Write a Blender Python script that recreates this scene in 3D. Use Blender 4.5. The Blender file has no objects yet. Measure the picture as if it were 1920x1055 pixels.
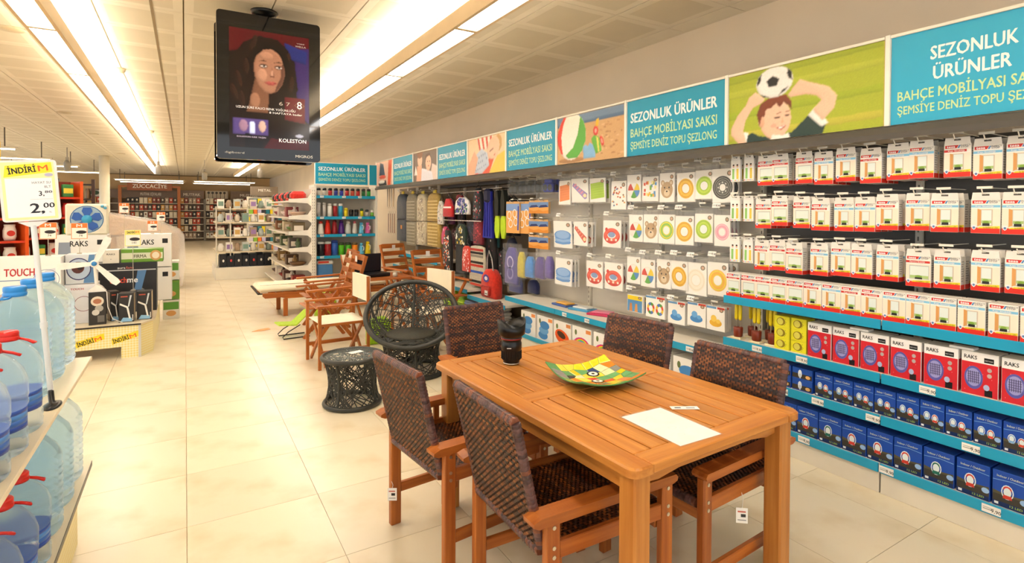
import bpy, math, random
from mathutils import Matrix, Vector
PI = math.pi
random.seed(11)
SC = bpy.context.scene
COL = SC.collection

# ---------------------------------------------------------------- camera, world, exposure
cam_d = bpy.data.cameras.new('camera')
cam = bpy.data.objects.new('camera', cam_d)
COL.objects.link(cam)
YAW, PIT, ROL, EYE = .5419, .0174, .0037, 1.5189
cam.matrix_world = (Matrix.Translation((0, 0, EYE)) @ Matrix.Rotation(-YAW, 4, 'Z')
                    @ Matrix.Rotation(PI / 2 - PIT, 4, 'X') @ Matrix.Rotation(ROL, 4, 'Z'))
cam_d.sensor_fit = 'HORIZONTAL'
cam_d.sensor_width = 36
cam_d.lens = 1019.125 / 1920 * 36
cam_d.shift_y = -(527.5 - 411.97) / 1920
cam_d.clip_start = .05
cam_d.clip_end = 200
SC.camera = cam
W = bpy.data.worlds.new('world')
SC.world = W
W.use_nodes = True
W.node_tree.nodes['Background'].inputs[0].default_value = (.97, .985, 1.0, 1)
W.node_tree.nodes['Background'].inputs[1].default_value = 1.4
SC.view_settings.view_transform = 'Standard'
SC.view_settings.look = 'None'
SC.view_settings.gamma = 1
SC.view_settings.use_curve_mapping = False
SC.view_settings.exposure = 0.27
LAMP_DOWN, LAMP_UP = 14.0, 21.0      # radiance of the tube diffusers below and of the open tops

# ---------------------------------------------------------------- colours and materials
def lin(h):
    if isinstance(h, tuple): return h if len(h) == 4 else h + (1,)
    r = []
    for i in (0, 2, 4):
        c = int(h[i:i + 2], 16) / 255
        r.append(c / 12.92 if c <= .04045 else ((c + .055) / 1.055) ** 2.4)
    return (r[0], r[1], r[2], 1)

def mat(name, col=None, rough=.5, metal=0., var=0., vscale=(8, 8, 8), bump=0., bscale=60, spec=.5,
        trans=0., ior=1.45, emit=0., alpha=1., coat=0., detail=3, sheen=0., col2=None, lo=.35, hi=.65, rnd=0.):
    m = bpy.data.materials.new(name)
    m.use_nodes = True
    nt = m.node_tree
    p = nt.nodes['Principled BSDF']
    L = nt.links.new
    def I(k, v): p.inputs[k].default_value = v
    I('Roughness', rough); I('Metallic', metal); I('Specular IOR Level', spec); I('IOR', ior)
    I('Transmission Weight', trans); I('Alpha', alpha); I('Coat Weight', coat); I('Sheen Weight', sheen)
    if col is None:
        a = nt.nodes.new('ShaderNodeAttribute'); a.attribute_name = 'Col'
        out = a.outputs['Color']
    else:
        a = nt.nodes.new('ShaderNodeRGB'); a.outputs[0].default_value = lin(col)
        out = a.outputs[0]
    tc = None
    if var or bump or col2:
        tc = nt.nodes.new('ShaderNodeTexCoord')
        mp = nt.nodes.new('ShaderNodeMapping')
        L(tc.outputs['Object'], mp.inputs[0])
        mp.inputs['Scale'].default_value = vscale
    if var or col2:
        n = nt.nodes.new('ShaderNodeTexNoise'); n.inputs['Scale'].default_value = 1; n.inputs['Detail'].default_value = detail
        L(mp.outputs[0], n.inputs['Vector'])
        r = nt.nodes.new('ShaderNodeMapRange')
        r.inputs[1].default_value = lo; r.inputs[2].default_value = hi
        L(n.outputs['Fac'], r.inputs[0])
        mx = nt.nodes.new('ShaderNodeMix'); mx.data_type = 'RGBA'
        if col2:
            L(r.outputs[0], mx.inputs[0]); L(out, mx.inputs[6]); mx.inputs[7].default_value = lin(col2)
        else:
            mx.blend_type = 'MULTIPLY'; mx.inputs[0].default_value = 1
            r.inputs[3].default_value = 1 - var; r.inputs[4].default_value = 1 + var * .3
            L(out, mx.inputs[6]); L(r.outputs[0], mx.inputs[7])
        out = mx.outputs[2]
    if rnd:
        oi = nt.nodes.new('ShaderNodeObjectInfo'); rr = nt.nodes.new('ShaderNodeMapRange'); rr.inputs[3].default_value = 1 - rnd; rr.inputs[4].default_value = 1 + rnd * .5
        L(oi.outputs['Random'], rr.inputs[0]); m2 = nt.nodes.new('ShaderNodeMix'); m2.data_type = 'RGBA'; m2.blend_type = 'MULTIPLY'; m2.inputs[0].default_value = 1
        L(out, m2.inputs[6]); L(rr.outputs[0], m2.inputs[7]); out = m2.outputs[2]
    L(out, p.inputs['Base Color'])
    if bump:
        n2 = nt.nodes.new('ShaderNodeTexNoise'); n2.inputs['Scale'].default_value = bscale; n2.inputs['Detail'].default_value = 2
        L(tc.outputs['Object'], n2.inputs['Vector'])
        b = nt.nodes.new('ShaderNodeBump'); b.inputs['Strength'].default_value = bump; b.inputs['Distance'].default_value = .004
        L(n2.outputs['Fac'], b.inputs['Height']); L(b.outputs[0], p.inputs['Normal'])
    if emit:
        L(out, p.inputs['Emission Color']); I('Emission Strength', emit)
    return m

def film_mat(name, tint, clear=.82, rough=.12, bump=.6):
    m = bpy.data.materials.new(name); m.use_nodes = True
    nt = m.node_tree; nt.nodes.clear()
    o = nt.nodes.new('ShaderNodeOutputMaterial'); mx = nt.nodes.new('ShaderNodeMixShader')
    t = nt.nodes.new('ShaderNodeBsdfTransparent'); g = nt.nodes.new('ShaderNodeBsdfPrincipled')
    g.inputs['Base Color'].default_value = lin(tint); g.inputs['Roughness'].default_value = rough
    n = nt.nodes.new('ShaderNodeTexNoise'); n.inputs['Scale'].default_value = 35
    b = nt.nodes.new('ShaderNodeBump'); b.inputs['Strength'].default_value = bump; b.inputs['Distance'].default_value = .01
    tc = nt.nodes.new('ShaderNodeTexCoord')
    nt.links.new(tc.outputs['Object'], n.inputs['Vector'])
    nt.links.new(n.outputs['Fac'], b.inputs['Height']); nt.links.new(b.outputs[0], g.inputs['Normal'])
    mx.inputs[0].default_value = 1 - clear
    nt.links.new(t.outputs[0], mx.inputs[1]); nt.links.new(g.outputs[0], mx.inputs[2]); nt.links.new(mx.outputs[0], o.inputs[0])
    return m

M = {}
M['card'] = mat('printed_card', rough=.38, var=.06, vscale=(9, 9, 9))
M['print'] = mat('flat_print', rough=.42)
M['plastic'] = mat('moulded_plastic', rough=.3, var=.05, vscale=(20, 20, 20))
M['fabric'] = mat('woven_fabric', rough=.9, var=.18, vscale=(30, 30, 30), bump=.5, bscale=400, sheen=.2)
M['paint'] = mat('powder_coat', rough=.35, var=.04, vscale=(5, 5, 5))
M['metal'] = mat('bare_metal', rough=.28, metal=1, var=.08, vscale=(15, 15, 15))
M['rubber'] = mat('matt_rubber', rough=.7, var=.1, vscale=(15, 15, 15))
M['white'] = mat('white_shelf_paint', 'ECE7DA', .35, var=.04, vscale=(4, 4, 4))
M['blue'] = mat('turquoise_price_rail', '1F9CC4', .3, var=.03, vscale=(6, 6, 6))
M['chrome'] = mat('chrome_wire', 'D8D8D6', .2, 1)
M['film'] = film_mat('clear_bag_film', 'F4F4F0', .92)
M['wrap'] = film_mat('stretch_wrap', 'F8F6F0', .62, .1, 1.0)
M['glass'] = film_mat('table_glass', 'E4F0EA', .9, .03, 0)
def bottle_mat(name, tint, ior=1.18):
    m = mat(name, tint, .04, trans=1, ior=ior)
    nt = m.node_tree; o = nt.nodes['Material Output']; p = nt.nodes['Principled BSDF']
    t = nt.nodes.new('ShaderNodeBsdfTransparent'); mx = nt.nodes.new('ShaderNodeMixShader'); mx.inputs[0].default_value = .42
    d = nt.nodes.new('ShaderNodeBsdfTranslucent'); d.inputs[0].default_value = lin('D6ECFA'); m2 = nt.nodes.new('ShaderNodeMixShader'); m2.inputs[0].default_value = .16
    t.inputs[0].default_value = lin(tint)
    nt.links.new(p.outputs[0], mx.inputs[1]); nt.links.new(t.outputs[0], mx.inputs[2]); nt.links.new(mx.outputs[0], m2.inputs[1]); nt.links.new(d.outputs[0], m2.inputs[2]); nt.links.new(m2.outputs[0], o.inputs[0])
    return m
M['clear'] = bottle_mat('clear_bottle', 'F2F8FB', 1.07)
M['clearblue'] = bottle_mat('blue_tint_bottle', 'E0F0FA')
WOODC = ('9A4A1B', 'C5742F')
for ax, sc in (('x', (2, 40, 40)), ('y', (40, 2, 40)), ('z', (40, 40, 2))):
    M['teak' + ax] = mat('oiled_hardwood_' + ax, 'B26C2A', .34, var=0, vscale=sc, col2='D08E44', bump=.1, bscale=90, detail=5, lo=.3, hi=.7, rnd=.16)
    M['dark' + ax] = mat('stained_hardwood_' + ax, '944A1A', .35, var=0, vscale=sc, col2='BC6E2E', bump=.1, bscale=90, detail=5, lo=.3, hi=.7, rnd=.16)
M['wicker'] = mat('brown_plastic_wicker', rough=.36, var=.3, vscale=(60, 60, 60))
M['cane'] = mat('charcoal_plastic_cane', '30302A', .42, var=.2, vscale=(40, 40, 40))

def tv_glass():
    return mat('glossy_black_glass', '050506', .06, coat=.5)
M['tvblack'] = tv_glass()
M['screen'] = mat('backlit_screen', rough=.12, emit=.7)
M['lampdown'] = mat('lamp_diffuser', 'FFFCF8', .4, emit=LAMP_DOWN)
M['lampup'] = mat('lamp_open_top', 'FFF3DE', .4, emit=LAMP_UP)
M['tubeglow'] = mat('slim_tube_glow', 'FFF3DE', .4, emit=8)
M['spotglow'] = mat('spot_bulb', 'FFF4DC', .4, emit=25)

# ---------------------------------------------------------------- mesh builder
_txt = {}
def text_geo(s, bold):
    k = (s, bold)
    if k not in _txt:
        c = bpy.data.curves.new('t', 'FONT'); c.body = s; c.size = 1; c.offset = bold; c.resolution_u = 2
        c.align_x = 'CENTER'; c.fill_mode = 'FRONT'
        o = bpy.data.objects.new('t', c)
        me = bpy.data.meshes.new_from_object(o)
        vs = [(v.co.x, v.co.y) for v in me.vertices]; fs = [tuple(p.vertices) for p in me.polygons]
        bpy.data.objects.remove(o); bpy.data.curves.remove(c); bpy.data.meshes.remove(me)
        x0 = min(v[0] for v in vs); x1 = max(v[0] for v in vs)
        _txt[k] = (vs, fs, x0, x1)
    return _txt[k]

import numpy as np
class Ras:
    """soft-edged painting of flat shapes on a fine vertex-coloured grid, for printed photographs"""
    def __init__(s, x0, x1, z0, z1, nx, nz, bg, seed=1):
        s.x0, s.x1, s.z0, s.z1, s.nx, s.nz = x0, x1, z0, z1, nx, nz
        s.X, s.Z = np.meshgrid(np.linspace(x0, x1, nx + 1), np.linspace(z0, z1, nz + 1))
        s.im = np.zeros(s.X.shape + (3,)); s.im[:] = lin(bg)[:3]
        s.L = []; s.rng = np.random.default_rng(seed)
    @staticmethod
    def blur(a, k):
        for _ in range(k):
            b = np.pad(a, 1, mode='edge')
            a = (b[:-2, 1:-1] + b[2:, 1:-1] + b[1:-1, :-2] + b[1:-1, 2:] + 2 * b[1:-1, 1:-1]) / 6
        return a
    def pr(s, pts, col, lay=1, y=0.):
        s.L.append((lay, len(s.L), pts, col))
    rect = lambda s, a, b, c, d, col, lay=1, y=0.: s.pr([(a, c), (b, c), (b, d), (a, d)], col, lay)
    def ell(s, x, z, rx, rz, col, lay=1, n=16, y=0., rot=0):
        c, d = math.cos(rot), math.sin(rot)
        s.pr([(x + rx * math.cos(i * PI / 14) * c - rz * math.sin(i * PI / 14) * d, z + rx * math.cos(i * PI / 14) * d + rz * math.sin(i * PI / 14) * c) for i in range(28)], col, lay)
    def ring(s, x, z, r1, r0, col, lay=1, n=20, sz=1., **k):
        P = [(x + r1 * math.cos(i * PI / 14), z + sz * r1 * math.sin(i * PI / 14)) for i in range(29)] + [(x + r0 * math.cos(i * PI / 14), z + sz * r0 * math.sin(i * PI / 14)) for i in range(28, -1, -1)]
        s.pr(P, col, lay)
    def render(s, mb, lay=2, shade=.3, soft=1, grain=.03):
        for l, _, pts, col in sorted(s.L, key=lambda q: q[:2]):
            m = np.zeros(s.X.shape, bool); n = len(pts)
            for i in range(n):
                (xa, za), (xb, zb) = pts[i], pts[(i + 1) % n]
                if za == zb: continue
                m ^= ((za > s.Z) != (zb > s.Z)) & (s.X < (xb - xa) * (s.Z - za) / (zb - za) + xa)
            a = s.blur(m.astype(float), soft); w = s.blur(a, 9)
            area = max(m.sum(), 1); sh = shade if area > 60 else 0
            c = np.array(lin(col)[:3])
            # rounded look of a photographed subject: brighter towards upper right of each shape
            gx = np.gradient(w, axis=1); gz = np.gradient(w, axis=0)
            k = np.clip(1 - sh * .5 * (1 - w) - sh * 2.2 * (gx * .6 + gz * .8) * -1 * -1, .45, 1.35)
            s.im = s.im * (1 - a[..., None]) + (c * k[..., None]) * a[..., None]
        s.im *= 1 + grain * s.rng.standard_normal(s.X.shape)[..., None]
        s.im = np.clip(s.im, 0, 1)
        yy = -lay * .0004; nx = s.nx
        base = len(mb.v); A = mb.M
        mb.v += [tuple(A @ Vector((x, yy, z))) for x, z in zip(s.X.ravel().tolist(), s.Z.ravel().tolist())]
        mb.vc = getattr(mb, 'vc', {})
        cols = s.im.reshape(-1, 3).tolist()
        for i, c in enumerate(cols): mb.vc[base + i] = (c[0], c[1], c[2], 1)
        for j in range(s.nz):
            for i in range(nx):
                a = base + j * (nx + 1) + i
                mb.f.append((a, a + 1, a + nx + 2, a + nx + 1)); mb.c.append(None); mb.sm.append(False); mb.mi.append(mb.cur)

class MB:
    def __init__(s, col='FFFFFF'):
        s.v = []; s.f = []; s.c = []; s.sm = []; s.mi = []
        s.M = Matrix(); s.col = lin(col); s.cur = 0
    def add(s, vs, fs, col=None, smooth=False):
        n = len(s.v); A = s.M
        s.v += [tuple(A @ Vector(v)) for v in vs]
        c = s.col if col is None else lin(col)
        for f in fs:
            s.f.append(tuple(i + n for i in f)); s.c.append(c); s.sm.append(smooth); s.mi.append(s.cur)
        return s
    def box(s, x0, x1, y0, y1, z0, z1, col=None, bev=0):
        if not bev:
            vs = [(x, y, z) for x in (x0, x1) for y in (y0, y1) for z in (z0, z1)]
            fs = [(0, 1, 3, 2), (4, 6, 7, 5), (0, 4, 5, 1), (2, 3, 7, 6), (0, 2, 6, 4), (1, 5, 7, 3)]
            return s.add(vs, fs, col)
        b = bev; vs = []; ix = {}
        for a, x in enumerate((x0, x1)):
            for d, y in enumerate((y0, y1)):
                for e, z in enumerate((z0, z1)):
                    sx, sy, sz = (b, -b)[a], (b, -b)[d], (b, -b)[e]
                    ix[a, d, e, 0] = len(vs); vs.append((x, y + sy, z + sz))
                    ix[a, d, e, 1] = len(vs); vs.append((x + sx, y, z + sz))
                    ix[a, d, e, 2] = len(vs); vs.append((x + sx, y + sy, z))
        fs = []
        for a in (0, 1):
            q = [ix[a, 0, 0, 0], ix[a, 0, 1, 0], ix[a, 1, 1, 0], ix[a, 1, 0, 0]]; fs.append(q if a == 0 else q[::-1])
            q = [ix[0, a, 0, 1], ix[1, a, 0, 1], ix[1, a, 1, 1], ix[0, a, 1, 1]]; fs.append(q if a == 0 else q[::-1])
            q = [ix[0, 0, a, 2], ix[0, 1, a, 2], ix[1, 1, a, 2], ix[1, 0, a, 2]]; fs.append(q if a == 0 else q[::-1])
        for a in (0, 1):
            for d in (0, 1):
                fl = a ^ d
                q = [ix[a, d, 0, 0], ix[a, d, 0, 1], ix[a, d, 1, 1], ix[a, d, 1, 0]]; fs.append(q if not fl else q[::-1])
                q = [ix[a, 0, d, 0], ix[a, 1, d, 0], ix[a, 1, d, 2], ix[a, 0, d, 2]]; fs.append(q if not fl else q[::-1])
                q = [ix[0, a, d, 1], ix[0, a, d, 2], ix[1, a, d, 2], ix[1, a, d, 1]]; fs.append(q if not fl else q[::-1])
                for e in (0, 1):
                    q = [ix[a, d, e, 0], ix[a, d, e, 2], ix[a, d, e, 1]]; fs.append(q if not (a ^ d ^ e) else q[::-1])
        return s.add(vs, fs, col)
    def cyl(s, p0, p1, r0, r1=None, n=10, col=None, cap=True, smooth=True):
        r1 = r0 if r1 is None else r1
        p0 = Vector(p0); p1 = Vector(p1); d = (p1 - p0).normalized()
        u = d.orthogonal().normalized(); w = d.cross(u)
        vs = []
        for p, r in ((p0, r0), (p1, r1)):
            for i in range(n):
                a = 2 * PI * i / n; vs.append(p + (u * math.cos(a) + w * math.sin(a)) * r)
        fs = [(i, (i + 1) % n, n + (i + 1) % n, n + i) for i in range(n)]
        s.add(vs, fs, col, smooth)
        if cap: s.add(vs, [tuple(range(n))[::-1], tuple(range(n, 2 * n))], col)
        return s
    def tube(s, path, r, n=6, closed=False, col=None, flat=1.0):
        P = [Vector(p) for p in path]; m = len(P); vs = []; up = None
        for i, p in enumerate(P):
            if closed: d = P[(i + 1) % m] - P[i - 1]
            else: d = P[min(i + 1, m - 1)] - P[max(i - 1, 0)]
            d.normalize()
            u = d.orthogonal() if up is None else up - d * up.dot(d)
            if u.length < 1e-6: u = d.orthogonal()
            u.normalize(); up = u; w = d.cross(u)
            rr = r[i] if isinstance(r, (list, tuple)) else r
            for k in range(n):
                a = 2 * PI * k / n; vs.append(p + u * math.cos(a) * rr + w * math.sin(a) * rr * flat)
        fs = []
        for i in range(m if closed else m - 1):
            j = (i + 1) % m
            for k in range(n):
                l = (k + 1) % n; fs.append((i * n + k, i * n + l, j * n + l, j * n + k))
        s.add(vs, fs, col, True)
        if not closed: s.add(vs, [tuple(range(n))[::-1], tuple(range((m - 1) * n, m * n))], col)
        return s
    def lathe(s, prof, n=20, c=(0, 0, 0), col=None, cols=None, smooth=True, sx=1, sy=1):
        vs = []; fs = []
        for r, z in prof:
            for k in range(n):
                a = 2 * PI * k / n; vs.append((c[0] + r * math.cos(a) * sx, c[1] + r * math.sin(a) * sy, c[2] + z))
        for i in range(len(prof) - 1):
            ff = [(i * n + k, i * n + (k + 1) % n, (i + 1) * n + (k + 1) % n, (i + 1) * n + k) for k in range(n)]
            if cols: s.add(vs, [], None); fs.append((ff, cols[i]))
            else: fs.append((ff, col))
        base = len(s.v)
        s.add(vs, [], None)
        for ff, cc in fs:
            cc = s.col if cc is None else lin(cc)
            for f in ff:
                s.f.append(tuple(i + base for i in f)); s.c.append(cc); s.sm.append(smooth); s.mi.append(s.cur)
        m = len(prof)
        for ring, flip in ((0, True), (m - 1, False)):
            if prof[ring][0] > 1e-4:
                q = tuple(base + ring * n + k for k in range(n)); s.f.append(q[::-1] if flip else q)
                cc = (cols[0] if flip else cols[-1]) if cols else col
                s.c.append(s.col if cc is None else lin(cc)); s.sm.append(False); s.mi.append(s.cur)
        return s
    def prism(s, pts, y0, y1, col=None, smooth=False):
        """outline in x,z, extruded along y"""
        n = len(pts)
        ar = sum(pts[i][0] * pts[(i + 1) % n][1] - pts[(i + 1) % n][0] * pts[i][1] for i in range(n))
        if ar < 0: pts = pts[::-1]
        vs = [(x, y0, z) for x, z in pts] + [(x, y1, z) for x, z in pts]
        fs = [tuple(range(n)), tuple(range(n, 2 * n))[::-1]]
        s.add(vs, fs, col)
        return s.add(vs, [((i + 1) % n, i, n + i, n + (i + 1) % n) for i in range(n)], col, smooth)
    def pr(s, pts, col, lay=1, y=0.):
        """flat printed shape, facing -y"""
        n = len(pts)
        ar = sum(pts[i][0] * pts[(i + 1) % n][1] - pts[(i + 1) % n][0] * pts[i][1] for i in range(n))
        if ar < 0: pts = pts[::-1]
        return s.add([(x, y - lay * .0004, z) for x, z in pts], [tuple(range(n))], col)
    def rect(s, x0, x1, z0, z1, col, lay=1, y=0.):
        return s.pr([(x0, z0), (x1, z0), (x1, z1), (x0, z1)], col, lay, y)
    def ell(s, x, z, rx, rz, col, lay=1, n=16, y=0., rot=0):
        c, d = math.cos(rot), math.sin(rot); P = []
        for i in range(n):
            a = 2 * PI * i / n; p, q = rx * math.cos(a), rz * math.sin(a); P.append((x + p * c - q * d, z + p * d + q * c))
        return s.pr(P, col, lay, y)
    def ring(s, x, z, r1, r0, col, lay=1, n=20, sz=1., y=0., a0=0., a1=2 * PI):
        vs = []; fs = []
        full = a1 - a0 > 6.28
        m = n if full else n + 1
        for i in range(m):
            a = a0 + (a1 - a0) * i / n
            for r in (r1, r0): vs.append((x + r * math.cos(a), y - lay * .0004, z + r * math.sin(a) * sz))
        for i in range(n):
            j = (i + 1) % m; fs.append((2 * i, 2 * j, 2 * j + 1, 2 * i + 1))
        return s.add(vs, fs, col)
    def text(s, t, x, z, h, col, width=None, lay=3, bold=.012, y=0., rot=0., align='C'):
        vs, fs, x0, x1 = text_geo(t, 0)
        k = h / .73; kx = k if width is None else width / (x1 - x0)
        mid = (x0 + x1) / 2 if align == 'C' else (x0 if align == 'L' else x1)
        c, d = math.cos(rot), math.sin(rot)
        for e, (sx, sz) in enumerate(((0, 0),) if bold < .005 else ((-bold, -bold * .5), (bold, bold * .5), (-bold * .2, bold * .5))):
            P = []
            for a, b in vs:
                p, q = (a - mid + sx) * kx, (b + sz) * k
                P.append((x + p * c - q * d, y - (lay + e * .5) * .0004, z + p * d + q * c))
            s.add(P, fs, col)
        return s
    def build(s, name, material, parent=None, loc=None, rot=None, auto=None):
        me = bpy.data.meshes.new(name)
        me.from_pydata(s.v, [], s.f)
        ms = material if isinstance(material, (list, tuple)) else [material]
        for m in ms: me.materials.append(M[m] if isinstance(m, str) else m)
        me.polygons.foreach_set('use_smooth', s.sm)
        if len(ms) > 1: me.polygons.foreach_set('material_index', s.mi)
        at = me.color_attributes.new('Col', 'FLOAT_COLOR', 'CORNER')
        buf = []
        vc = getattr(s, 'vc', None)
        for p, c in zip(s.f, s.c):
            if c is None:
                for i in p: buf += vc[i]
            else: buf += list(c) * len(p)
        at.data.foreach_set('color', buf)
        me.update()
        return link(name, me, parent, loc, rot)

def link(name, me, parent=None, loc=None, rot=None):
    o = bpy.data.objects.new(name, me)
    COL.objects.link(o)
    if parent: o.parent = parent
    if loc: o.location = loc
    if rot is not None: o.rotation_euler = rot if isinstance(rot, tuple) else (0, 0, rot)
    return o

def tag(o, label, cat, group=None, kind=None):
    o['label'] = label; o['category'] = cat
    if group: o['group'] = group
    if kind: o['kind'] = kind
    return o
def struct(o, label=None):
    o['kind'] = 'structure'
    if label: o['label'] = label
    return o
def thing(name, label, cat, loc=(0, 0, 0), rz=0., group=None):
    return tag(link(name, None, None, loc, rz), label, cat, group)
_kids = {}
def dup(root, loc=None, rz=None, label=None, group=None, parent=None):
    def cp(o, par):
        c = o.copy(); COL.objects.link(c); c.parent = par
        for ch in o.children: cp(ch, c)
        return c
    r = cp(root, parent)
    if loc is not None: r.location = loc
    if rz is not None: r.rotation_euler = rz if isinstance(rz, tuple) else (0, 0, rz)
    if label: r['label'] = label
    if group: r['group'] = group
    return r
class Stock:
    """first use places the prototype itself, later uses place copies"""
    def __init__(s, root): s.root = root; s.used = False
    def put(s, loc, rz, label, group=None):
        rot = rz if isinstance(rz, tuple) else (0, 0, rz)
        if not s.used:
            s.used = True; r = s.root; r.location = loc; r.rotation_euler = rot; r['label'] = label
            if group: r['group'] = group
            return r
        return dup(s.root, loc, rot, label, group)
ORD = ['first', 'second', 'third', 'fourth', 'fifth', 'sixth', 'seventh', 'eighth', 'ninth', 'tenth', 'eleventh', 'twelfth',
       'thirteenth', 'fourteenth', 'fifteenth', 'sixteenth', 'seventeenth', 'eighteenth', 'nineteenth', 'twentieth']
# ================================================================ room shell
WX, CZ, BY = 3.82, 3.1, 31.0       # right wall, ceiling height, back wall
LX = -9.0
m_marble = mat('cream_marble', 'E6DABF', .28, var=0, vscale=(3, 3, 3), col2='CFB98F', bump=.02, bscale=30, detail=8, lo=.47, hi=.8, rnd=.05)
m_joint = mat('floor_joint', 'C9B58E', .5, var=.1)
m_wall = mat('tan_wall_paint', 'E6D8C4', .7, var=.06, vscale=(1, 1, 1))
m_tile = mat('perforated_metal_ceiling', None, .5, var=.05, vscale=(2, 2, 2), bump=.25, bscale=500)
m_joint2 = mat('ceiling_joint', 'A08C68', .7, var=.1)
mb = MB(); mb.box(LX, WX + .2, -4, BY + .3, -.12, -.006); fl = struct(mb.build('floor', m_joint), 'polished cream marble floor')
tile = MB(); tile.box(.0012, .5988, .0012, .5988, -.006, 0)
first = None; rest = MB()
cells = [(i, j) for i in range(-15, 7) for j in range(-4, 52)]
def vis(i, j):
    x, y = i * .6 + .3, j * .6 + .3
    d = x * math.sin(YAW) + y * math.cos(YAW); l = x * math.cos(YAW) - y * math.sin(YAW)
    return d > .6 and abs(l) < d * 1.0 + .6
near = sorted([c for c in cells if vis(*c)], key=lambda c: (c[0] * .6) ** 2 + (c[1] * .6) ** 2)[:290]
ns = set(near)
for c in cells:
    i, j = c
    if c in ns:
        if first is None: first = tile.build('floor_tile', m_marble, fl, (i * .6, j * .6, 0))
        else: link('floor_tile', first.data, fl, (i * .6, j * .6, 0))
    else:
        x, y = i * .6, j * .6; rest.box(x + .0012, min(x + .5988, WX), y + .0012, y + .5988, -.006, 0)
o = rest.build('floor_tiles_beyond', m_marble, fl); o['kind'] = 'stuff'

mb = MB(); mb.box(LX, WX + .2, -4, BY + .3, CZ + .02, CZ + .14); ce = struct(mb.build('ceiling', m_joint2), 'suspended metal tile ceiling')
tile = MB('EEE5D2')
tile.box(.005, .595, .002, .598, 0, .018)
tile.add([(.07, .07, -.0006), (.07, .53, -.0006), (.53, .53, -.0006), (.53, .07, -.0006)], [(0, 1, 2, 3)], 'E0D6C0')
X0, Y0 = 3.0 - 16 * .6, 3.36 - 10 * .6
cells = [(i, j) for i in range(-4, 18) for j in range(1, 54)]
def visc(i, j):
    x, y = X0 + i * .6 + .3, Y0 + j * .6 + .3
    d = x * math.sin(YAW) + y * math.cos(YAW); l = x * math.cos(YAW) - y * math.sin(YAW)
    return d > 2.2 and abs(l) < d * 1.0 + .3
near = sorted([c for c in cells if visc(*c)], key=lambda c: (X0 + c[0] * .6) ** 2 + (Y0 + c[1] * .6) ** 2)[:290]
ns = set(near); first = None; rest = MB('EEE5D2')
for c in cells:
    i, j = c; x, y = X0 + i * .6, Y0 + j * .6
    if c in ns and i < 17:
        if first is None: first = tile.build('ceiling_tile', m_tile, ce, (x, y, CZ))
        else: link('ceiling_tile', first.data, ce, (x, y, CZ))
    elif i == 17:
        rest.box(x + .005, WX, y + .003, y + .597, CZ, CZ + .018)
    else:
        rest.box(x + .005, x + .595, y + .002, y + .598, CZ, CZ + .018)
        rest.add([(x + .07, y + .07, CZ - .0006), (x + .07, y + .53, CZ - .0006), (x + .53, y + .53, CZ - .0006), (x + .53, y + .07, CZ - .0006)], [(0, 1, 2, 3)], 'E0D6C0')
o = rest.build('ceiling_tiles_beyond', m_tile, ce); o['kind'] = 'stuff'
mb = MB(); mb.box(WX, WX + .15, -4, BY + .3, 0, CZ + .02); struct(mb.build('wall_right', m_wall), 'tan painted side wall above the shelving')
mb = MB(); mb.box(LX, WX, BY, BY + .15, 0, CZ + .02); struct(mb.build('wall_back', mat('halogen_toned_wall_paint', 'DDB884', .7, var=.06, vscale=(1, 1, 1))), 'tan painted back wall of the shop')  # warm halogen light at the back is put into this ochre tone
mb = MB('8F7A55')
mb.box(-.224, -.204, 2, BY, CZ - .003, CZ + .0); struct(mb.build('trim_1', 'paint'), 'dark joint strip running along the ceiling')

# ---------------------------------------------------------------- long suspended luminaires
def luminaire():
    t = thing('suspended_luminaire', '', 'light')
    h = MB('DDC39B')
    h.box(-.1, -.075, 0, 1.53, 0, .11); h.box(.075, .1, 0, 1.53, 0, .11)
    h.box(-.075, .075, 0, .02, 0, .1); h.box(-.075, .075, 1.51, 1.53, 0, .1)
    h.box(-.075, .075, .02, 1.51, .055, .06)
    h.build('housing', 'paint', t)
    d = MB(); d.box(-.062, .062, .035, 1.495, .012, .018)
    d.build('diffuser', 'lampdown', t)
    u = MB(); u.box(-.06, .06, .035, 1.495, .085, .09)
    u.build('uplight_tube', 'lampup', t)
    for y in (.3, 1.23):
        for x in (-.09, .09):
            w = MB('B9A27A'); w.cyl((x, y, .1), (x, y, CZ - 2.78), .002, n=5); w.build('wire_hanger', 'paint', t)
    return Stock(t)
lum = luminaire()
for x, nm in ((1.70, 'right of the hanging screen'), (-.85, 'left of the hanging screen')):
    for k in range(16):
        y = -1.13 + 1.53 * k
        lum.put((x, y, 2.78), 0, 'suspended linear ceiling light %s, %s segment along the row' % (nm, ORD[k]), 'suspended linear lights')
for x in (-4.4, -7.0):  # rows out of view, repeated to the left to light the scene
    for k in range(9):
        lum.put((x, -1.13 + 1.53 * k, 2.78), 0, 'suspended linear ceiling light %s, %s segment along the row' % ({-4.4: 'unseen over the second aisle to the left', -7.0: 'unseen farthest to the left'}[x], ORD[k]), 'unseen linear lights over the left aisles')
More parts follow.
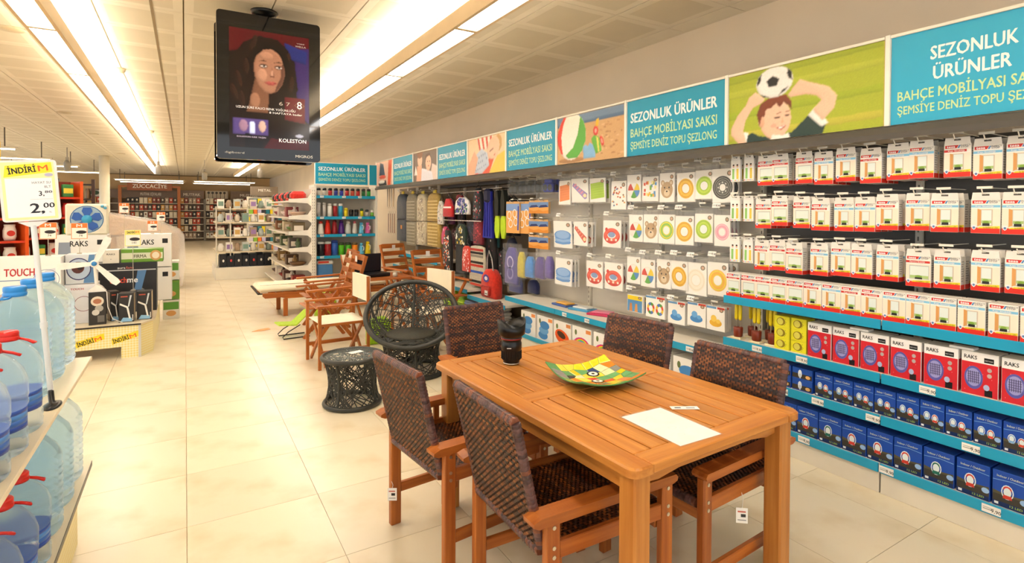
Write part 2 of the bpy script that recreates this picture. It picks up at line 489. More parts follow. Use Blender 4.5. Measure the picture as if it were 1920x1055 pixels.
# thin tubes far left, running across
tube = thing('tube_light', '', 'light')
mb = MB('E8DCC2'); mb.box(-1.2, 1.2, -.025, .025, .015, .05); mb.build('tray', 'paint', tube)
mb = MB(); mb.cyl((-1.15, 0, 0), (1.15, 0, 0), .012, n=8); mb.build('tube', 'tubeglow', tube)
for x in (-1., 1.):
    mb = MB('6A6054'); mb.cyl((x, 0, .05), (x, 0, .42), .012, n=6); mb.build('drop_rod', 'paint', tube)
tl = Stock(tube)
for k, (x, y) in enumerate([(-4.0, 14.2), (-3.9, 16.8), (-3.7, 19.2), (-3.5, 22.0), (-1.2, 26.5), (1.5, 26.5), (-1.2, 28.5), (1.5, 28.5)]):
    tl.put((x, y, 2.68), 0, 'slim tube light hung across the far ceiling, %s from the front' % ORD[k], 'slim tube lights')
dl = thing('recessed_downlight', '', 'light')
mb = MB('D9CBAE'); mb.lathe([(.1, 0), (.1, .01), (.075, .012), (.075, .0)], 20); mb.build('bezel', 'paint', dl)
mb = MB(); mb.lathe([(.072, .004), (.0, .004)], 16); mb.build('lamp_glass', 'spotglow', dl)
dls = Stock(dl)
for k, (x, y) in enumerate([(-1.69, 11.45), (-1.65, 14.4), (-1.55, 19.1)]):
    dls.put((x, y, CZ - .012), 0, 'round recessed downlight left of the aisle, %s from the front' % ORD[k], 'recessed downlights')
sp = thing('track_spotlight', '', 'light')
mb = MB('A8A098'); mb.cyl((0, 0, .2), (0, 0, .5), .012, n=6); mb.box(-.03, .03, -.03, .03, .1, .2); mb.build('bracket', 'paint', sp)
mb = MB('9A948A'); mb.M = Matrix.Rotation(.5, 4, 'X'); mb.lathe([(.07, -.14), (.075, -.13), (.075, .06), (.04, .12), (0, .12)], 14); mb.build('lamp_body', 'paint', sp)
mb = MB(); mb.M = Matrix.Rotation(.5, 4, 'X'); mb.lathe([(.06, -.142), (0, -.142)], 12); mb.build('bulb', 'spotglow', sp)
sps = Stock(sp)
for k, (x, y, z) in enumerate([(-.6, 17.5, 2.6), (.55, 20, 2.6), (1.9, 17.5, 2.6), (-2.6, 18, 2.65)]):
    sps.put((x, y, z), 0, ['bright track spotlight in front of the brown department sign', 'grey track spotlight right of the brown department sign',
        'grey track spotlight above the white shelf ends', 'grey track spotlight left of the brown department sign'][k], 'track spotlights')
# smoke detector and sprinklers on the ceiling
def lathe_thing(name, label, cat, prof, loc, colr, m='plastic', n=16, group=None):
    b = MB(colr); b.lathe(prof, n); return tag(b.build(name, m, None, loc), label, cat, group)
lathe_thing('smoke_detector', 'white smoke detector on the ceiling left of the screen', 'detector', [(0, -.05), (.04, -.05), (.055, -.03), (.06, 0), (0, 0)], (-.62, 7.55, CZ), 'E6D8B8')
lathe_thing('smoke_detector', 'small round detector on the ceiling beyond the nearer one', 'detector', [(0, -.05), (.04, -.05), (.055, -.03), (.06, 0), (0, 0)], (-.58, 13.2, CZ), 'E6D8B8')
lathe_thing('ceiling_speaker', 'flat round ceiling speaker left of the light row', 'speaker', [(0, -.012), (.09, -.012), (.11, 0), (0, 0)], (-1.3, 6.4, CZ), 'D8C8A6')
# ================================================================ right-hand wall display
SX = 3.216                       # plane of the header signs and of the shelf fronts
BKX = 3.68                       # back panels
RZ = -PI / 2                     # products face the aisle (-x)
# ---- base plinth, back panels, uprights
def bay(k, y0, y1, grey=False):
    t = thing('shelf_bay', '', 'shelving')
    w = y1 - y0
    b = MB('524E48' if grey else '75634C' if k >= 6 else 'D6D0C4'); b.box(BKX, BKX + .02, y0 + .036, y1 - .004, .136, 1.935); b.build('back_panel', 'paint', t)
    b = MB('E4DED0'); b.box(BKX - .03, BKX + .04, y0 + .004, y0 + .034, .0, 1.935); b.build('upright', 'paint', t)
    s = MB('6E675B')
    for i in range(34): s.box(BKX - .0305, BKX - .0295, y0 + .015, y0 + .023, .2 + i * .05, .225 + i * .05)
    o = s.build('upright_slots', 'paint', t); o['kind'] = 'stuff'
    b = MB('DDD5C4'); b.box(SX - .008, SX + .01, y0 + .004, y1 - .004, .0, .112, bev=.002); b.build('kick_plate', 'paint', t)
    b = MB('E6E0D2'); b.box(SX, BKX - .032, y0 + .004, y1 - .004, .112, .135, bev=.003); b.build('base_deck', 'paint', t)
    return t
BAYS = [(1.4676 + k, 2.4676 + k) for k in range(-2, 9)]
names = ['outside the view nearest the camera', 'beside the end of the table with insect screens', 'with yellow brushes and red lamp boxes', 'with swim rings', 'with paddling pools', 'with goggles',
         'with blue fins', 'with hanging swimwear', 'with checked cushion', 'with grey cushion', 'in the far corner']
for k, (a, b) in enumerate(BAYS):
    if k == 0: continue            # outside the view
    t = bay(k, a, b, k in (1, 2) or k == 0); t['label'] = 'white metal wall shelving bay %s' % names[k]; t['group'] = 'wall shelving bays'
# ---- header valance (grey brown) under the signs
b = MB('7B7468')
prof = [(SX - .05, 1.90), (SX - .055, 1.93), (SX - .03, 1.965), (SX + .0, 1.972), (SX + .12, 1.972), (SX + .12, 1.955), (SX - .01, 1.905)]
n = len(prof); ys = (-.5, 10.42)
b.add([(x, y, z) for y in ys for x, z in prof], [tuple(range(n))[::-1], tuple(range(n, 2 * n))] + [(i, (i + 1) % n, n + (i + 1) % n, n + i) for i in range(n)], None)
tag(b.build('header_valance', mat('grey_brown_valance', '56524C', .45, var=.05)), 'long grey-brown valance strip under the header signs', 'valance')

# ---- header signs
SZ0, SZ1 = 1.976, 2.444
TQ = '1297BA'
def sign(yc, kind, label, far=0):
    t = thing('header_sign', label, 'sign', (SX - .012, yc, SZ0), RZ, 'header signs above the wall shelving')
    H = SZ1 - SZ0
    b = MB('F0EDE6'); b.box(-.473, .499, 0, .02, 0, H); b.build('panel', 'card', t)
    b = MB('EFE9DC'); b.box(-.473, .499, -.012, .022, H - .012, H + .004, bev=.002); b.build('top_rail', 'paint', t)
    b = MB('F2EEE4'); b.box(-.499, -.474, -.014, .024, -.004, H + .008, bev=.003); b.build('divider_post', 'paint', t)
    p = MB()
    kind(p)
    p.build('sign_print', 'print', t)
    return t
def text_small(p):
    p.rect(-.472, .497, 0, .458, TQ)
    p.text('SEZONLUK ÜRÜNLER', 0, .275, .082, 'F2F6F4', .86, bold=.03)
    p.text('BAHÇE MOBİLYASI SAKSI', 0, .155, .072, 'BFDFA8', .86, bold=.02)
    p.text('ŞEMSİYE DENİZ TOPU ŞEZLONG', 0, .055, .062, 'BFDFA8', .86, bold=.02)
def text_big(p):
    p.rect(-.472, .497, 0, .458, '27A9D0')
    p.text('SEZONLUK', -.128, .305, .068, 'F4F7F6', .335, bold=.025)
    p.text('ÜRÜNLER', -.133, .205, .068, 'F4F7F6', .3, bold=.025)
    p.text('BAHÇE MOBİLYASI SAKSI', -.44, .118, .052, 'C9E4A6', .58, bold=.018, align='L')
    p.text('ŞEMSİYE DENİZ TOPU ŞEZLONG', -.44, .048, .044, 'C9E4A6', .64, bold=.018, align='L')
SK, SK2, HR = 'EDC0A4', 'E0A888', '7A3818'
def pic_boy(q_):
    p = Ras(-.472, .497, 0, .458, 176, 84, 'C9A06E', 3)
    p.rect(-.472, .497, 0, .458, 'A6B22A')
    for a, c in ((.02, 'B9B53C'), (.16, '9CAE22'), (.3, 'AEB834'), (.4, '9BAA26')):
        p.pr([(-.488, a), (.488, a + .03), (.488, a + .07), (-.488, a + .05)], c, 1.5)
    # shirt
    p.pr([(-.345, 0), (-.35, .035), (-.29, .06), (-.24, .03), (-.15, .015), (-.02, .03), (.02, .065), (.09, .125), (.16, .14), (.19, .06), (.17, 0)], '1F3A34', 2)
    p.pr([(-.385, 0), (-.36, .07), (-.32, .062), (-.335, 0)], 'F0EFEA', 2.3)
    p.pr([(.08, .12), (.13, .165), (.2, .06), (.165, .04)], 'F0EFEA', 2.3)
    # arms
    p.pr([(-.335, .0), (-.4, 0), (-.45, .06), (-.455, .1), (-.4, .19), (-.345, .24), (-.32, .29), (-.27, .32), (-.2, .265), (-.23, .24), (-.29, .22), (-.34, .15), (-.36, .08)], SK, 2.6)
    p.pr([(.11, .145), (.17, .075), (.235, .14), (.25, .21), (.2, .27), (.08, .32), (.03, .345), (-.05, .265), (-.03, .245), (.06, .25), (.13, .23), (.16, .2)], SK, 2.6)
    # head
    p.ell(-.13, .125, .105, .125, SK, 3, 20)
    p.ell(-.225, .12, .022, .035, SK2, 3.1, 12)
    p.pr([(-.24, .1), (-.26, .17), (-.235, .235), (-.16, .275), (-.06, .27), (-.025, .225), (-.02, .17), (-.045, .2), (-.075, .225), (-.1, .195), (-.125, .225), (-.16, .2), (-.195, .195), (-.205, .15), (-.222, .155)], HR, 3.4)
    p.ell(-.115, .135, .022, .006, '4A2A1C', 3.6, 10); p.ell(-.05, .14, .016, .006, '4A2A1C', 3.6, 10)
    p.pr([(-.125, .155), (-.09, .16), (-.09, .166), (-.125, .161)], HR, 3.6); p.pr([(-.06, .16), (-.035, .158), (-.035, .164), (-.06, .166)], HR, 3.6)
    p.pr([(-.082, .13), (-.07, .1), (-.09, .095)], SK2, 3.6)
    p.pr([(-.125, .07), (-.06, .082), (-.055, .075), (-.09, .052)], 'B4584A', 3.6); p.pr([(-.118, .069), (-.064, .079), (-.09, .062)], 'F6F0EA', 3.8)
    p.ell(-.14, .085, .02, .014, 'F0A890', 3.5, 10)
    p.pr([(-.16, 0), (-.15, .03), (-.08, .02), (-.04, .03), (-.03, 0)], 'EFEDE6', 3.2)
    # football
    p.ell(-.14, .36, .125, .097, 'ECEAE8', 4, 28)
    def pent(x, z, r, a0=PI / 2, sx=1.):
        return [(x + sx * r * math.cos(a0 + i * 2 * PI / 5), z + .8 * r * math.sin(a0 + i * 2 * PI / 5)) for i in range(5)]
    p.pr(pent(-.15, .365, .046), '171717', 4.4)
    p.pr([(-.255, .4), (-.228, .43), (-.236, .38), (-.262, .355)], '171717', 4.4)
    p.pr([(-.05, .43), (-.022, .405), (-.02, .35), (-.045, .372), (-.055, .4)], '171717', 4.4)
    p.pr([(-.24, .3), (-.205, .285), (-.17, .268), (-.215, .278)], '171717', 4.4)
    p.pr([(-.115, .268), (-.06, .3), (-.045, .318), (-.085, .302)], '171717', 4.4)
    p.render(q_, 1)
def pic_ball(q_):
    p = Ras(-.472, .497, 0, .458, 150, 72, 'C9A06E', 3)
    p.rect(-.472, .497, 0, .458, 'C9A06E')
    p.rect(-.488, .488, .38, .458, '6C87A6', 1.4); p.pr([(-.488, .36), (.488, .36), (.488, .39), (-.488, .385)], '4F6D8E', 1.6)
    random.seed(3)
    for i in range(40):
        x, z = random.uniform(.1, .47), random.uniform(.02, .33); p.ell(x, z, random.uniform(.006, .03), .007, random.choice(['B98C5A', 'D8B284', 'A67A4C']), 1.8, 8)
    p.ell(-.25, .03, .2, .025, 'A87C50', 1.9, 16)
    def arc(a, r=.225, cx=-.25, cz=.255): return (cx + r * math.cos(a) * .98, cz + r * math.sin(a))
    P = [arc(i * 2 * PI / 24) for i in range(24)]
    p.pr([(x, min(z, .458)) for x, z in P], 'EFE7DA', 2, 0)
    p.pr([(-.47, .2), (-.475, .27), (-.46, .33), (-.42, .4), (-.37, .458), (-.33, .458), (-.38, .38), (-.41, .27), (-.4, .17), (-.38, .08), (-.42, .11)], 'DC3A1E', 2.4)
    p.pr([(-.11, .435), (-.06, .38), (-.028, .3), (-.03, .2), (-.08, .11), (-.16, .045), (-.3, .05), (-.34, .08), (-.22, .15), (-.15, .27)], '57A83C', 2.4)
    p.pr([(-.06, .03), (-.07, .14), (-.03, .16), (0, .14), (.03, .17), (.07, .15), (.1, .16), (.115, .03)], '7DB0DA', 3)
    p.pr([(.05, .2), (.1, .24), (.17, .2), (.2, .08), (.12, .06)], '67B23A', 3.3); p.pr([(.12, .22), (.15, .2), (.17, .08), (.15, .07)], 'E6DC66', 3.5)
    p.ell(.115, .27, .035, .045, 'D23A30', 3.6, 12); p.ell(.115, .27, .015, .02, 'EFA090', 3.8, 10)
    p.ell(.2, .17, .022, .05, 'D23A30', 3.6, 12, rot=.4); p.ell(.2, .17, .01, .025, 'EFA090', 3.8, 10, rot=.4)
    p.pr([(.11, .31), (.15, .31), (.16, .38), (.12, .37)], 'E8B824', 3.6)
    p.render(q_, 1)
def pic_lounger(q_):
    p = Ras(-.472, .497, 0, .458, 100, 48, 'C9A06E', 3)
    p.rect(-.472, .497, 0, .458, 'E9C9A4'); p.pr([(.1, 0), (.488, 0), (.488, .25), (.3, .2)], 'E4C24A', 1.5)
    p.pr([(-.25, .458), (.2, .458), (.1, .3), (-.15, .3)], 'F2E8D8', 1.6)
    for i in range(4): p.pr([(-.22 + i * .11, .458), (-.17 + i * .11, .458), (-.12 + i * .1, .3), (-.16 + i * .1, .3)], 'D4452E', 2)
    p.ell(.2, .3, .16, .13, SK, 2.4, 20, rot=.5); p.ell(.32, .35, .09, .1, 'C99A5E', 2.3, 14)
    p.pr([(.1, .27), (.2, .3), (.2, .285), (.11, .255)], '6E3A28', 2.8); p.pr([(.19, .2), (.26, .24), (.24, .21)], 'B8574A', 2.8)
    p.pr([(-.25, .25), (-.1, .32), (.05, .25), (.1, .1), (-.1, 0), (-.3, .02)], 'B9C4D6', 2.6)
    for i in range(16): p.ell(-.25 + (i * 37 % 30) / 100, .05 + (i * 53 % 22) / 100, .012, .014, '6B7FA6', 2.8, 8)
    p.pr([(-.488, .1), (-.3, .3), (-.2, .2), (-.3, 0), (-.488, 0)], SK2, 2.9); p.pr([(-.3, 0), (.1, .0), (.25, .22), (.1, .18)], 'D5502E', 2.2)
    p.render(q_, 1)
def pic_family(q_):
    p = Ras(-.472, .497, 0, .458, 100, 48, 'C9A06E', 3)
    p.rect(-.472, .497, 0, .458, '6E5C50'); p.pr([(.2, 0), (.488, 0), (.488, .2), (.3, .25)], 'D9C6BC', 1.5)
    p.ell(-.2, .33, .1, .11, SK, 2, 16); p.ell(-.2, .42, .12, .06, '8A5A34', 2.2, 14); p.ell(.15, .27, .11, .12, SK, 2.4, 16)
    p.pr([(.0, .3), (.05, .4), (.2, .42), (.3, .3), (.2, .38), (.08, .36)], '5A3A26', 2.6)
    p.pr([(-.15, 0), (-.12, .2), (.1, .17), (.3, .12), (.34, 0)], 'DDDCE6', 2.3); p.pr([(-.35, 0), (-.32, .24), (-.12, .25), (-.1, 0)], SK2, 2.1)
    p.ell(.12, .29, .02, .008, '3A2418', 2.8, 8); p.ell(.2, .29, .02, .008, '3A2418', 2.8, 8); p.ell(.16, .22, .035, .01, 'B8574A', 2.8, 8)
    p.pr([(-.45, .1), (-.38, .25), (-.3, .1)], 'EDEAE4', 2.9)
    p.render(q_, 1)
def pic_picnic(q_):
    p = Ras(-.472, .497, 0, .458, 100, 48, 'C9A06E', 3)
    p.rect(-.472, .497, 0, .458, 'E2B8A4'); p.pr([(-.3, .2), (-.25, .44), (-.05, .4), (.05, .18)], '4A5468', 1.6)
    p.pr([(.2, 0), (.25, .458), (.45, .458), (.36, 0)], 'D6501E', 2); p.pr([(-.35, .05), (.1, .1), (.15, .0), (-.3, 0)], '3A3634', 2.1)
    p.ell(-.1, .16, .2, .035, 'D8583A', 2.3, 14); p.ell(-.15, .07, .18, .03, 'E8E4DC', 2.4, 14)
    p.render(q_, 1)
seq = [(text_big, 'large turquoise header sign nearest the camera'), (pic_boy, 'header picture of a boy holding a football on green'),
       (text_small, 'turquoise header sign between football and beach ball pictures'), (pic_ball, 'header picture of a beach ball and sand toys'),
       (text_small, 'turquoise header sign left of the beach ball picture'), (pic_lounger, 'header picture of a person lying on a striped cushion'),
       (text_small, 'turquoise header sign left of the striped cushion picture'), (pic_family, 'header picture of two smiling people'),
       (text_small, 'turquoise header sign left of the picture of two people'), (pic_picnic, 'small header picture with an orange towel near the far corner')]
for k, (fn, lb) in enumerate(seq):
    sign(.9676 + k, fn, lb)

# ---- shelves with turquoise price rails
def shelf(y0, y1, z, label, depth=.42, rail=True, x0=SX - .012):
    t = thing('shelf', label, 'shelf', group='wall shelves')
    b = MB('E9E3D6'); b.box(x0 + .004, BKX - .035, y0 + .004, y1 - .004, z - .03, z, bev=.003); b.build('shelf_board', 'paint', t)
    if rail:
        b = MB(); b.box(x0 - .008, x0 + .004, y0 + .004, y1 - .004, z - .048, z + .004, bev=.002); b.build('price_rail', 'blue', t)
    return t
tagb = MB('F2F0EA'); tagb.box(-.035, .035, -.002, 0, -.018, .018); tagb.rect(-.03, .005, -.004, .0, '9A9A96', 1, -.002); tagb.rect(-.03, .01, .004, .008, 'BBBBB6', 1, -.002)
tagb.text('9,90', .018, -.01, .016, '2A2A2A', lay=2, y=-.002)
pt = Stock(tag(tagb.build('price_tag', 'print'), '', 'price tag'))
NT = [0]
def ptag(x, y, z, lab, rz=RZ, tilt=0.):
    pt.put((x, y, z), (tilt, 0, rz), lab, 'white shelf price tags')
rows = [('red insect screen', .935, [(0, 1.0), (1, 2)]), ('red lamp boxes', .645, [(0, 1), (1, 2)]), ('small blue lantern boxes', .42, [(0, 1), (1, 2)])]
for nm, z, _ in rows:
    for q, (a, b_) in enumerate(((.4676, 1.4676), (1.4676, 2.4676))):
        shelf(a, b_, z, 'blue-edged wall shelf under the %s, %s' % (nm, ('bay nearest the camera', 'bay behind the table end')[q]))
for q, (a, b_) in enumerate(((.4676, 1.4676), (1.4676, 2.4676))):
    b = MB(); b.box(SX - .02, SX - .009, a + .004, b_ - .004, .114, .165, bev=.002)
    tag(b.build('base_price_rail', 'blue'), 'turquoise price rail along the bottom shelf, %s' % ('bay nearest the camera', 'bay behind the table end')[q], 'price rail', 'base price rails')
    b = MB('E6E0D2'); b.box(SX - .008, BKX - .035, a + .004, b_ - .004, .137, .16); tag(b.build('base_shelf', 'paint'), 'white bottom shelf board under the big lantern boxes, %s' % ('bay nearest the camera', 'bay behind the table end')[q], 'shelf')
for z, ys in ((.622, (1.25, 1.9, 2.2)), (.397, (1.07, 1.5, 1.8, 2.02)), (.14, (.99, 1.43, 1.88))):
    for k, y in enumerate(ys): ptag(SX - .0215, y, z, 'price tag on the %s blue rail, %s from the camera' % ({.622: 'red lamp box', .397: 'small lantern box', .14: 'bottom'}[z], ORD[k]))

# ---- hooks
hk = MB()
hk.cyl((0, .0, 0), (0, .285, -.0), .003, n=6); hk.cyl((0, 0, 0), (0, -.015, .02), .003, n=6); hk.cyl((0, .285, .03), (0, .03, .03), .0025, n=6)
hk.box(-.03, .03, .018, .024, .024, .036)
hook0 = Stock(tag(hk.build('display_hook', 'white'), '', 'hook'))
NH = [0]
def hook(y, z, lab, x=3.33):
    hook0.put((x, y, z), RZ, lab, 'wire display hooks')

# ---- printed cartons
def carton(w, d, h, body, pr_fn, tab=0., name='carton', cat='box'):
    b = MB(body); b.box(-w / 2, w / 2, 0, d, 0, h, bev=.0015)
    o = tag(b.build(name, 'card'), '', cat)
    if tab:
        t = MB(body); t.prism([(-w / 2 + .002, h - .001), (w / 2 - .002, h - .001), (w / 2 - .006, h + tab), (-w / 2 + .006, h + tab)], .0, .0015)
        t.build('hang_tab', 'card', o)
        s = MB('55504A'); s.pr([(-.014, h + tab * .5), (.014, h + tab * .5), (.014, h + tab * .75), (-.014, h + tab * .75)], '55504A', 1, 0); s.build('hang_slot', 'print', o)
    p = MB(); pr_fn(p, w, h, d); p.build('carton_print', 'print', o)
    return Stock(o)
def side_lines(p, w, h, d, c='A9A6A0', n=9):
    for s in (-1, 1):
        for i in range(n):
            z = h * .25 + h * .65 * i / n
            x = s * (w / 2 + .0004)
            q = [(x, d * .12, z), (x, d * (.6 + .3 * ((i * 7) % 3) / 3), z), (x, d * (.6 + .3 * ((i * 7) % 3) / 3), z + h * .03), (x, d * .12, z + h * .03)]
            p.add(q, [(0, 1, 2, 3) if s > 0 else (3, 2, 1, 0)], c)
def insect(kind):
    def fn(p, w, h, d):
        x = w / 2 - .0015
        p.rect(-x, x, .0015, h * .99, 'F1EDE4', 1)
        p.rect(-x, x, h * .03, h * .72, 'EFE2CF', 1.5)
        p.rect(-x, x, .001, h * .17, 'DC2A18', 2); p.pr([(-x * .55, h * .15), (x, h * .15), (x, h * .225), (-x * .4, h * .19)], 'EAD62E', 2.2)
        p.text('1x 0,65m x 1,5m', .02, h * .155, .007, '5A4A20', .055, lay=3)
        p.pr([(-x * .92, h * .87), (x * -.05, h * .87), (x * .1, h * .96), (-x * .92, h * .96)], 'D02A22', 2)
        p.text('tesa', -x * .48, h * .885, .012, 'FFFFFF', .034, lay=3, bold=.03)
        p.pr([(x * .0, h * .87), (x * .14, h * .87), (x * .24, h * .96), (x * .14, h * .96)], '4E86C0', 2)
        p.text('INSECT', x * .62, h * .92, .008, '77787C', .04, lay=3); p.text('STOP', x * .55, h * .872, .008, '77787C', .03, lay=3)
        bc = '84C4E4' if kind == 'B' else 'CF3126'
        p.rect(-x, x * (.95 if kind == 'P' else .7 if kind == 'K' else 1), h * .755, h * .825, bc, 2)
        p.text({'P': 'Pencere Sinekliği', 'K': 'Kapı Sinekliği', 'B': 'Kapı Sinekliği'}[kind], -.004, h * .77, .0075, 'F6EDE6', w * .6, lay=3)
        if kind == 'P':
            p.rect(-x * .72, x * .9, h * .24, h * .68, 'B9BDB8', 2); p.rect(-x * .66, x * .84, h * .27, h * .65, 'DDE6DE', 2.4)
            p.rect(-x * .66, x * .84, h * .27, h * .36, 'A9C47A', 2.6); p.rect(-x * .25, x * .35, h * .24, h * .3, '26241F', 3); p.ell(x * .05, h * .33, x * .3, h * .04, '7CA23C', 2.9, 10)
        else:
            p.rect(-x * .45, x * .5, h * .22, h * .7, 'C7B9A6', 2); p.pr([(-x * .55, h * .2), (-x * .3, h * .25), (-x * .3, h * .69), (-x * .55, h * .72)], 'D49A58', 2.6)
            p.rect(-x * .26, x * .42, h * .25, h * .68, 'DCE6E2', 2.4); p.rect(-x * .26, x * .42, h * .3, h * .38, 'A9C47A', 2.6)
            p.rect(-x * .2, x * .3, h * .22, h * .3, '26241F', 3); p.ell(x * .05, h * .33, x * .22, h * .04, '7CA23C', 2.9, 10)
        p.pr([(-x * .95, h * .24), (-x * .62, h * .24), (-x * .66, h * .14), (-x * .78, h * .1), (-x * .92, h * .14)], 'E8E8EC', 3.2); p.ell(-x * .785, h * .17, x * .1, h * .035, '5A7CB0', 3.6, 8)
        side_lines(p, w, h, d)
        for s in (-1, 1):
            xx = s * (w / 2 + .0003); q = [(xx, 0, .001), (xx, d, .001), (xx, d, h * .15), (xx, 0, h * .15)]
            p.add(q, [(0, 1, 2, 3) if s > 0 else (3, 2, 1, 0)], 'D9301E')
    return fn
INS = {k: carton(.112, .05, .165, 'EDE9E2', insect(k), .032, 'insect_screen_box') for k in 'PKB'}
INS4 = {k: carton(.108, .05, .16, 'EDE9E2', insect(k), 0, 'insect_screen_box') for k in 'PKB'}
KN = {'P': 'red-banded window', 'K': 'red-banded door', 'B': 'blue-banded door'}
R1 = [2.216, 2.113, 1.956, 1.835, 1.708, 1.573, 1.438, 1.33, 1.176, 1.057, .933]
R2 = [2.228, 2.114, 1.968, 1.85, 1.714, 1.60, 1.487, 1.343, 1.225, 1.061, .945]
R3 = [2.235, 2.125, 2.012, 1.855, 1.729, 1.614, 1.482, 1.336, 1.21, 1.058, .929]
for zb, ys, ks, rn in ((1.685, R1, 'PPPBBKBBKBB', 'top'), (1.415, R2, 'PPPKBBKBBBB', 'second'), (1.13, R3, 'KPPBBBBPBBB', 'third')):
    for i, (y, k) in enumerate(zip(ys, ks)):
        dz = random.uniform(-.012, .012)
        hook(y, zb + .19 + dz, 'wire hook of the %s insect screen in the %s row' % (ORD[i], rn), 3.25)
        yaw0 = random.uniform(-.06, .06)
        if rn == 'second' and i == 8: yaw0 = .3
        INS[k].put((3.285, y, zb + dz), RZ + yaw0, '%s insect screen carton, %s from the left in the %s hook row' % (KN[k], ORD[i], rn), 'hanging insect screen cartons')
        INS[k].put((3.345 + random.uniform(0, .02), y + random.uniform(-.006, .006), zb + dz), RZ + random.uniform(-.03, .03), '%s insect screen carton right behind the %s one of the %s hook row' % (KN[k], ORD[i], rn), 'insect screen cartons behind the front ones')
        INS[k].put((3.425 + random.uniform(0, .02), y + random.uniform(-.006, .006), zb + dz), RZ, '%s insect screen carton second behind the %s one of the %s hook row' % (KN[k], ORD[i], rn), 'insect screen cartons behind the front ones')
R4 = [2.405, 2.289, 2.183, 2.075, 1.966, 1.856, 1.745, 1.636, 1.527, 1.418, 1.309, 1.2, 1.087, .969, .855]
for i, (y, k) in enumerate(zip(R4, 'PPPPPKBKKBBBBBB')):
    INS4[k].put((3.22, y, .9352), RZ + random.uniform(-.02, .02), '%s insect screen carton, %s from the left standing on the shelf' % (KN[k], ORD[i]), 'standing insect screen cartons')
    INS4[k].put((3.285, y, .9352), RZ, '%s insect screen carton behind the %s one standing on the shelf' % (KN[k], ORD[i]), 'second line of standing insect screen cartons')
# ---- red lamp cartons
def raks(p, w, h, d):
    x = w / 2 - .0015
    p.rect(-x, x, .0015, h * .76, 'CE2430', 1); p.rect(-x, x, h * .76, h * .99, 'F0EEEC', 1)
    p.text('RAKS', -x * .5, h * .83, .019, '1A1A1A', .05, lay=3, bold=.02); p.rect(x * .25, x * .78, h * .79, h * .9, '141414', 2); p.text('INSECT KILLER', x * .51, h * .83, .005, 'DDDDDD', .03, lay=3)
    p.ell(-x * .32, h * .4, x * .52, h * .27, '5A5AA8', 2, 20); p.ell(-x * .32, h * .41, x * .42, h * .21, '9A9AD0', 2.4, 20)
    for i in range(6): p.rect(-x * .62 + i * x * .11, -x * .58 + i * x * .11, h * .27, h * .55, '3A3460', 2.8)
    for i in range(5): p.rect(-x * .66, x * .02, h * (.3 + i * .055), h * (.31 + i * .055), '3A3460', 3)
    p.ell(x * .4, h * .22, x * .17, h * .07, 'A9B8DC', 3, 12); p.rect(x * .3, x * .72, .004, h * .17, '1C1418', 2.5)
    p.ell(x * .55, h * .5, x * .13, h * .05, 'B4A6A4', 2.4, 12); p.ell(x * .55, h * .63, x * .13, h * .05, 'B4A6A4', 2.4, 12)
    for i in range(10): p.ell(x * (-.8 + (i * .37) % 1.6), h * (.1 + (i * .23) % .6), x * .02, h * .012, 'E88890', 1.6, 6)
    for s in (-1, 1):
        q = [(s * (w / 2 + .0004), .004, .004), (s * (w / 2 + .0004), d - .004, .004), (s * (w / 2 + .0004), d - .004, h * .76), (s * (w / 2 + .0004), .004, h * .76)]
        p.add(q, [(0, 1, 2, 3) if s > 0 else (3, 2, 1, 0)], 'C21F2A')
rk = carton(.142, .11, .205, 'ECEAE6', raks, 0, 'lamp_box')
for i, y in enumerate([1.819, 1.668, 1.515, 1.362, 1.209, 1.056, .903]):
    rk.put((3.225 + random.uniform(0, .012), y, .6452), RZ + random.uniform(-.03, .03), 'red and white insect lamp box, %s from the left on its shelf' % ORD[i], 'red insect lamp boxes')
for i, y in enumerate([1.6, 1.13]):
    b = MB('F2F1EE'); b.box(-.05, .05, 0, .06, 0, .012, bev=.003); tag(b.build('white_sleeve', 'card', None, (3.24, y, .8505), RZ), 'flat white sleeve lying on a red lamp box, %s one' % ('farther', 'nearer')[i], 'sleeve', 'flat white sleeves')
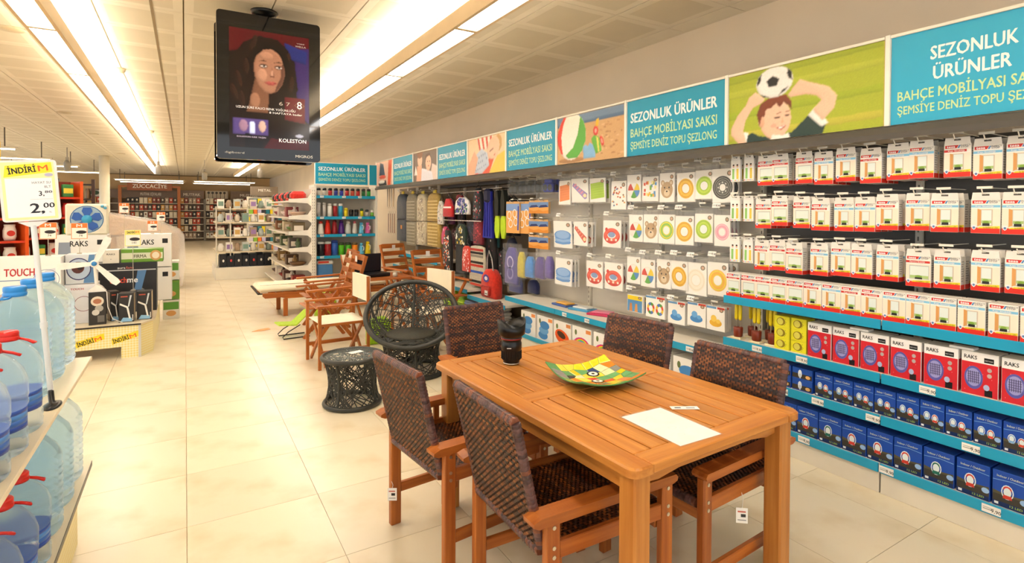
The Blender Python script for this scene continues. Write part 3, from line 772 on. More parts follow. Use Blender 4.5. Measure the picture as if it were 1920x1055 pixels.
# ---- blue lantern cartons
def lantern_art(p, cx, h, s, col, lay=3):
    p.ring(cx, h, s * .8, s * .66, 'D8E4EC', lay, 14, 1.5); p.ell(cx, h + s * .5, s * .55, s * .5, col, lay + .3, 12); p.ell(cx, h, s * .5, s * .75, 'DCE6E8', lay + .5, 12)
    p.pr([(cx - s * .6, h - s * 1.1), (cx + s * .6, h - s * 1.1), (cx + s * .5, h - s * .5), (cx - s * .5, h - s * .5)], col, lay + .7)
def lantern(kind):
    def fn(p, w, h, d):
        x = w / 2 - .0015
        p.rect(-x, x, .0015, h * .99, '1548A8', 1); p.rect(-x, x, h * .1, h * .34, '3A3630', 1.5); p.rect(-x, x, .0015, h * .14, '0C2A5C', 1.6)
        p.pr([(-x, h * .34), (x, h * .34), (x, h * .42), (-x * .2, h * .38), (-x, h * .44)], '54503C', 1.8)
        p.text('Indoor / Outdoor', 0, h * .83, .011, 'D5DCC8', w * .74, lay=3)
        p.pr([(-x, h * .72), (x * .1, h * .77), (x, h * .74), (x, h * .755), (x * .1, h * .785), (-x, h * .735)], '7FB0E0', 2)
        p.text('12 LED', x * .35, h * .06, .01, 'B8D64A', w * .35, lay=3); p.rect(-x * .9, -x * .66, h * .05, h * .12, 'E4E8EA', 3)
        p.ell(x * .78, h * .3, x * .24, h * .08, '8FB4E0', 2.5, 12)
        if kind == 'two':
            lantern_art(p, -x * .42, h * .47, w * .17, '7AA8D8'); lantern_art(p, x * .28, h * .43, w * .17, 'D24A34', 5)
        else: lantern_art(p, -x * .15, h * .45, w * .22, {'red': 'C83A2C', 'green': '16685A'}[kind])
        for s in (-1, 1):
            q = [(s * (w / 2 + .0004), d * .15, h * .2), (s * (w / 2 + .0004), d * .8, h * .2), (s * (w / 2 + .0004), d * .8, h * .6), (s * (w / 2 + .0004), d * .15, h * .6)]
            p.add(q, [(0, 1, 2, 3) if s > 0 else (3, 2, 1, 0)], '2F66C0')
    return fn
ls = carton(.104, .1, .14, '1A4FB4', lantern('two'), 0, 'lantern_box')
lr = carton(.128, .12, .165, '1A4FB4', lantern('red'), 0, 'lantern_box'); lg = carton(.128, .12, .165, '1A4FB4', lantern('green'), 0, 'lantern_box')
for i, y in enumerate([1.784, 1.674, 1.565, 1.457, 1.349, 1.241, 1.131, 1.02, .91, .8]):
    ls.put((3.225, y, .4202), RZ + random.uniform(-.03, .03), 'small blue box showing two lanterns, %s from the left' % ORD[i], 'small blue lantern boxes')
for i, y in enumerate([2.01, 1.877, 1.743, 1.61, 1.477, 1.344, 1.208, 1.07, .932, .795]):
    (lg if i in (0, 2, 6) else lr).put((3.222, y, .1602), RZ + random.uniform(-.02, .02), 'large blue box showing a %s camping lantern, %s from the left' % ('green' if i in (0, 2, 6) else 'red', ORD[i]), 'large blue lantern boxes')
def torch_art(p, w, h, d):
    x = w / 2 - .0015
    p.rect(-x, x, .001, h * .98, '1E50AC', 1); p.rect(-x, x, h * .1, h * .5, '3C342A', 1.5); p.ell(-x * .2, h * .5, x * .2, h * .35, 'DDE6EE', 2, 10); p.pr([(-x * .25, h * .1), (-x * .12, h * .1), (-x * .1, h * .5), (-x * .3, h * .5)], 'B8C4D0', 2.3)
    p.ell(x * .6, h * .3, x * .25, h * .15, 'E0B070', 2, 10)
ln = carton(.125, .1, .07, '1A4FB4', torch_art, 0, 'torch_box')
for i, (y, z) in enumerate([(1.915, .4202), (1.915, .4905), (2.05, .4202), (2.05, .4905)]):
    ln.put((3.225, y, z), RZ, 'flat blue torch box, %s of the %s pair' % (('lower', 'upper')[i % 2], ('right', 'left')[i // 2]), 'flat blue torch boxes')
# ---- yellow handled basting brushes in jars and yellow boxes
br = thing('grill_brush', '', 'brush')
b = MB('E6D8B0'); b.box(-.04, .04, -.03, .03, 0, .012, bev=.003); b.build('card_base', 'card', br)
b = MB('7A2E16'); b.lathe([(.026, .012), (.03, .02), (.032, .075), (.028, .08), (0, .08)], 14); b.build('sauce_jar', 'plastic', br)
for s in (-1, 1):
    b = MB('C9C2AE'); b.cyl((s * .014, 0, .078), (s * .014, 0, .13), .004, n=6); b.build('shaft', 'metal', br)
    b = MB('E6CC1E'); b.lathe([(.0, .125), (.009, .127), (.012, .14), (.012, .225), (.009, .235), (0, .236)], 10, (s * .015, 0, 0)); b.build('handle', 'plastic', br)
brs = Stock(br)
for i, (y, x) in enumerate([(2.39, 3.26), (2.25, 3.26), (2.14, 3.27), (2.22, 3.36), (2.35, 3.36)]):
    brs.put((x, y, .6452), RZ, 'yellow-handled grill brush set in a brown jar, %s' % ['leftmost at the shelf edge', 'middle one at the shelf edge', 'beside the yellow boxes', 'behind the middle one', 'behind the leftmost'][i], 'yellow-handled brush sets')
def yb(p, w, h, d):
    x = w / 2; p.rect(-x * .97, x * .97, .001, h * .97, 'E3DC2A', 1); p.ell(-x * .1, h * .5, x * .6, h * .36, '8C7A1C', 2, 14); p.ell(-x * .2, h * .5, x * .4, h * .3, 'D8D05A', 2.4, 12)
    for i in range(5): p.ell(x * (.4 + .1 * (i % 3)), h * (.2 + i * .14), x * .05, h * .04, '7A9A2A', 2.2, 6)
yl = carton(.1, .09, .07, 'DCD62C', yb, 0, 'yellow_box')
for c in range(2):
    for r in range(3):
        yl.put((3.24 + .01 * c, 2.06 - c * .105, .6452 + r * .0702), RZ, 'small yellow box, %s of the %s stack' % (('lowest', 'middle', 'top')[r], ('left', 'right')[c]), 'stacked yellow boxes')
# ================================================================ wall display, seasonal goods farther along
def pool(p, w, h, c, c2):
    p.ell(0, h * .4, w * .44, h * .2, c2, 2, 20)
    for i in range(3):
        p.pr([(-w * .45, h * (.22 + i * .09)), (-w * .38, h * (.16 + i * .09)), (0, h * (.12 + i * .09)), (w * .38, h * (.16 + i * .09)), (w * .45, h * (.22 + i * .09)), (w * .4, h * (.27 + i * .09)), (0, h * (.21 + i * .09)), (-w * .4, h * (.27 + i * .09))], (c, c2, c)[i], 2.3 + i * .2)
    p.ring(0, h * .48, w * .46, w * .38, c, 3, 20, .38 * h / w); p.ell(0, h * .48, w * .38, h * .14, c2, 3.2, 20)
def ringa(p, w, h, c, c2, spots=None):
    r = min(w, h) * .44
    p.ring(0, h * .46, r, r * .45, c, 2, 24); p.ring(0, h * .46, r * .92, r * .8, c2, 2.4, 24); p.ring(0, h * .46, r * .55, r * .46, c2, 2.4, 24)
    if spots:
        for i in range(8): p.ell(r * .7 * math.cos(i * PI / 4), h * .46 + r * .7 * math.sin(i * PI / 4), r * .13, r * .13, spots[i % len(spots)], 2.8, 8)
def mata(p, w, h, c, c2):
    P = [(-w * .44, h * .7), (-w * .36, h * .82), (w * .44, h * .36), (w * .4, h * .16), (w * .28, h * .13)]
    p.pr(P, c, 2)
    for i in range(5):
        for j in range(2): p.ell(-w * .3 + i * w * .13 + j * w * .07, h * .7 - i * h * .105 - j * h * .02 + j * h * .07, w * .06, h * .04, c2, 2.4, 10)
    p.ell(w * .3, h * .28, w * .1, h * .08, 'F0E0A8', 2.6, 12)
def flatmat(p, w, h, c, c2):
    p.pr([(-w * .42, h * .12), (w * .44, h * .2), (w * .4, h * .85), (-w * .44, h * .78)], c, 2)
    for i in range(6): p.pr([(-w * .43, h * (.18 + i * .1)), (w * .43, h * (.25 + i * .1)), (w * .43, h * (.265 + i * .1)), (-w * .43, h * (.195 + i * .1))], c2, 2.4)
def boat(p, w, h, c, c2):
    p.ring(0, h * .42, w * .46, w * .24, c, 2, 24, .62); p.ring(0, h * .47, w * .42, w * .24, 'E25A44', 2.3, 24, .58); p.ell(0, h * .47, w * .2, h * .1, c2, 2.5, 14)
    p.ell(-w * .3, h * .66, w * .08, h * .07, c, 2.6, 10)
    for x in (-.25, 0, .25): p.rect(w * x - w * .05, w * x + w * .05, h * .24, h * .32, 'F0E4D0', 2.8)
def beach(p, w, h, c, c2):
    cx, cz, r = 0, h * .42, min(w, h) * .42
    p.ell(cx, cz, r * 1.03, r * 1.03, 'C9C4B8', 1.6, 24)
    for i, cc in enumerate(['E8C81E', 'EFEAE0', 'D23B2C', 'EFEAE0', '58A83E', '4A8AC8']):
        a0 = i * PI / 3; p.pr([(cx, cz)] + [(cx + r * math.cos(a0 + j * PI / 15), cz + r * math.sin(a0 + j * PI / 15)) for j in range(6)], cc, 2)
def bear(p, w, h, c, c2):
    p.ell(0, h * .42, w * .4, h * .28, c, 2, 20)
    for s in (-1, 1): p.ell(s * w * .28, h * .66, w * .13, h * .1, c, 2, 12); p.ell(s * w * .28, h * .66, w * .07, h * .055, c2, 2.2, 10)
    p.ell(0, h * .32, w * .2, h * .12, c2, 2.4, 14); p.ell(0, h * .37, w * .06, h * .03, '2A211C', 2.7, 10)
    for s in (-1, 1): p.ell(s * w * .15, h * .5, w * .045, h * .035, '2A211C', 2.7, 10)
def castle(p, w, h, c, c2):
    cs = ['5B9BD0', 'E8B42E', '6FB23E', 'D5502E', 'EFE6A0']
    random.seed(5)
    for i in range(22):
        x, z = random.uniform(-.4, .3) * w, random.uniform(.1, .72) * h; p.rect(x, x + w * .12, z, z + h * .12, cs[i % 5], 2 + i * .08)
def tire(p, w, h, c, c2):
    r = min(w, h) * .47; z = h * .45
    p.ring(0, z, r, r * .55, '33342F', 2, 28); p.ring(0, z, r * .86, r * .8, '8A8B80', 2.4, 28); p.ring(0, z, r * .68, r * .62, '8A8B80', 2.4, 28); p.ring(0, z, r * .56, r * .3, '5A5A54', 2.2, 24)
    for i in range(8): p.ell(r * .44 * math.cos(i * PI / 4), z + r * .44 * math.sin(i * PI / 4), r * .07, r * .07, 'D8D6CC', 2.8, 8)
def toys(p, w, h, c, c2):
    cs = ['C86A4A', '8A6A4A', '5A78A0', 'D8A05A', 'B04030']; random.seed(8)
    for i in range(26): p.ell(random.uniform(-.4, .4) * w, random.uniform(.1, .8) * h, w * .06, h * .035, cs[i % 5], 2 + i * .05, 8)
def photo(p, w, h, c, c2):
    p.rect(-w * .47, w * .47, h * .03, h * .7, c, 2); p.rect(-w * .47, w * .47, h * .7, h * .95, 'E8CC2A', 2)
    for x, cc in ((-.25, 'C8884E'), (.1, 'D89A5E')): p.pr([(w * x - w * .1, h * .03), (w * x + w * .1, h * .03), (w * x + w * .06, h * .5), (w * x - w * .06, h * .5)], cc, 2.5)
def wheels(p, w, h, c, c2):
    for x in (-.22, .24): ringa_at(p, w * x, h * .42, w * .2)
def ringa_at(p, x, z, r):
    for i, cc in enumerate(['D8503A', '5C9A4A', '5A78C0', 'E8C03A', 'D8503A', '5C9A4A', '5A78C0', 'E8C03A']):
        p.ring(x, z, r, r * .5, cc, 2, 4, 1.2, 0, i * PI / 4, (i + 1) * PI / 4)
def duck(p, w, h, c, c2):
    p.ell(0, h * .32, w * .34, h * .16, c, 2, 16); p.ell(-w * .1, h * .5, w * .16, h * .14, c2, 2.4, 14); p.ell(w * .15, h * .4, w * .12, h * .09, c2, 2.3, 12)
packs = {}
def pack(key, w, h, fn, c, c2, bag=True, d=.014, redtop=False):
    t = thing('pack', '', 'packet'); t.name = 'inflatable_packet'
    b = MB('F2EFE9'); b.box(-w / 2, w / 2, 0, d, 0, h, bev=.002); b.build('insert_card', 'card', t)
    p = MB(); p.rect(-w * .49, w * .49, h * .01, h * .99, 'F4F1EA', 1); fn(p, w, h, c, c2)
    p.ell(w * .32, h * .86, w * .11, h * .075, '6A6A4E', 3, 12); p.ell(w * .32, h * .86, w * .07, h * .05, 'C8A088', 3.3, 10)
    if redtop: p.rect(w * .1, w * .49, h * .9, h * .99, 'C8402C', 3); p.rect(-w * .49, w * .05, h * .9, h * .99, '6A9AC8', 3)
    p.build('card_print', 'print', t)
    if bag:
        f = MB(); f.box(-w / 2 - .006, w / 2 + .006, -.008, d + .004, -.012, h + .045, bev=.004); f.build('clear_bag', 'film', t)
    packs[key] = Stock(t)
pack('omat', .21, .25, flatmat, 'E8843A', 'D86A28'); pack('pmat', .27, .24, mata, '9A8AC8', 'E090A8'); pack('gmat', .22, .23, flatmat, 'A8CC2A', '8AB41E')
pack('toys', .19, .26, toys, '', ''); pack('beach', .165, .235, beach, '', ''); pack('castle', .19, .21, castle, '', ''); pack('bear', .165, .24, bear, 'B89A72', 'DCC8A4')
pack('yring', .18, .23, ringa, 'EDBE2C', 'D8A018'); pack('gring', .165, .22, ringa, 'B8D63A', '98BE22'); pack('tire', .18, .25, tire, '', '')
pack('pool', .3, .28, pool, '5C94D6', '8AB4E4'); pack('rmat', .23, .24, mata, 'D8584A', 'E88A70'); pack('boat', .25, .25, boat, 'CE2F22', '7A9AC8')
pack('mring', .17, .24, ringa, '8CC24A', 'E8D23A', ['D8503A', '5A78C0']); pack('pring', .14, .23, ringa, 'E8A0B4', 'F0C4CE')
pack('wring', .2, .25, ringa, 'F0EADA', 'E8DEC8', ['D8503A', 'E8B83A', '88AA3A']); pack('oring', .185, .25, ringa, 'EDB22A', 'E8D23A', ['D8503A', 'E8843A'])
pack('photo', .19, .15, photo, '5A90C0', '', False, .03); pack('wheel', .21, .18, wheels, '', '', False, .03, True)
pack('duckb', .17, .18, duck, '4A8AC8', '6AA8DC', False, .03, True); pack('duck', .16, .18, duck, 'E8B43A', 'F0CC5A', False, .03, True)
PN = {'omat': 'orange air mat', 'pmat': 'purple and pink air mat', 'gmat': 'lime green air mat', 'toys': 'small toy figures', 'beach': 'striped beach ball', 'castle': 'colourful block castle',
      'bear': 'brown bear-shaped ring', 'yring': 'yellow swim ring', 'gring': 'lime swim ring', 'tire': 'black tyre-shaped ring', 'pool': 'blue paddling pool', 'rmat': 'red air mat', 'boat': 'red baby boat',
      'mring': 'multicoloured swim ring', 'pring': 'pink swim ring', 'wring': 'white patterned swim ring', 'oring': 'orange patterned swim ring', 'photo': 'yellow and blue photo', 'wheel': 'two ring toys', 'duckb': 'blue float', 'duck': 'yellow float'}
HR_ = [('top', [(4.56, 1.58, 'omat'), (4.3, 1.6, 'pmat'), (4.03, 1.6, 'gmat'), (3.74, 1.53, 'toys'), (3.54, 1.6, 'beach'), (3.35, 1.6, 'castle'), (3.16, 1.59, 'bear'), (2.96, 1.59, 'yring'), (2.79, 1.61, 'gring'), (2.62, 1.58, 'tire')]),
       ('second', [(4.58, 1.13, 'pool'), (4.29, 1.17, 'rmat'), (3.83, 1.18, 'boat'), (3.51, 1.25, 'beach'), (3.335, 1.25, 'bear'), (3.16, 1.25, 'mring'), (2.975, 1.25, 'yring'), (2.79, 1.28, 'gring'), (2.62, 1.26, 'pring')]),
       ('third', [(4.58, .74, 'pool'), (4.07, .78, 'boat'), (3.8, .79, 'boat'), (3.54, .88, 'beach'), (3.365, .87, 'beach'), (3.185, .88, 'bear'), (3.02, .89, 'yring'), (2.855, .87, 'wring'), (2.655, .89, 'oring')]),
       ('lowest', [(3.52, .63, 'photo'), (3.28, .62, 'wheel'), (3.05, .61, 'duckb'), (2.85, .63, 'duckb'), (2.67, .63, 'duck')])]
HT = {'toys': .26, 'pool': .28, 'tire': .25, 'boat': .25, 'omat': .25, 'wring': .25, 'oring': .25}
for rn, L in HR_:
    for i, (y, z, k) in enumerate(L):
        last = rn == 'lowest'
        hh = (.18 if last else HT.get(k, .235)) + (.01 if last else .035)
        hook(y, z + hh, 'wire hook of the %s packet in the %s swim toy row' % (ORD[i], rn), 3.345)
        packs[k].put((3.38, y, z), (random.uniform(-.03, .05), 0, RZ + random.uniform(-.05, .05)), '%s packet, %s from the left in the %s swim toy row' % (PN[k], ORD[i], rn), 'hanging swim toy packets')
        for q in range(1 if last else 2):
            packs[k].put((3.43 + .045 * q, y + random.uniform(-.012, .012), z - random.uniform(0, .01)), RZ + random.uniform(-.04, .04), '%s packet, %s behind the %s of the %s swim toy row' % (PN[k], ('next', 'second')[q], ORD[i], rn), 'swim toy packets behind the front ones')
        if i % 3 != 1 or rn == 'third': ptag(3.325, y + .01, z + hh + .03, 'hook price tag above the %s packet of the %s swim toy row' % (ORD[i], rn), RZ, -.3)
# slim packs beside the insect screens
def baby(p, w, h, d):
    x = w / 2; p.rect(-x * .97, x * .97, .001, h * .98, 'F0EEE8', 1)
    for s in (-1, 1): p.rect(s * x * .45 - x * .22, s * x * .45 + x * .22, h * .12, h * .6, ('8CC46A', 'E4C84A')[s > 0], 2); p.ell(s * x * .4, h * .72, x * .2, h * .07, 'E0B498', 2.2, 10); p.ell(s * x * .4, h * .77, x * .2, h * .04, '3A2A20', 2.4, 10)
    for i in range(6): p.ell(x * (-.8 + .3 * i), h * .06, x * .1, h * .03, ['D85A7A', '7AB8D8', 'E8C43A'][i % 3], 2.2, 8)
bp_ = carton(.078, .02, .15, 'EFEDE8', baby, .025, 'spray_packet', 'packet')
for r, z in enumerate((1.725, 1.45, 1.165)):
    for c, y in enumerate((2.455, 2.35)):
        hook(y, z + .165, 'wire hook of the slim packet, %s row, %s column' % (('top', 'second', 'third')[r], ('left', 'right')[c]), 3.27)
        for q in range(2):
            bp_.put((3.3 + q * .05, y, z), RZ + random.uniform(-.1, .1), 'slim white spray packet, %s row, %s column, %s' % (('top', 'second', 'third')[r], ('left', 'right')[c], ('in front', 'behind')[q]), 'slim white packets')
# ---- long shelf and boxes below
for k in range(3):
    a = 2.4676 + k; t = shelf(a, a + 1, .52, 'long white shelf with turquoise rail %s' % ['under the swim rings', 'under the paddling pools', 'under the goggles'][k])
for k, y in enumerate((2.75, 3.95, 4.3)): ptag(SX - .0215, y, .497, 'price tag on the long white shelf rail, %s from the camera' % ORD[k])
for k, (y, c1, c2) in enumerate([(4.6, '3A5AA0', 'E8B04A'), (4.3, '4A9AC8', 'E0E4E4'), (4.0, 'C02A5A', 'E07A9A')]):
    b = MB(c1); b.box(-.13, .13, -.08, .08, 0, .02, bev=.005); b.box(-.09, .1, -.05, .06, .02, .035, c2, .004)
    tag(b.build('flat_swim_packet', 'plastic', None, (3.42, y, .5205), RZ + .2 * k), 'flat folded swim packet lying on the white shelf, %s' % ['farthest, dark blue', 'middle, light blue', 'nearest, magenta'][k], 'packet', 'flat packets on the white shelf')
def bx_art(kind):
    def fn(p, w, h, d):
        x = w / 2; p.rect(-x * .99, x * .99, .002, h * .98, 'F0EEE9', 1); p.ell(x * -.6, h * .78, x * .12, h * .1, '6A7A4A', 3, 10); p.rect(x * .45, x * .95, h * .82, h * .95, 'E08A4A', 2)
        if kind == 0:
            for i in range(3): p.ell(x * (.1 * i - .2), h * (.25 + .2 * i), x * .6, h * .16, ('3F86C8', '6AA6DA', '3F86C8')[i], 2 + .2 * i, 16)
        if kind == 1: p.ell(0, h * .42, x * .85, h * .26, 'E2571E', 2, 18, rot=-.25); p.ell(-x * .1, h * .5, x * .5, h * .12, '4A2A1C', 2.4, 14, rot=-.25); p.ell(x * .4, h * .28, x * .25, h * .06, 'E8C43A', 2.6, 10, rot=-.2)
        if kind == 2:
            for i, cc in enumerate(['D0409A', 'E84A3A', 'EDD22E', '6CC23A', '4A8ADA']): p.ell(0, h * .3 + h * .02 * i, x * (.92 - .12 * i), h * (.34 - .05 * i), cc, 2 + .2 * i, 20)
    return fn
bxs = [carton(.29, .3, .27, 'ECE9E2', bx_art(k), 0, 'inflatable_box') for k in range(3)]
for k, (y, q) in enumerate([(5.02, 0), (4.7, 0), (4.39, 1), (4.08, 2), (3.76, 2), (3.44, 1), (3.12, 2), (2.8, 0)]):
    bxs[q].put((3.235, y, .1355), RZ, 'big box showing %s, %s from the far end under the white shelf' % (['a blue pool', 'an orange boat', 'a rainbow pool'][q], ORD[k]), 'inflatable boxes under the white shelf')
for k in range(4):
    a = 2.4676 + k; b = MB(); b.box(SX - .02, SX - .009, a + .004, a + .996, .114, .16, bev=.002); tag(b.build('base_price_rail', 'blue'), 'turquoise base rail %s' % ['under the swim rings', 'under the pools', 'under the goggles', 'under the blue fins'][k], 'price rail', 'base price rails')

# ---- goggles, snorkel packs and fins
def goggles(c):
    t = thing('swim_mask', '', 'mask')
    b = MB(c); b.box(-.07, .07, .0, .05, .0, .1, bev=.015); b.box(-.05, .05, .0, .05, .1, .14, bev=.01); b.build('mask', 'rubber', t)
    g = MB('2A3034'); g.ell(-.032, .05, .03, .036, '2C3236', 3); g.ell(.032, .05, .03, .036, '2C3236', 3); g.build('lens', 'plastic', t)
    f = MB(); f.box(-.082, .082, -.012, .06, -.02, .16, bev=.01); f.build('clear_bag', 'film', t)
    return Stock(t)
gk, gb = goggles('26261F'), goggles('2A3CA0')
for i, y in enumerate([5.6, 5.38, 5.2, 5.02, 4.87]):
    hook(y, 1.885, 'wire hook of the %s swim mask' % ORD[i], 3.34)
    (gb if i == 4 else gk).put((3.38, y, 1.72), RZ + .3, '%s bagged swim mask, %s from the left' % ('blue' if i == 4 else 'black', ORD[i]), 'bagged swim masks')
    (gb if i == 4 else gk).put((3.47, y, 1.72), RZ + .3, '%s bagged swim mask behind the %s from the left' % ('blue' if i == 4 else 'black', ORD[i]), 'bagged swim masks behind')
def beachpk(p, w, h, d):
    x = w / 2; p.rect(-x * .98, x * .98, .001, h * .98, 'E0A050', 1); p.rect(-x * .98, x * .98, h * .55, h * .98, '6A8AB8', 1.5); p.pr([(-x * .9, h * .5), (x * .9, h * .55), (x * .6, h * .75), (-x * .5, h * .72)], '2E3A70', 2)
    p.pr([(-x * .98, .001), (x * .98, .001), (x * .98, h * .3), (0, h * .2), (-x * .98, h * .35)], 'D88A2A', 2.2)
pk = carton(.17, .03, .13, 'D8A868', beachpk, .02, 'beach_game_packet', 'packet')
for i, z in enumerate((1.485, 1.27, 1.09)):
    for j, y in enumerate((5.17, 4.98)):
        hook(y, z + .14, 'wire hook of the sandy coloured packet, %s row, %s column' % (('top', 'middle', 'low')[i], ('left', 'right')[j]), 3.35)
        pk.put((3.4, y, z), RZ + .15, 'sandy orange beach packet, %s row, %s column' % (('top', 'middle', 'low')[i], ('left', 'right')[j]), 'beach packets')
def paddle_art(p, w, h, d):
    x = w / 2; p.rect(-x * .98, x * .98, .001, h * .98, 'E3A65A', 1); p.rect(-x * .98, x * .98, h * .75, h * .98, '7A9ACC', 1.5)
    for s, z in ((-.5, .6), (.3, .66), (-.3, .32), (.45, .38)): p.ring(x * s, h * z, x * .32, x * .24, 'E6E6E2', 2, 14, 1.3)
    p.pr([(x * .7, h * .1), (x * .9, h * .1), (x * .95, h * .9), (x * .75, h * .9)], '2E4AA8', 2.4)
pd = carton(.25, .04, .36, 'D8A868', paddle_art, .02, 'racket_packet', 'packet')
for j, y in enumerate((5.6, 5.42)): pd.put((3.38 + j * .05, y, 1.245), RZ + .15, 'tall orange racket packet with grey ring shapes, %s' % ('left one', 'right one')[j], 'racket packets'); hook(y, 1.62, 'wire hook of the %s racket packet' % ('left', 'right')[j], 3.35)
fin = MB('22289A'); fin.prism([(-.08, .6), (.08, .6), (.09, .42), (.12, .1), (.13, .0), (-.13, .0), (-.12, .1), (-.09, .42)], 0, .03)
f0 = thing('swim_fin', 'pair of dark blue swim fins hanging by the dark clothes', 'swim fins', (3.36, 6.2, 1.16), RZ)
fin.build('fin_blade', 'rubber', f0)
b = MB('14163A'); b.box(-.075, .075, -.03, .07, .46, .64, bev=.03); b.build('foot_pocket', 'rubber', f0)
for s in (-1, 0, 1):
    b = MB('1A1F80'); b.box(s * .07 - .008, s * .07 + .008, -.012, .0, .02, .46, bev=.004); b.build('rib', 'rubber', f0)
for k, y in enumerate((5.95, 5.8)):
    t = thing('swim_fin', 'slim lime and black swim fin, %s of the pair' % ('left', 'right')[k], 'swim fin', (3.36, y, 1.17), RZ, 'lime swim fins')
    b = MB('B4D21E'); b.prism([(-.03, .0), (.03, .0), (.06, .1), (.055, .24), (.02, .3), (-.02, .3), (-.055, .24), (-.06, .1)], 0, .02); b.build('fin_blade', 'rubber', t)
    b = MB('1A1C14'); b.prism([(-.04, .28), (.04, .28), (.05, .46), (.02, .6), (-.02, .6), (-.05, .46)], -.01, .05); b.build('foot_pocket', 'rubber', t)
# bagged sets below
def soft(name, label, cat, w, h, d, col, loc, rz=RZ, m='fabric', stripes=None, film=False, group=None, top=.8):
    t = thing(name, label, cat, loc, rz, group)
    b = MB(col)
    P = [(-w * .5, 0), (w * .5, 0), (w * .5, h * .55), (w * .42, h * top), (w * .2, h), (-w * .2, h), (-w * .42, h * top), (-w * .5, h * .55)]
    n = len(P)
    for y, s in ((0, .86), (d * .2, 1), (d * .8, 1), (d, .86)):
        pass
    rings = [(0, .86), (d * .2, 1), (d * .8, 1), (d, .86)]
    vs = [(x * s, y, h * .5 + (z - h * .5) * s) for y, s in rings for x, z in P]
    fs = [tuple(range(n)), tuple(range(3 * n, 4 * n))[::-1]]
    for r in range(3): fs += [(r * n + (i + 1) % n, r * n + i, (r + 1) * n + i, (r + 1) * n + (i + 1) % n) for i in range(n)]
    b.add(vs, fs, None, True); b.build('body', m, t)
    if stripes:
        p = MB(); stripes(p, w * .86, h); p.build('pattern', 'print', t)
    if film:
        f = MB(); f.box(-w * .55, w * .55, -.015, d + .01, -.02, h + .05, bev=.01); f.build('clear_bag', 'film', t)
    return t
def ringpat(p, w, h): p.ring(0, h * .6, w * .3, w * .22, 'B8B4DC', 3, 14); p.ring(0, h * .3, w * .3, w * .2, '8A86C0', 3, 14)
soft('fin_bag', 'large violet bagged snorkel set beside yellow pack', 'bag', .3, .44, .06, '5A569C', (3.36, 5.62, .63), stripes=ringpat, film=True)
soft('fin_bag', 'slim yellow bagged swim set', 'bag', .14, .3, .05, 'CFC04A', (3.37, 5.41, .73), film=True)
soft('swim_vest', 'light blue bagged armbands left of the violet ones', 'armbands', .17, .24, .06, '4A90DC', (3.37, 5.23, .75), film=True, group='bagged armbands')
soft('swim_vest', 'violet bagged armbands right of the light blue ones', 'armbands', .18, .24, .06, '5A4A94', (3.37, 5.02, .76), film=True, group='bagged armbands')
soft('swim_vest', 'violet bagged armbands nearest the paddling pools', 'armbands', .12, .24, .06, '6A58A8', (3.37, 4.85, .78), film=True, group='bagged armbands')
soft('swim_bag', 'navy folded bag hanging low under the violet set', 'bag', .26, .2, .06, '23307E', (3.4, 5.6, .53), group=None, film=True)
soft('swim_bag', 'dark blue bag partly behind the armbands', 'bag', .2, .16, .06, '1C2450', (3.46, 5.3, .55))
# ---- clothes on hangers
def flor(cols, n=60, sd=1):
    def fn(p, w, h):
        random.seed(sd)
        for i in range(n):
            z = random.uniform(.04, .9) * h; ww = .46 if z < h * .55 else .3
            p.ell(random.uniform(-ww, ww) * w, z, w * random.uniform(.03, .08), w * random.uniform(.03, .08), random.choice(cols), 2 + i * .03, 8)
    return fn
def strp(cols):
    def fn(p, w, h):
        n = len(cols)
        for i, c in enumerate(cols):
            if c: p.pr([(-w * .48, h * .95 * i / n), (w * .48, h * .95 * i / n), (w * .48, h * .95 * (i + .75) / n), (-w * .48, h * .95 * (i + .75) / n)], c, 2)
    return fn
soft('beach_towel', 'striped towel in grey, red, blue and black', 'towel', .46, .54, .04, 'C6BEA8', (3.37, 6.52, .5), stripes=strp(['C8402C', '1C1C1E', '', 'B8B0A0', '2A5AB8', '', 'C03022', '1C1C1E', '', '8A8478', '1C1C1E', 'B03028']), top=.97)
bp = soft('backpack', 'small red child backpack with violet patch', 'backpack', .36, .36, .14, 'D8311E', (3.3, 6.1, .402), group=None)
b = MB('4A3A8A'); b.ell(0, .25, .08, .05, '4A3A90', 30, 14); b.ell(0, .25, .04, .025, 'E8E4F0', 31, 12); b.build('patch', 'fabric', bp)
b = MB('B02212'); b.box(-.12, .12, -.03, .0, .03, .15, bev=.02); b.build('front_pocket', 'fabric', bp)
b = MB('EEEAE4'); b.rect(-.0, .08, .04, .1, 'EEEAE4', 80); b.rect(.01, .07, .055, .065, '333333', 82); b.build('swing_tag', 'print', bp)
b = MB('B8B4AC'); b.tube([(-.08, .05, .34), (-.06, .04, .5), (.0, .03, .6), (.06, .04, .5), (.08, .05, .34)], .008, 5); b.build('strap', 'fabric', bp)
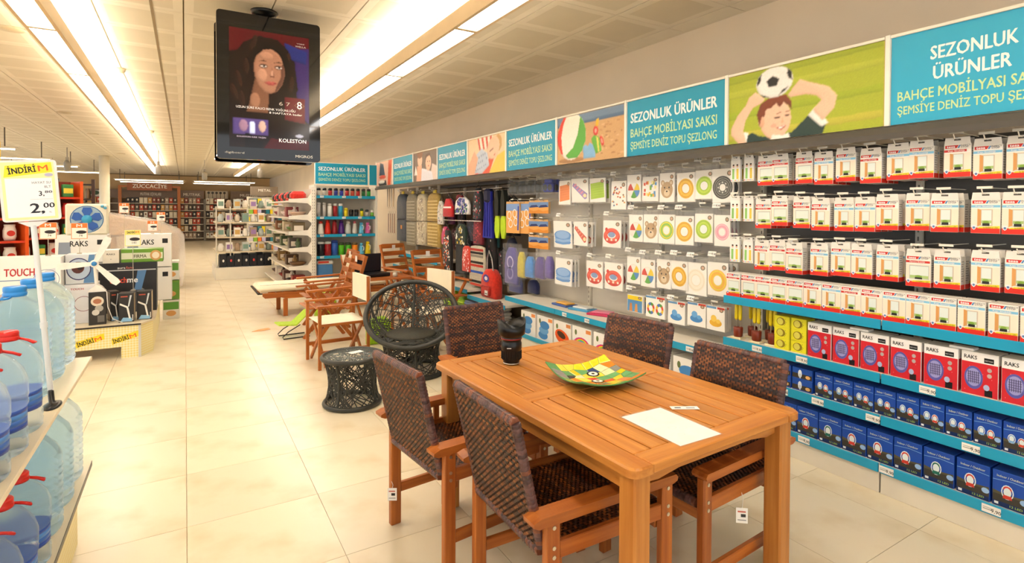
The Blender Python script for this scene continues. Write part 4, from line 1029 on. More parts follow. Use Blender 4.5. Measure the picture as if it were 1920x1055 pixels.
clothes = [('red floral beach dress beside the striped towel', 'dress', .27, .36, 'D8402E', flor(['F0C4C0', 'E87A78', 'F4E4E0'], 50, 1), (3.36, 6.83, .66), .9),
  ('orange, black and white flowered dress', 'dress', .3, .6, '1A1818', flor(['E8641E', 'F0ECE4', 'D8481A', 'F0ECE4'], 70, 2), (3.33, 7.42, .62), .8),
  ('black beach dress behind the flowered one', 'dress', .46, .62, '0E0C10', None, (3.42, 7.08, .6), .9),
  ('red bikini with white edging', 'bikini', .34, .27, 'C01C24', strp(['', '', '', '', 'F0ECE8', '', '', '']), (3.34, 7.42, 1.42), .6),
  ('white swimsuit with violet and black dots', 'swimsuit', .46, .24, 'EFECEA', flor(['3A3A98', '1A1A1E', '3A3A98', '2A6A5A'], 60, 3), (3.36, 6.98, 1.46), .8),
  ('dark swimsuit with red and white flowers', 'swimsuit', .26, .42, '14161C', flor(['C02A30', 'E8E4E0', '2A4A60'], 40, 4), (3.38, 6.54, 1.4), .8),
  ('pink bikini top below the red bikini', 'bikini', .26, .27, 'C83A6A', flor(['E89AB0', 'F0D8DC'], 20, 5), (3.36, 7.56, 1.0), .7),
  ('green and white patterned swimsuit', 'swimsuit', .36, .3, '183024', flor(['E8E8DC', 'D8B83A', '1A1A1A'], 50, 6), (3.4, 7.1, 1.02), .8),
  ('crimson swim shorts beside the blue fins', 'shorts', .28, .34, '7A1428', flor(['2A2A30', 'C8404A'], 30, 7), (3.42, 6.6, 1.05), .95),
  ('dark navy swim shorts above the striped towel', 'shorts', .32, .3, '15182A', flor(['5A2A3A', '2A3A5A'], 20, 8), (3.45, 6.85, 1.08), .95),
  ('black and red sarong beside the goggles', 'sarong', .24, .5, '16130F', flor(['8A1A1A', '3A2A20'], 20, 9), (3.46, 5.92, 1.2), .95),
  ('white and teal swimsuit at the far end of the rail', 'swimsuit', .2, .36, 'D8D4CC', flor(['2A8A8A', '1A3A4A', 'C03A30'], 30, 10), (3.36, 7.74, 1.3), .8)]
more = [('black tankini with pink hem', 'swimsuit', .22, .4, '18141A', (3.5, 7.3, 1.3)), ('plum coloured swimsuit', 'swimsuit', .22, .38, '5A1A4A', (3.5, 7.66, 1.3)), ('navy and white swimsuit', 'swimsuit', .22, .42, '1A2248', (3.5, 6.76, 1.28)),
  ('wine red bikini', 'bikini', .22, .25, '8A1428', (3.44, 7.24, 1.5)), ('teal swim shorts', 'shorts', .24, .32, '14484A', (3.56, 6.4, 1.02)), ('charcoal beach dress', 'dress', .28, .6, '24201E', (3.52, 6.42, .62)), ('magenta beach dress', 'dress', .26, .5, '8A1A4A', (3.52, 6.98, .66)),
  ('black swim shorts', 'shorts', .26, .4, '121214', (3.58, 7.35, .6)), ('navy beach dress', 'dress', .26, .62, '141A38', (3.53, 5.9, .55)), ('black rash vest', 'swimsuit', .3, .46, '101012', (3.54, 5.88, 1.2)), ('dark grey swim shorts', 'shorts', .28, .36, '22222A', (3.58, 6.2, .62)), ('maroon swim shorts', 'shorts', .26, .34, '4A1420', (3.55, 7.62, .9))]
clothes += [(a + ' hanging in the second line of swimwear', b_, w, h, c, flor([c, 'C8C0BC', '8A3A4A'], 14, 40 + i), loc, .9) for i, (a, b_, w, h, c, loc) in enumerate(more)]
for lb, ct, w, h, c, pt_, loc, tp in clothes:
    o = soft({'dress': 'beach_dress', 'bikini': 'bikini', 'swimsuit': 'swimsuit', 'shorts': 'swim_shorts', 'sarong': 'sarong'}[ct], lb, ct, w, h, .05, c, loc, stripes=pt_, top=tp, group='hanging swimwear')
    b = MB('2A2622'); b.tube([(-w * .35, .025, h * .96), (0, .025, h + .05), (w * .35, .025, h * .96)], .006, 5); b.tube([(0, .025, h + .05), (0, .025, h + .09), (0, .05, h + .1)], .003, 5); b.build('hanger', 'plastic', o)
for k, (z, y0, y1) in enumerate([(1.8, 5.85, 6.35), (1.78, 6.4, 7.8), (1.37, 6.4, 7.8)]):
    t = thing('hanging_rail', ['short chrome rail above the blue fins', 'upper chrome rail of the swimwear', 'lower chrome rail of the swimwear'][k], 'rail', group='swimwear rails')
    b = MB(); b.cyl((3.38, y0, z), (3.38, y1, z), .009, n=8); b.build('tube', 'chrome', t)
    for y in (y0 + .1, y1 - .1):
        b = MB(); b.cyl((3.38, y, z), (3.645, y, z), .007, n=8); b.build('arm', 'chrome', t)
b = MB('2A241E'); b.box(3.45, 3.645, 5.72, 7.9, 1.86, 1.9); tag(b.build('dark_shelf_board', 'paint'), 'dark board above the swimwear rails', 'shelf')
for k, (a, bb, z) in enumerate([(5.47, 6.46, .40), (6.47, 7.46, .46), (7.47, 8.46, .75), (8.47, 9.46, .78)]):
    shelf(a, bb, z, 'turquoise-edged shelf %s' % ['under the red backpack', 'under the striped towel', 'under the checked cushions', 'far along the wall under cushions'][k])
# folded goods below
def stack(name, label, cat, n, w, d, h, cols, loc, group):
    for i in range(n):
        t = thing(name, '%s, %s from the bottom' % (label, ORD[i]), cat, (loc[0], loc[1], loc[2] + i * h), RZ + random.uniform(-.1, .1), group)
        b = MB(cols[i % len(cols)]); b.box(-w / 2, w / 2, 0, d, .001, h * .55, bev=h * .25); b.build('lower_fold', 'fabric', t)
        b = MB(cols[i % len(cols)]); b.box(-w / 2 + .008, w / 2 - .004, .01, d, h * .55, h - .001, bev=h * .18); b.build('upper_fold', 'fabric', t)
stack('folded_towel', 'lime green folded towel in the left pile', 'towel', 5, .3, .3, .05, ['A9D01E', 'BCE02E', '9CC41A'], (3.24, 7.16, .1355), 'lime towels')
stack('folded_towel', 'lime green folded towel in the right pile', 'towel', 4, .3, .3, .05, ['B4DC2A', '8FBF3A'], (3.24, 6.82, .1355), 'lime towels')
stack('folded_shirt', 'folded red or pale blue shirt', 'shirt', 3, .3, .3, .055, ['C8D4E4', 'B8203A', '8AA0C8'], (3.24, 6.5, .1355), 'folded shirts')
stack('shoe_box', 'white box with dark windows under the backpack', 'box', 2, .4, .3, .1, ['E6E2DA', 'DAD6CC'], (3.24, 6.05, .1355), 'white boxes')
stack('folded_cover', 'beige checked folded cover in the right pile', 'cover', 3, .5, .3, .045, ['C8B48C', 'B89A6A', 'D8CCB0'], (3.24, 7.97, .551), 'folded covers')
stack('folded_cover', 'olive and brown folded cover in the left pile', 'cover', 4, .6, .3, .045, ['A08A4E', '8A7040', 'C0AC70', '6E5636'], (3.24, 8.95, .551), 'folded covers')
for k in range(2): shelf(7.47 + k, 8.46 + k, .55, 'lower turquoise-edged shelf with folded covers, %s' % ('nearer', 'farther')[k])
# ---- tall cushions
def cushion(label, w, h, base, pat, loc):
    t = thing('lounger_cushion', label, 'cushion', loc, RZ, 'tall hanging cushions')
    for part, z0, z1 in (('lower_half', 0, h * .46), ('upper_half', h * .47, h)):
        b = MB(base); top = part == 'upper_half'
        P = [(-w / 2, z0), (w / 2, z0), (w / 2, z1 - (w * .3 if top else 0)), (w * .38, z1 - (w * .08 if top else 0)), (w * .2, z1), (-w * .2, z1), (-w * .38, z1 - (w * .08 if top else 0)), (-w / 2, z1 - (w * .3 if top else 0))]
        n = len(P); cz = (z0 + z1) / 2; rings = [(0, .9), (.025, 1), (.075, 1), (.1, .9)]
        vs = [(x * s, y, cz + (z - cz) * (1 - (1 - s) * .5)) for y, s in rings for x, z in P]
        fs = [tuple(range(n)), tuple(range(3 * n, 4 * n))[::-1]]
        for r in range(3): fs += [(r * n + (i + 1) % n, r * n + i, (r + 1) * n + i, (r + 1) * n + (i + 1) % n) for i in range(n)]
        b.add(vs, fs, None, True); b.build(part, 'fabric', t)
    p = MB(); pat(p, w * .86, h); p.build('pattern', 'print', t)
    b = MB('E8D24A'); b.box(-.06, .06, .03, .05, h, h + .05, bev=.008); b.build('hang_strap', 'fabric', t)
    return t
def checks(c1, c2, n=7):
    def fn(p, w, h):
        for i in range(n):
            x = -w / 2 + w * (i + .3) / n; p.rect(x, x + w * .35 / n, h * .03, h * .44, c1, 2); p.rect(x, x + w * .35 / n, h * .49, h * .9, c1, 2)
        m = int(n * 1.8)
        for i in range(m):
            z = h * .04 + h * .86 * i / m
            if abs(z - h * .46) > .03: p.rect(-w * .46, w * .46, z, z + h * .3 / m, c2, 2.4)
    return fn
def badge(c):
    def fn(p, w, h): p.rect(-w * .05, w * .15, h * .26, h * .34, c, 2); p.rect(-w * .48, w * .48, h * .455, h * .47, '20242C', 2)
    return fn
cushion('yellow and brown checked lounger cushion hanging nearest', .5, .86, 'B89A52', checks('8E7434', 'D2BC80', 8), (3.38, 8.07, .93))
cushion('pale patterned lounger cushion between checked and grey ones', .4, .86, 'C0B69C', flor(['A08E74', 'D8D0BC', '8A7E74'], 90, 21), (3.38, 8.58, .93))
cushion('grey checked lounger cushion second from the far end', .48, .9, '8E8672', checks('766E5E', 'A8A08C', 8), (3.38, 9.05, .9))
cushion('slate blue lounger cushion farthest from the camera', .48, .86, '4A4E56', badge('C8843A'), (3.38, 9.55, .95))
for i, y in enumerate((8.07, 8.58, 9.05, 9.55)): hook(y, 1.83, 'wire hook of the %s lounger cushion' % ORD[i], 3.36); ptag(3.33, y, 1.87, 'price tag above the %s lounger cushion' % ORD[i])
random.seed(31)
for i in range(8):
    y = 9.95 + .06 * i; z = 1.05 + .5 * (i % 2)
    t = thing('skewer_pack', 'slim hanging barbecue tool pack, %s row, %s from the left' % (('low', 'upper')[i % 2], ORD[7 - i]), 'packet', (3.4, y, z), RZ, 'barbecue tool packs')
    b = MB('E0D4C0'); b.box(-.025, .025, .004, .01, 0, .44); b.build('card', 'card', t)
    b = MB(['8A4A30', 'B08A5A', '6A3A3A', 'A8A29A'][i % 4]); b.cyl((-.01, 0, .03), (-.01, 0, .4), .006, n=6); b.build('tool', 'plastic', t)
# ================================================================ garden furniture
WK = ['58301C', '6C3A1E', '804A26', '462618', '8E562C', '382824']
def weave(mb, w, h, th, p=.026, rh=.0105, amp=.0021, cols=WK):
    """plain weave of flat strands over a dark core; panel in x,z, thickness along y"""
    rnd = random.Random(4)
    mb.box(-w / 2 + .003, w / 2 - .003, -th / 2 + .004, th / 2 - .004, .003, h - .003, '1E1310')
    n = int(h / rh); m = int(w / p) * 4
    for side in (-1, 1):
        for r in range(n):
            z0 = h * r / n + .0004; z1 = h * (r + 1) / n - .0004; vs = []; fs = []
            base = rnd.choice(cols); cols_i = [rnd.choice(cols) if rnd.random() < .5 else base for _ in range(m // 4 + 1)]
            for i in range(m + 1):
                x = -w / 2 + w * i / m
                y = side * (th / 2 - .003 + amp * math.cos(PI * i / 2 + r * PI + (PI if side > 0 else 0)))
                vs += [(x, y, z0), (x, y, z1)]
            for i in range(m):
                a = 2 * i; f = (a, a + 2, a + 3, a + 1) if side < 0 else (a, a + 1, a + 3, a + 2)
                mb.add([vs[k] for k in f], [(0, 1, 2, 3)], cols_i[i // 4])
    return mb
def wrap_edge(mb, path, r=.016, seg=.014, cols=('5A3E3C', '4A3230', '6A4A46', '7A4630')):
    """strand wound round an edge: short bulging rings"""
    rnd = random.Random(9)
    for a, b in zip(path[:-1], path[1:]):
        a = Vector(a); b = Vector(b); L = (b - a).length; k = max(1, int(L / seg))
        for i in range(k):
            p0 = a.lerp(b, i / k); p1 = a.lerp(b, (i + .5) / k); p2 = a.lerp(b, (i + 1) / k)
            mb.tube([p0, p1, p2], [r * .9, r, r * .9], 6, col=rnd.choice(cols))
    return mb
def armchair(slats=False):
    t = thing('garden_armchair', '', 'chair')
    for s in (-1, 1):
        x = s * .255
        for y, z1 in ((-.245, .54), (.255, .54)):
            b = MB(); b.box(x - .016, x + .016, y - .026, y + .026, 0, z1, bev=.004); lg = b.build('leg', 'darkz', t)
            for z in (.515, .45, .42):
                q = MB('D8D4CA'); q.cyl((x + s * .016, y, z), (x + s * .019, y, z), .007, n=8); q.build('screw', 'metal', lg)
        b = MB(); P = [(-.33, .006), (-.31, -.004), (.26, -.004), (.285, .004), (.29, .016), (.28, .028), (-.3, .028), (-.33, .018)]
        b.M = Matrix.Translation((x, 0, .538)) @ Matrix.Rotation(PI / 2, 4, 'Z'); 
        b.prism(P, -.032, .032); b.build('armrest', 'darky', t)
        b = MB(); b.box(x - .011, x + .011, -.219, .229, .405, .46, bev=.003); b.build('seat_rail', 'darky', t)
        b = MB(); b.box(x - .011, x + .011, -.219, .229, .15, .195, bev=.003); b.build('lower_rail', 'darky', t)
        if slats:
            for y in (-.02, .05, .12, .19):
                b = MB(); b.box(x - .007, x + .007, y - .015, y + .015, .46, .533, bev=.002); b.build('slat', 'darkz', t)
    for y in (.235, -.2):
        b = MB(); b.box(-.238, .238, y - .012, y + .012, .36, .405, bev=.003); b.build('cross_rail', 'darkx', t)
    b = MB(); b.M = Matrix.Translation((0, -.265, .43)) @ Matrix.Rotation(-PI / 2, 4, 'X') @ Matrix.Translation((0, 0, 0))
    weave(b, .455, .53, .035); st = b.build('seat', 'wicker', t)
    b = MB(); wrap_edge(b, [(-.225, -.265, .424), (.225, -.265, .424)], .019); b.build('wound_edge', 'wicker', st)
    b = MB(); wrap_edge(b, [(-.225, .262, .43), (.225, .262, .43)], .018); b.build('wound_edge', 'wicker', st)
    tilt = math.atan2(.1, .43)
    b = MB(); b.M = Matrix.Translation((0, -.262, .435)) @ Matrix.Rotation(tilt, 4, 'X')
    weave(b, .44, .425, .034); bk = b.build('backrest', 'wicker', t)
    A = Matrix.Translation((0, -.262, .435)) @ Matrix.Rotation(tilt, 4, 'X')
    b = MB(); b.M = A
    wrap_edge(b, [(-.222, 0, .0), (-.222, 0, .43), (.222, 0, .43), (.222, 0, .0)], .019); b.build('wound_edge', 'wicker', bk)
    return t
cA = armchair(True); cB = armchair(False); SB = Stock(cB)
def pose(o, x, y, rz): o.location = (x, y, 0); o.rotation_euler = (0, 0, rz)
pose(cA, 1.136, 2.30, math.radians(-84)); cA['label'] = 'wicker and wood armchair on the aisle side, farther one, with white swing tag'; cA['group'] = 'garden armchairs'
G = 'garden armchairs'
SB.put((1.245, 1.655, 0), math.radians(-91), 'wicker and wood armchair on the aisle side nearest the camera', G)
SB.put((1.735, 3.0, 0), math.radians(-176.7), 'wicker and wood armchair at the far end of the table', G)
SB.put((2.005, 2.353, 0), math.radians(100), 'wicker and wood armchair on the shelf side, farther one', G)
SB.put((1.875, 1.608, 0), math.radians(94), 'wicker and wood armchair on the shelf side, nearer one, with hanging tag', G)
# ---- table
TBL = thing('garden_table', 'rectangular slatted hardwood garden table', 'table', (1.579, 1.907, 0), .0374)
HL, HW, TZ = .70, .46, .74
def rbox(mb, x0, x1, y0, y1, z0, z1, r, corners):
    P = []
    for (cx, cy, a0, on) in ((x1, y1, 0, corners[0]), (x0, y1, 90, corners[1]), (x0, y0, 180, corners[2]), (x1, y0, 270, corners[3])):
        if on:
            ox = cx - r if cx == x1 else cx + r; oy = cy - r if cy == y1 else cy + r
            for i in range(6): a = math.radians(a0 + i * 18); P.append((ox + r * math.cos(a), oy + r * math.sin(a)))
        else: P.append((cx, cy))
    n = len(P); zz = [(z0, .0), (z0 + .006, 0), (z1 - .006, 0), (z1, .005)]
    cxm, cym = (x0 + x1) / 2, (y0 + y1) / 2
    vs = []
    for z, ins in zz:
        for x, y in P:
            vs.append((x - (ins if x > cxm else -ins), y - (ins if y > cym else -ins), z))
    fs = [tuple(range(n))[::-1], tuple(range(3 * n, 4 * n))]
    for r_ in range(3): fs += [(r_ * n + i, r_ * n + (i + 1) % n, (r_ + 1) * n + (i + 1) % n, (r_ + 1) * n + i) for i in range(n)]
    mb.add(vs, fs)
g = .0045
for s, cr in ((1, None), (-1, None)):
    b = MB(); x0, x1 = (HW - .085, HW) if s > 0 else (-HW, -HW + .085)
    rbox(b, x0, x1, -HL, HL, TZ - .03, TZ, .035, (s > 0, s < 0, s < 0, s > 0)); b.build('side_board', 'teaky', TBL)
for s in (1, -1):
    b = MB(); y0, y1 = (HL - .085, HL - .002) if s > 0 else (-HL + .002, -HL + .085)
    b.box(-HW + .087, HW - .087, y0, y1, TZ - .03, TZ, bev=.003); b.build('end_board', 'teakx', TBL)
b = MB(); b.box(-HW + .087, HW - .087, -.045, .045, TZ - .03, TZ, bev=.003); b.build('middle_board', 'teakx', TBL)
ns_ = 9; sw = (2 * HW - .174) / ns_
for half in (-1, 1):
    for i in range(ns_):
        x0 = -HW + .087 + i * sw
        y0, y1 = (.047, HL - .087) if half > 0 else (-HL + .087, -.047)
        b = MB(); b.box(x0 + g, x0 + sw - g, y0, y1, TZ - .028, TZ - .001, bev=.003); b.build('slat', 'teaky', TBL)
for sx in (-1, 1):
    for sy in (-1, 1):
        cx, cy = sx * (HW - .065), sy * (HL - .06); b = MB(); b.box(cx - .036, cx + .036, cy - .036, cy + .036, 0, TZ - .03, bev=.006); b.build('leg', 'teakz', TBL)
    b = MB(); b.box(sx * (HW - .065) - .012, sx * (HW - .065) + .012, -HL + .1, HL - .1, TZ - .11, TZ - .031, bev=.003); b.build('apron', 'teaky', TBL)
    b = MB(); y = sx * (HL - .06); b.M = Matrix.Translation((0, y, 0))
    b.prism([(-.355, .66), (-.3, .655), (-.2, .668), (.2, .668), (.3, .655), (.355, .66), (.355, .709), (-.355, .709)], -.012, .012); b.build('apron', 'teakx', TBL)
    b = MB(); b.box(-HW + .09, HW - .09, sx * .33 - .02, sx * .33 + .02, TZ - .06, TZ - .031); b.build('underside_batten', 'teakx', TBL)
# ---- lens, plate, papers on the table
L_ = thing('camera_lens', 'black camera lens with petal hood standing upright on the table', 'camera lens', (1.42, 2.36, TZ + .0005))
L_.scale = (1.38, 1.38, 1.45)
b = MB('121212'); b.lathe([(.026, 0), (.03, .002), (.03, .012), (.036, .018), (.036, .05), (.038, .055), (.038, .075), (.036, .078), (.036, .086), (.038, .088), (.038, .098)], 28); b.build('barrel', 'plastic', L_)
b = MB('8A1A16'); b.lathe([(.0385, .088), (.0388, .09), (.0385, .092)], 28); b.build('red_ring', 'plastic', L_)
b = MB('D8D8D4'); b.lathe([(.0268, .001), (.0302, .003), (.0302, .006)], 28); b.build('mount_ring', 'metal', L_)
b = MB('161616')
for i in range(28): a = i * 2 * PI / 28; b.cyl((.0365 * math.cos(a), .0365 * math.sin(a), .02), (.0365 * math.cos(a), .0365 * math.sin(a), .048), .0018, n=4)
o = b.build('grip_ribs', 'rubber', L_); o['kind'] = 'stuff'
b = MB('0E0E0E'); n = 48; vs = []; fs = []
for i in range(n):
    a = 2 * PI * i / n; top = .148 + .011 * math.cos(2 * a)
    for r, z in ((.038, .096), (.05, .106), (.053, top), (.05, top), (.046, .108)): vs.append((r * math.cos(a), r * math.sin(a), z))
for i in range(n):
    j = (i + 1) % n
    for k in range(4): fs.append((i * 5 + k, j * 5 + k, j * 5 + k + 1, i * 5 + k + 1))
b.add(vs, fs, None, True); b.build('petal_hood', 'plastic', L_)
b = MB('1A1C28'); b.lathe([(.036, .1), (.02, .105), (0, .107)], 20); b.build('front_glass', 'tvblack', L_)
b = MB('C8C8C4'); b.M = Matrix.Translation((0, 0, .062)) @ Matrix.Rotation(-.55, 4, 'Z'); b.add([(-.016, -.0386, -.002), (.0, -.0388, -.002), (.0, -.0388, .001), (-.016, -.0386, .001)], [(0, 1, 2, 3)], 'C8C8C4'); b.build('white_mark', 'print', L_)
PL = thing('mosaic_plate', 'square curved plate with bright patchwork mosaic pattern', 'plate', (1.6, 1.925, TZ + .0005), -.12)
S_ = .165
def pz(x, y): r2 = (x * x + y * y) / (S_ * S_); return .006 + .028 * r2 ** 1.1
N = 14; vs = []; fs = []
for lay, dz in ((0, 0), (1, -.006)):
    for i in range(N + 1):
        for j in range(N + 1):
            x, y = -S_ + 2 * S_ * i / N, -S_ + 2 * S_ * j / N
            vs.append((x, y, pz(x, y) + dz))
K = (N + 1) ** 2
for i in range(N):
    for j in range(N):
        a = i * (N + 1) + j; fs.append((a, a + N + 1, a + N + 2, a + 1)); fs.append((K + a, K + a + 1, K + a + N + 2, K + a + N + 1))
for i in range(N):
    for a, c in ((i, i + 1), ((N) * (N + 1) + i + 1, N * (N + 1) + i), ((i + 1) * (N + 1), i * (N + 1)), (i * (N + 1) + N, (i + 1) * (N + 1) + N)): fs.append((a, c, K + c, K + a))
b = MB('5E9A5A'); b.add(vs, fs, None, True); b.build('plate_body', mat('green_glaze', '5E9A5A', .18, var=.1), PL)
rnd = random.Random(12); pal = ['E8C81E', 'E8C81E', 'E05A1E', 'D8301E', 'F0DC4A', '5E9A5A', '3A4A78', 'E8842A', '6AA86A', 'F0E4B0', '26241E']
m_gl = mat('glazed_mosaic', None, .15, var=.1, vscale=(60, 60, 60))
T_ = 7
JG = {(i, j): (-S_ + 2 * S_ * i / T_ + (rnd.uniform(-.013, .013) if 0 < i < T_ else 0), -S_ + 2 * S_ * j / T_ + (rnd.uniform(-.013, .013) if 0 < j < T_ else 0)) for i in range(T_ + 1) for j in range(T_ + 1)}
for i in range(T_):
    for j in range(T_):
        b = MB(); q0 = [JG[i, j], JG[i + 1, j], JG[i + 1, j + 1], JG[i, j + 1]]; um = sum(p[0] for p in q0) / 4; vm = sum(p[1] for p in q0) / 4
        q = [(um + (x - um) * .96, vm + (y - vm) * .96) for x, y in q0]
        vs = [(x, y, pz(x, y) + .0005) for x, y in q] + [(um + (x - um) * .85, vm + (y - vm) * .85, pz(um + (x - um) * .85, vm + (y - vm) * .85) + .0022) for x, y in q] + [(um, vm, pz(um, vm) + .0024)]
        c = pal[rnd.randrange(len(pal))]
        if i in (0, T_ - 1) or j == 0: c = rnd.choice(['5E9A5A', '6AA86A', '8A8A82', 'E8842A', 'E8C81E'])
        if j == T_ - 1 and i > 2: c = rnd.choice(['F0DC2A', 'E8E04A', 'D8D8C0'])
        b.add(vs, [(0, 1, 5, 4), (1, 2, 6, 5), (2, 3, 7, 6), (3, 0, 4, 7), (4, 5, 8), (5, 6, 8), (6, 7, 8), (7, 4, 8)], c); b.build('mosaic_tile', m_gl, PL)
for x, y in ((.03, .055), (-.005, -.04)):
    for r0, r1, c, dz in ((0, .03, '16140F', .0035), (0, .022, 'F0ECE4', .0045), (0, .008, '16140F', .0055)):
        b = MB(); b.add([(x + r1 * math.cos(a * PI / 9), y + r1 * math.sin(a * PI / 9), pz(x + r1 * math.cos(a * PI / 9), y + r1 * math.sin(a * PI / 9)) + dz) for a in range(18)], [tuple(range(18))], c); b.build('eye_ring', m_gl, PL)
PP = thing('printed_sheet', 'white printed sheet in a clear sleeve lying on the table', 'paper', (1.505, 1.385, TZ + .0008), -.02)
b = MB('F4F4F2'); b.box(-.1, .1, -.145, .145, 0, .0006); b.build('sheet', 'card', PP)
b = MB()
rnd = random.Random(2)
for i in range(11):
    x, y, r = rnd.uniform(-.07, .07), rnd.uniform(-.11, .11), rnd.uniform(.008, .02)
    for k in range(10):
        a0, a1 = k * PI / 5, (k + 1) * PI / 5; b.add([(x + r * math.cos(a0), y + r * .7 * math.sin(a0), .0009), (x + r * math.cos(a1), y + r * .7 * math.sin(a1), .0009), (x + r * .93 * math.cos(a1), y + r * .63 * math.sin(a1), .0009), (x + r * .93 * math.cos(a0), y + r * .63 * math.sin(a0), .0009)], [(0, 1, 2, 3)], 'C2C4C8')
b.build('line_drawings', 'print', PP)
b = MB(); b.box(-.108, .106, -.152, .152, .0011, .0016); b.build('clear_sleeve', 'film', PP)
TG = thing('price_card', 'small white price card beside the printed sheet', 'price card', (1.69, 1.478, TZ + .0006), math.radians(60))
b = MB('F4F3F0'); b.box(-.016, .016, -.055, .055, 0, .0006); b.build('card', 'card', TG)
b = MB('8A8A88'); b.add([(-.008, -.04, .0008), (.004, -.04, .0008), (.004, -.005, .0008), (-.008, -.005, .0008)], [(0, 1, 2, 3)], '9A9A98'); b.add([(-.006, .015, .0008), (.006, .015, .0008), (.006, .04, .0008), (-.006, .04, .0008)], [(0, 1, 2, 3)], '777775'); b.build('print', 'print', TG)
# swing tags
def swing(loc, rz, label, L=.1):
    t = thing('swing_tag', label, 'tag', loc, rz, 'white swing tags')
    b = MB('F2F0EA'); b.box(-.022, .022, -.0006, .0006, -.06, 0); b.build('tag_card', 'card', t)
    b = MB(); b.rect(-.016, .014, -.018, -.012, 'C86A5A', 1, -.0008); b.rect(-.004, .014, -.036, -.024, '333333', 1, -.0008); b.rect(-.016, .016, -.05, -.046, '999999', 1, -.0008); b.build('tag_print', 'print', t)
    b = MB('E8E6E0'); b.tube([(0, 0, -.003), (.004, 0, L * .5), (-.004, .004, L)], .0012, 5); b.build('string', 'plastic', t)
swing((1.86, 1.338, .36), math.radians(-40), 'white barcode tag hanging from the nearer shelf-side armchair', .07)
swing((.842, 2.50, .19), math.radians(-30), 'white tag tied to the rear leg of the farther aisle-side armchair', .03)

# ---- webbed cane furniture
def web(mb, A, B, n, r, seed, steps=5, spread=.9):
    """strands wandering over the surface between closed curve A(t) and B(t)"""
    rnd = random.Random(seed)
    for i in range(n):
        t0 = rnd.random(); dt = rnd.uniform(-spread, spread) * .25; v0, v1 = rnd.choice([(0, 1), (0, 1), (0, rnd.uniform(.4, 1)), (rnd.uniform(0, .5), 1)])
        P = []
        for k in range(steps + 1):
            s = k / steps; P.append(surf(A, B, t0 + dt * s, v0 + (v1 - v0) * s))
        mb.tube(P, r, 5)
def surf(A, B, t, v):
    a, c = Vector(A(t)), Vector(B(t)); m = a.lerp(c, v)
    return m
def waist(center, z0, z1, r0, rm, r1):
    def f(v):
        def g(t):
            a = 2 * PI * t; r = (1 - v) * (1 - v) * r0 + 2 * v * (1 - v) * (2 * rm - (r0 + r1) / 2) + v * v * r1
            return (center[0] + r * math.cos(a), center[1] + r * math.sin(a), z0 + (z1 - z0) * v)
        return g
    return f
def web2(mb, S, n, r, seed, steps=6, spread=.42):
    rnd = random.Random(seed)
    for i in range(n):
        t0 = rnd.random(); dt = rnd.uniform(-spread, spread); v0, v1 = rnd.choice([(0, 1), (0, 1), (0, rnd.uniform(.35, .9)), (rnd.uniform(.1, .6), 1)])
        mb.tube([S(v0 + (v1 - v0) * k / steps)(t0 + dt * k / steps) for k in range(steps + 1)], r, 5)
def ringpath(S, v, n=40): return [S(v)(k / n) for k in range(n)]
ST = thing('cane_side_table', 'round charcoal cane side table with glass top', 'table', (1.12, 4.28, 0))
S = waist((0, 0), .02, .375, .21, .18, .225)
b = MB(); b.tube(ringpath(S, 0), .018, 8, True); b.build('foot_ring', 'cane', ST)
b = MB(); b.tube(ringpath(S, 1), .018, 8, True); b.build('top_ring', 'cane', ST)
b = MB(); web2(b, S, 130, .004, 3); o = b.build('webbing', 'cane', ST); o['kind'] = 'stuff'
for k in range(4):
    b = MB(); b.tube([S(v / 6)(k / 4 + .12) for v in range(7)], .011, 6); b.build('frame_rod', 'cane', ST)
S2 = lambda v: (lambda t: (.215 * v * math.cos(2 * PI * t), .215 * v * math.sin(2 * PI * t), .363))
b = MB(); rnd = random.Random(8)
for i in range(24):
    a, c = rnd.random() * 2 * PI, rnd.random() * 2 * PI; b.tube([(.215 * math.cos(a), .215 * math.sin(a), .36), (.215 * math.cos(c), .215 * math.sin(c), .36)], .004, 5)
o = b.build('top_webbing', 'cane', ST); o['kind'] = 'stuff'
b = MB(); b.lathe([(0, .377), (.208, .377), (.21, .38), (.21, .384), (.208, .387), (0, .387)], 36); b.build('glass_top', 'glass', ST)
b = MB('F4F3F0'); b.box(-.055, .055, -.03, .03, 0, .0008); tag(b.build('price_card', 'card', None, (1.16, 4.33, .3876), .3), 'white card lying on the glass side table', 'price card')

PC = thing('cane_bowl_chair', 'round charcoal webbed cane bowl chair with dark seat pad', 'chair', (1.82, 4.85, 0))
S = waist((0, 0), .02, .33, .32, .255, .29)
b = MB(); b.tube(ringpath(S, 0), .022, 8, True); b.build('foot_ring', 'cane', PC)
b = MB(); b.tube(ringpath(S, 1), .016, 8, True); b.build('swivel_ring', 'cane', PC)
b = MB(); web2(b, S, 150, .0042, 13); o = b.build('base_webbing', 'cane', PC); o['kind'] = 'stuff'
for k in range(6):
    b = MB(); b.tube([S(v / 6)(k / 6 + .05) for v in range(7)], .012, 6); b.build('base_rod', 'cane', PC)
HD = Vector((.42, .907, 0)); TI = math.radians(36)     # direction in which the rim rises, and its tilt
SD = Vector((HD.y, -HD.x, 0)); UP = Vector((0, 0, 1))
RC = Vector((.015, .03, .545)); RR = .425
def rim(t): a = 2 * PI * t; return RC + SD * RR * math.cos(a) + (HD * math.cos(TI) + UP * math.sin(TI)) * RR * math.sin(a)
def seatc(t): a = 2 * PI * t; return Vector((-.02, -.04, .36)) + SD * .24 * math.cos(a) + HD * .24 * math.sin(a)
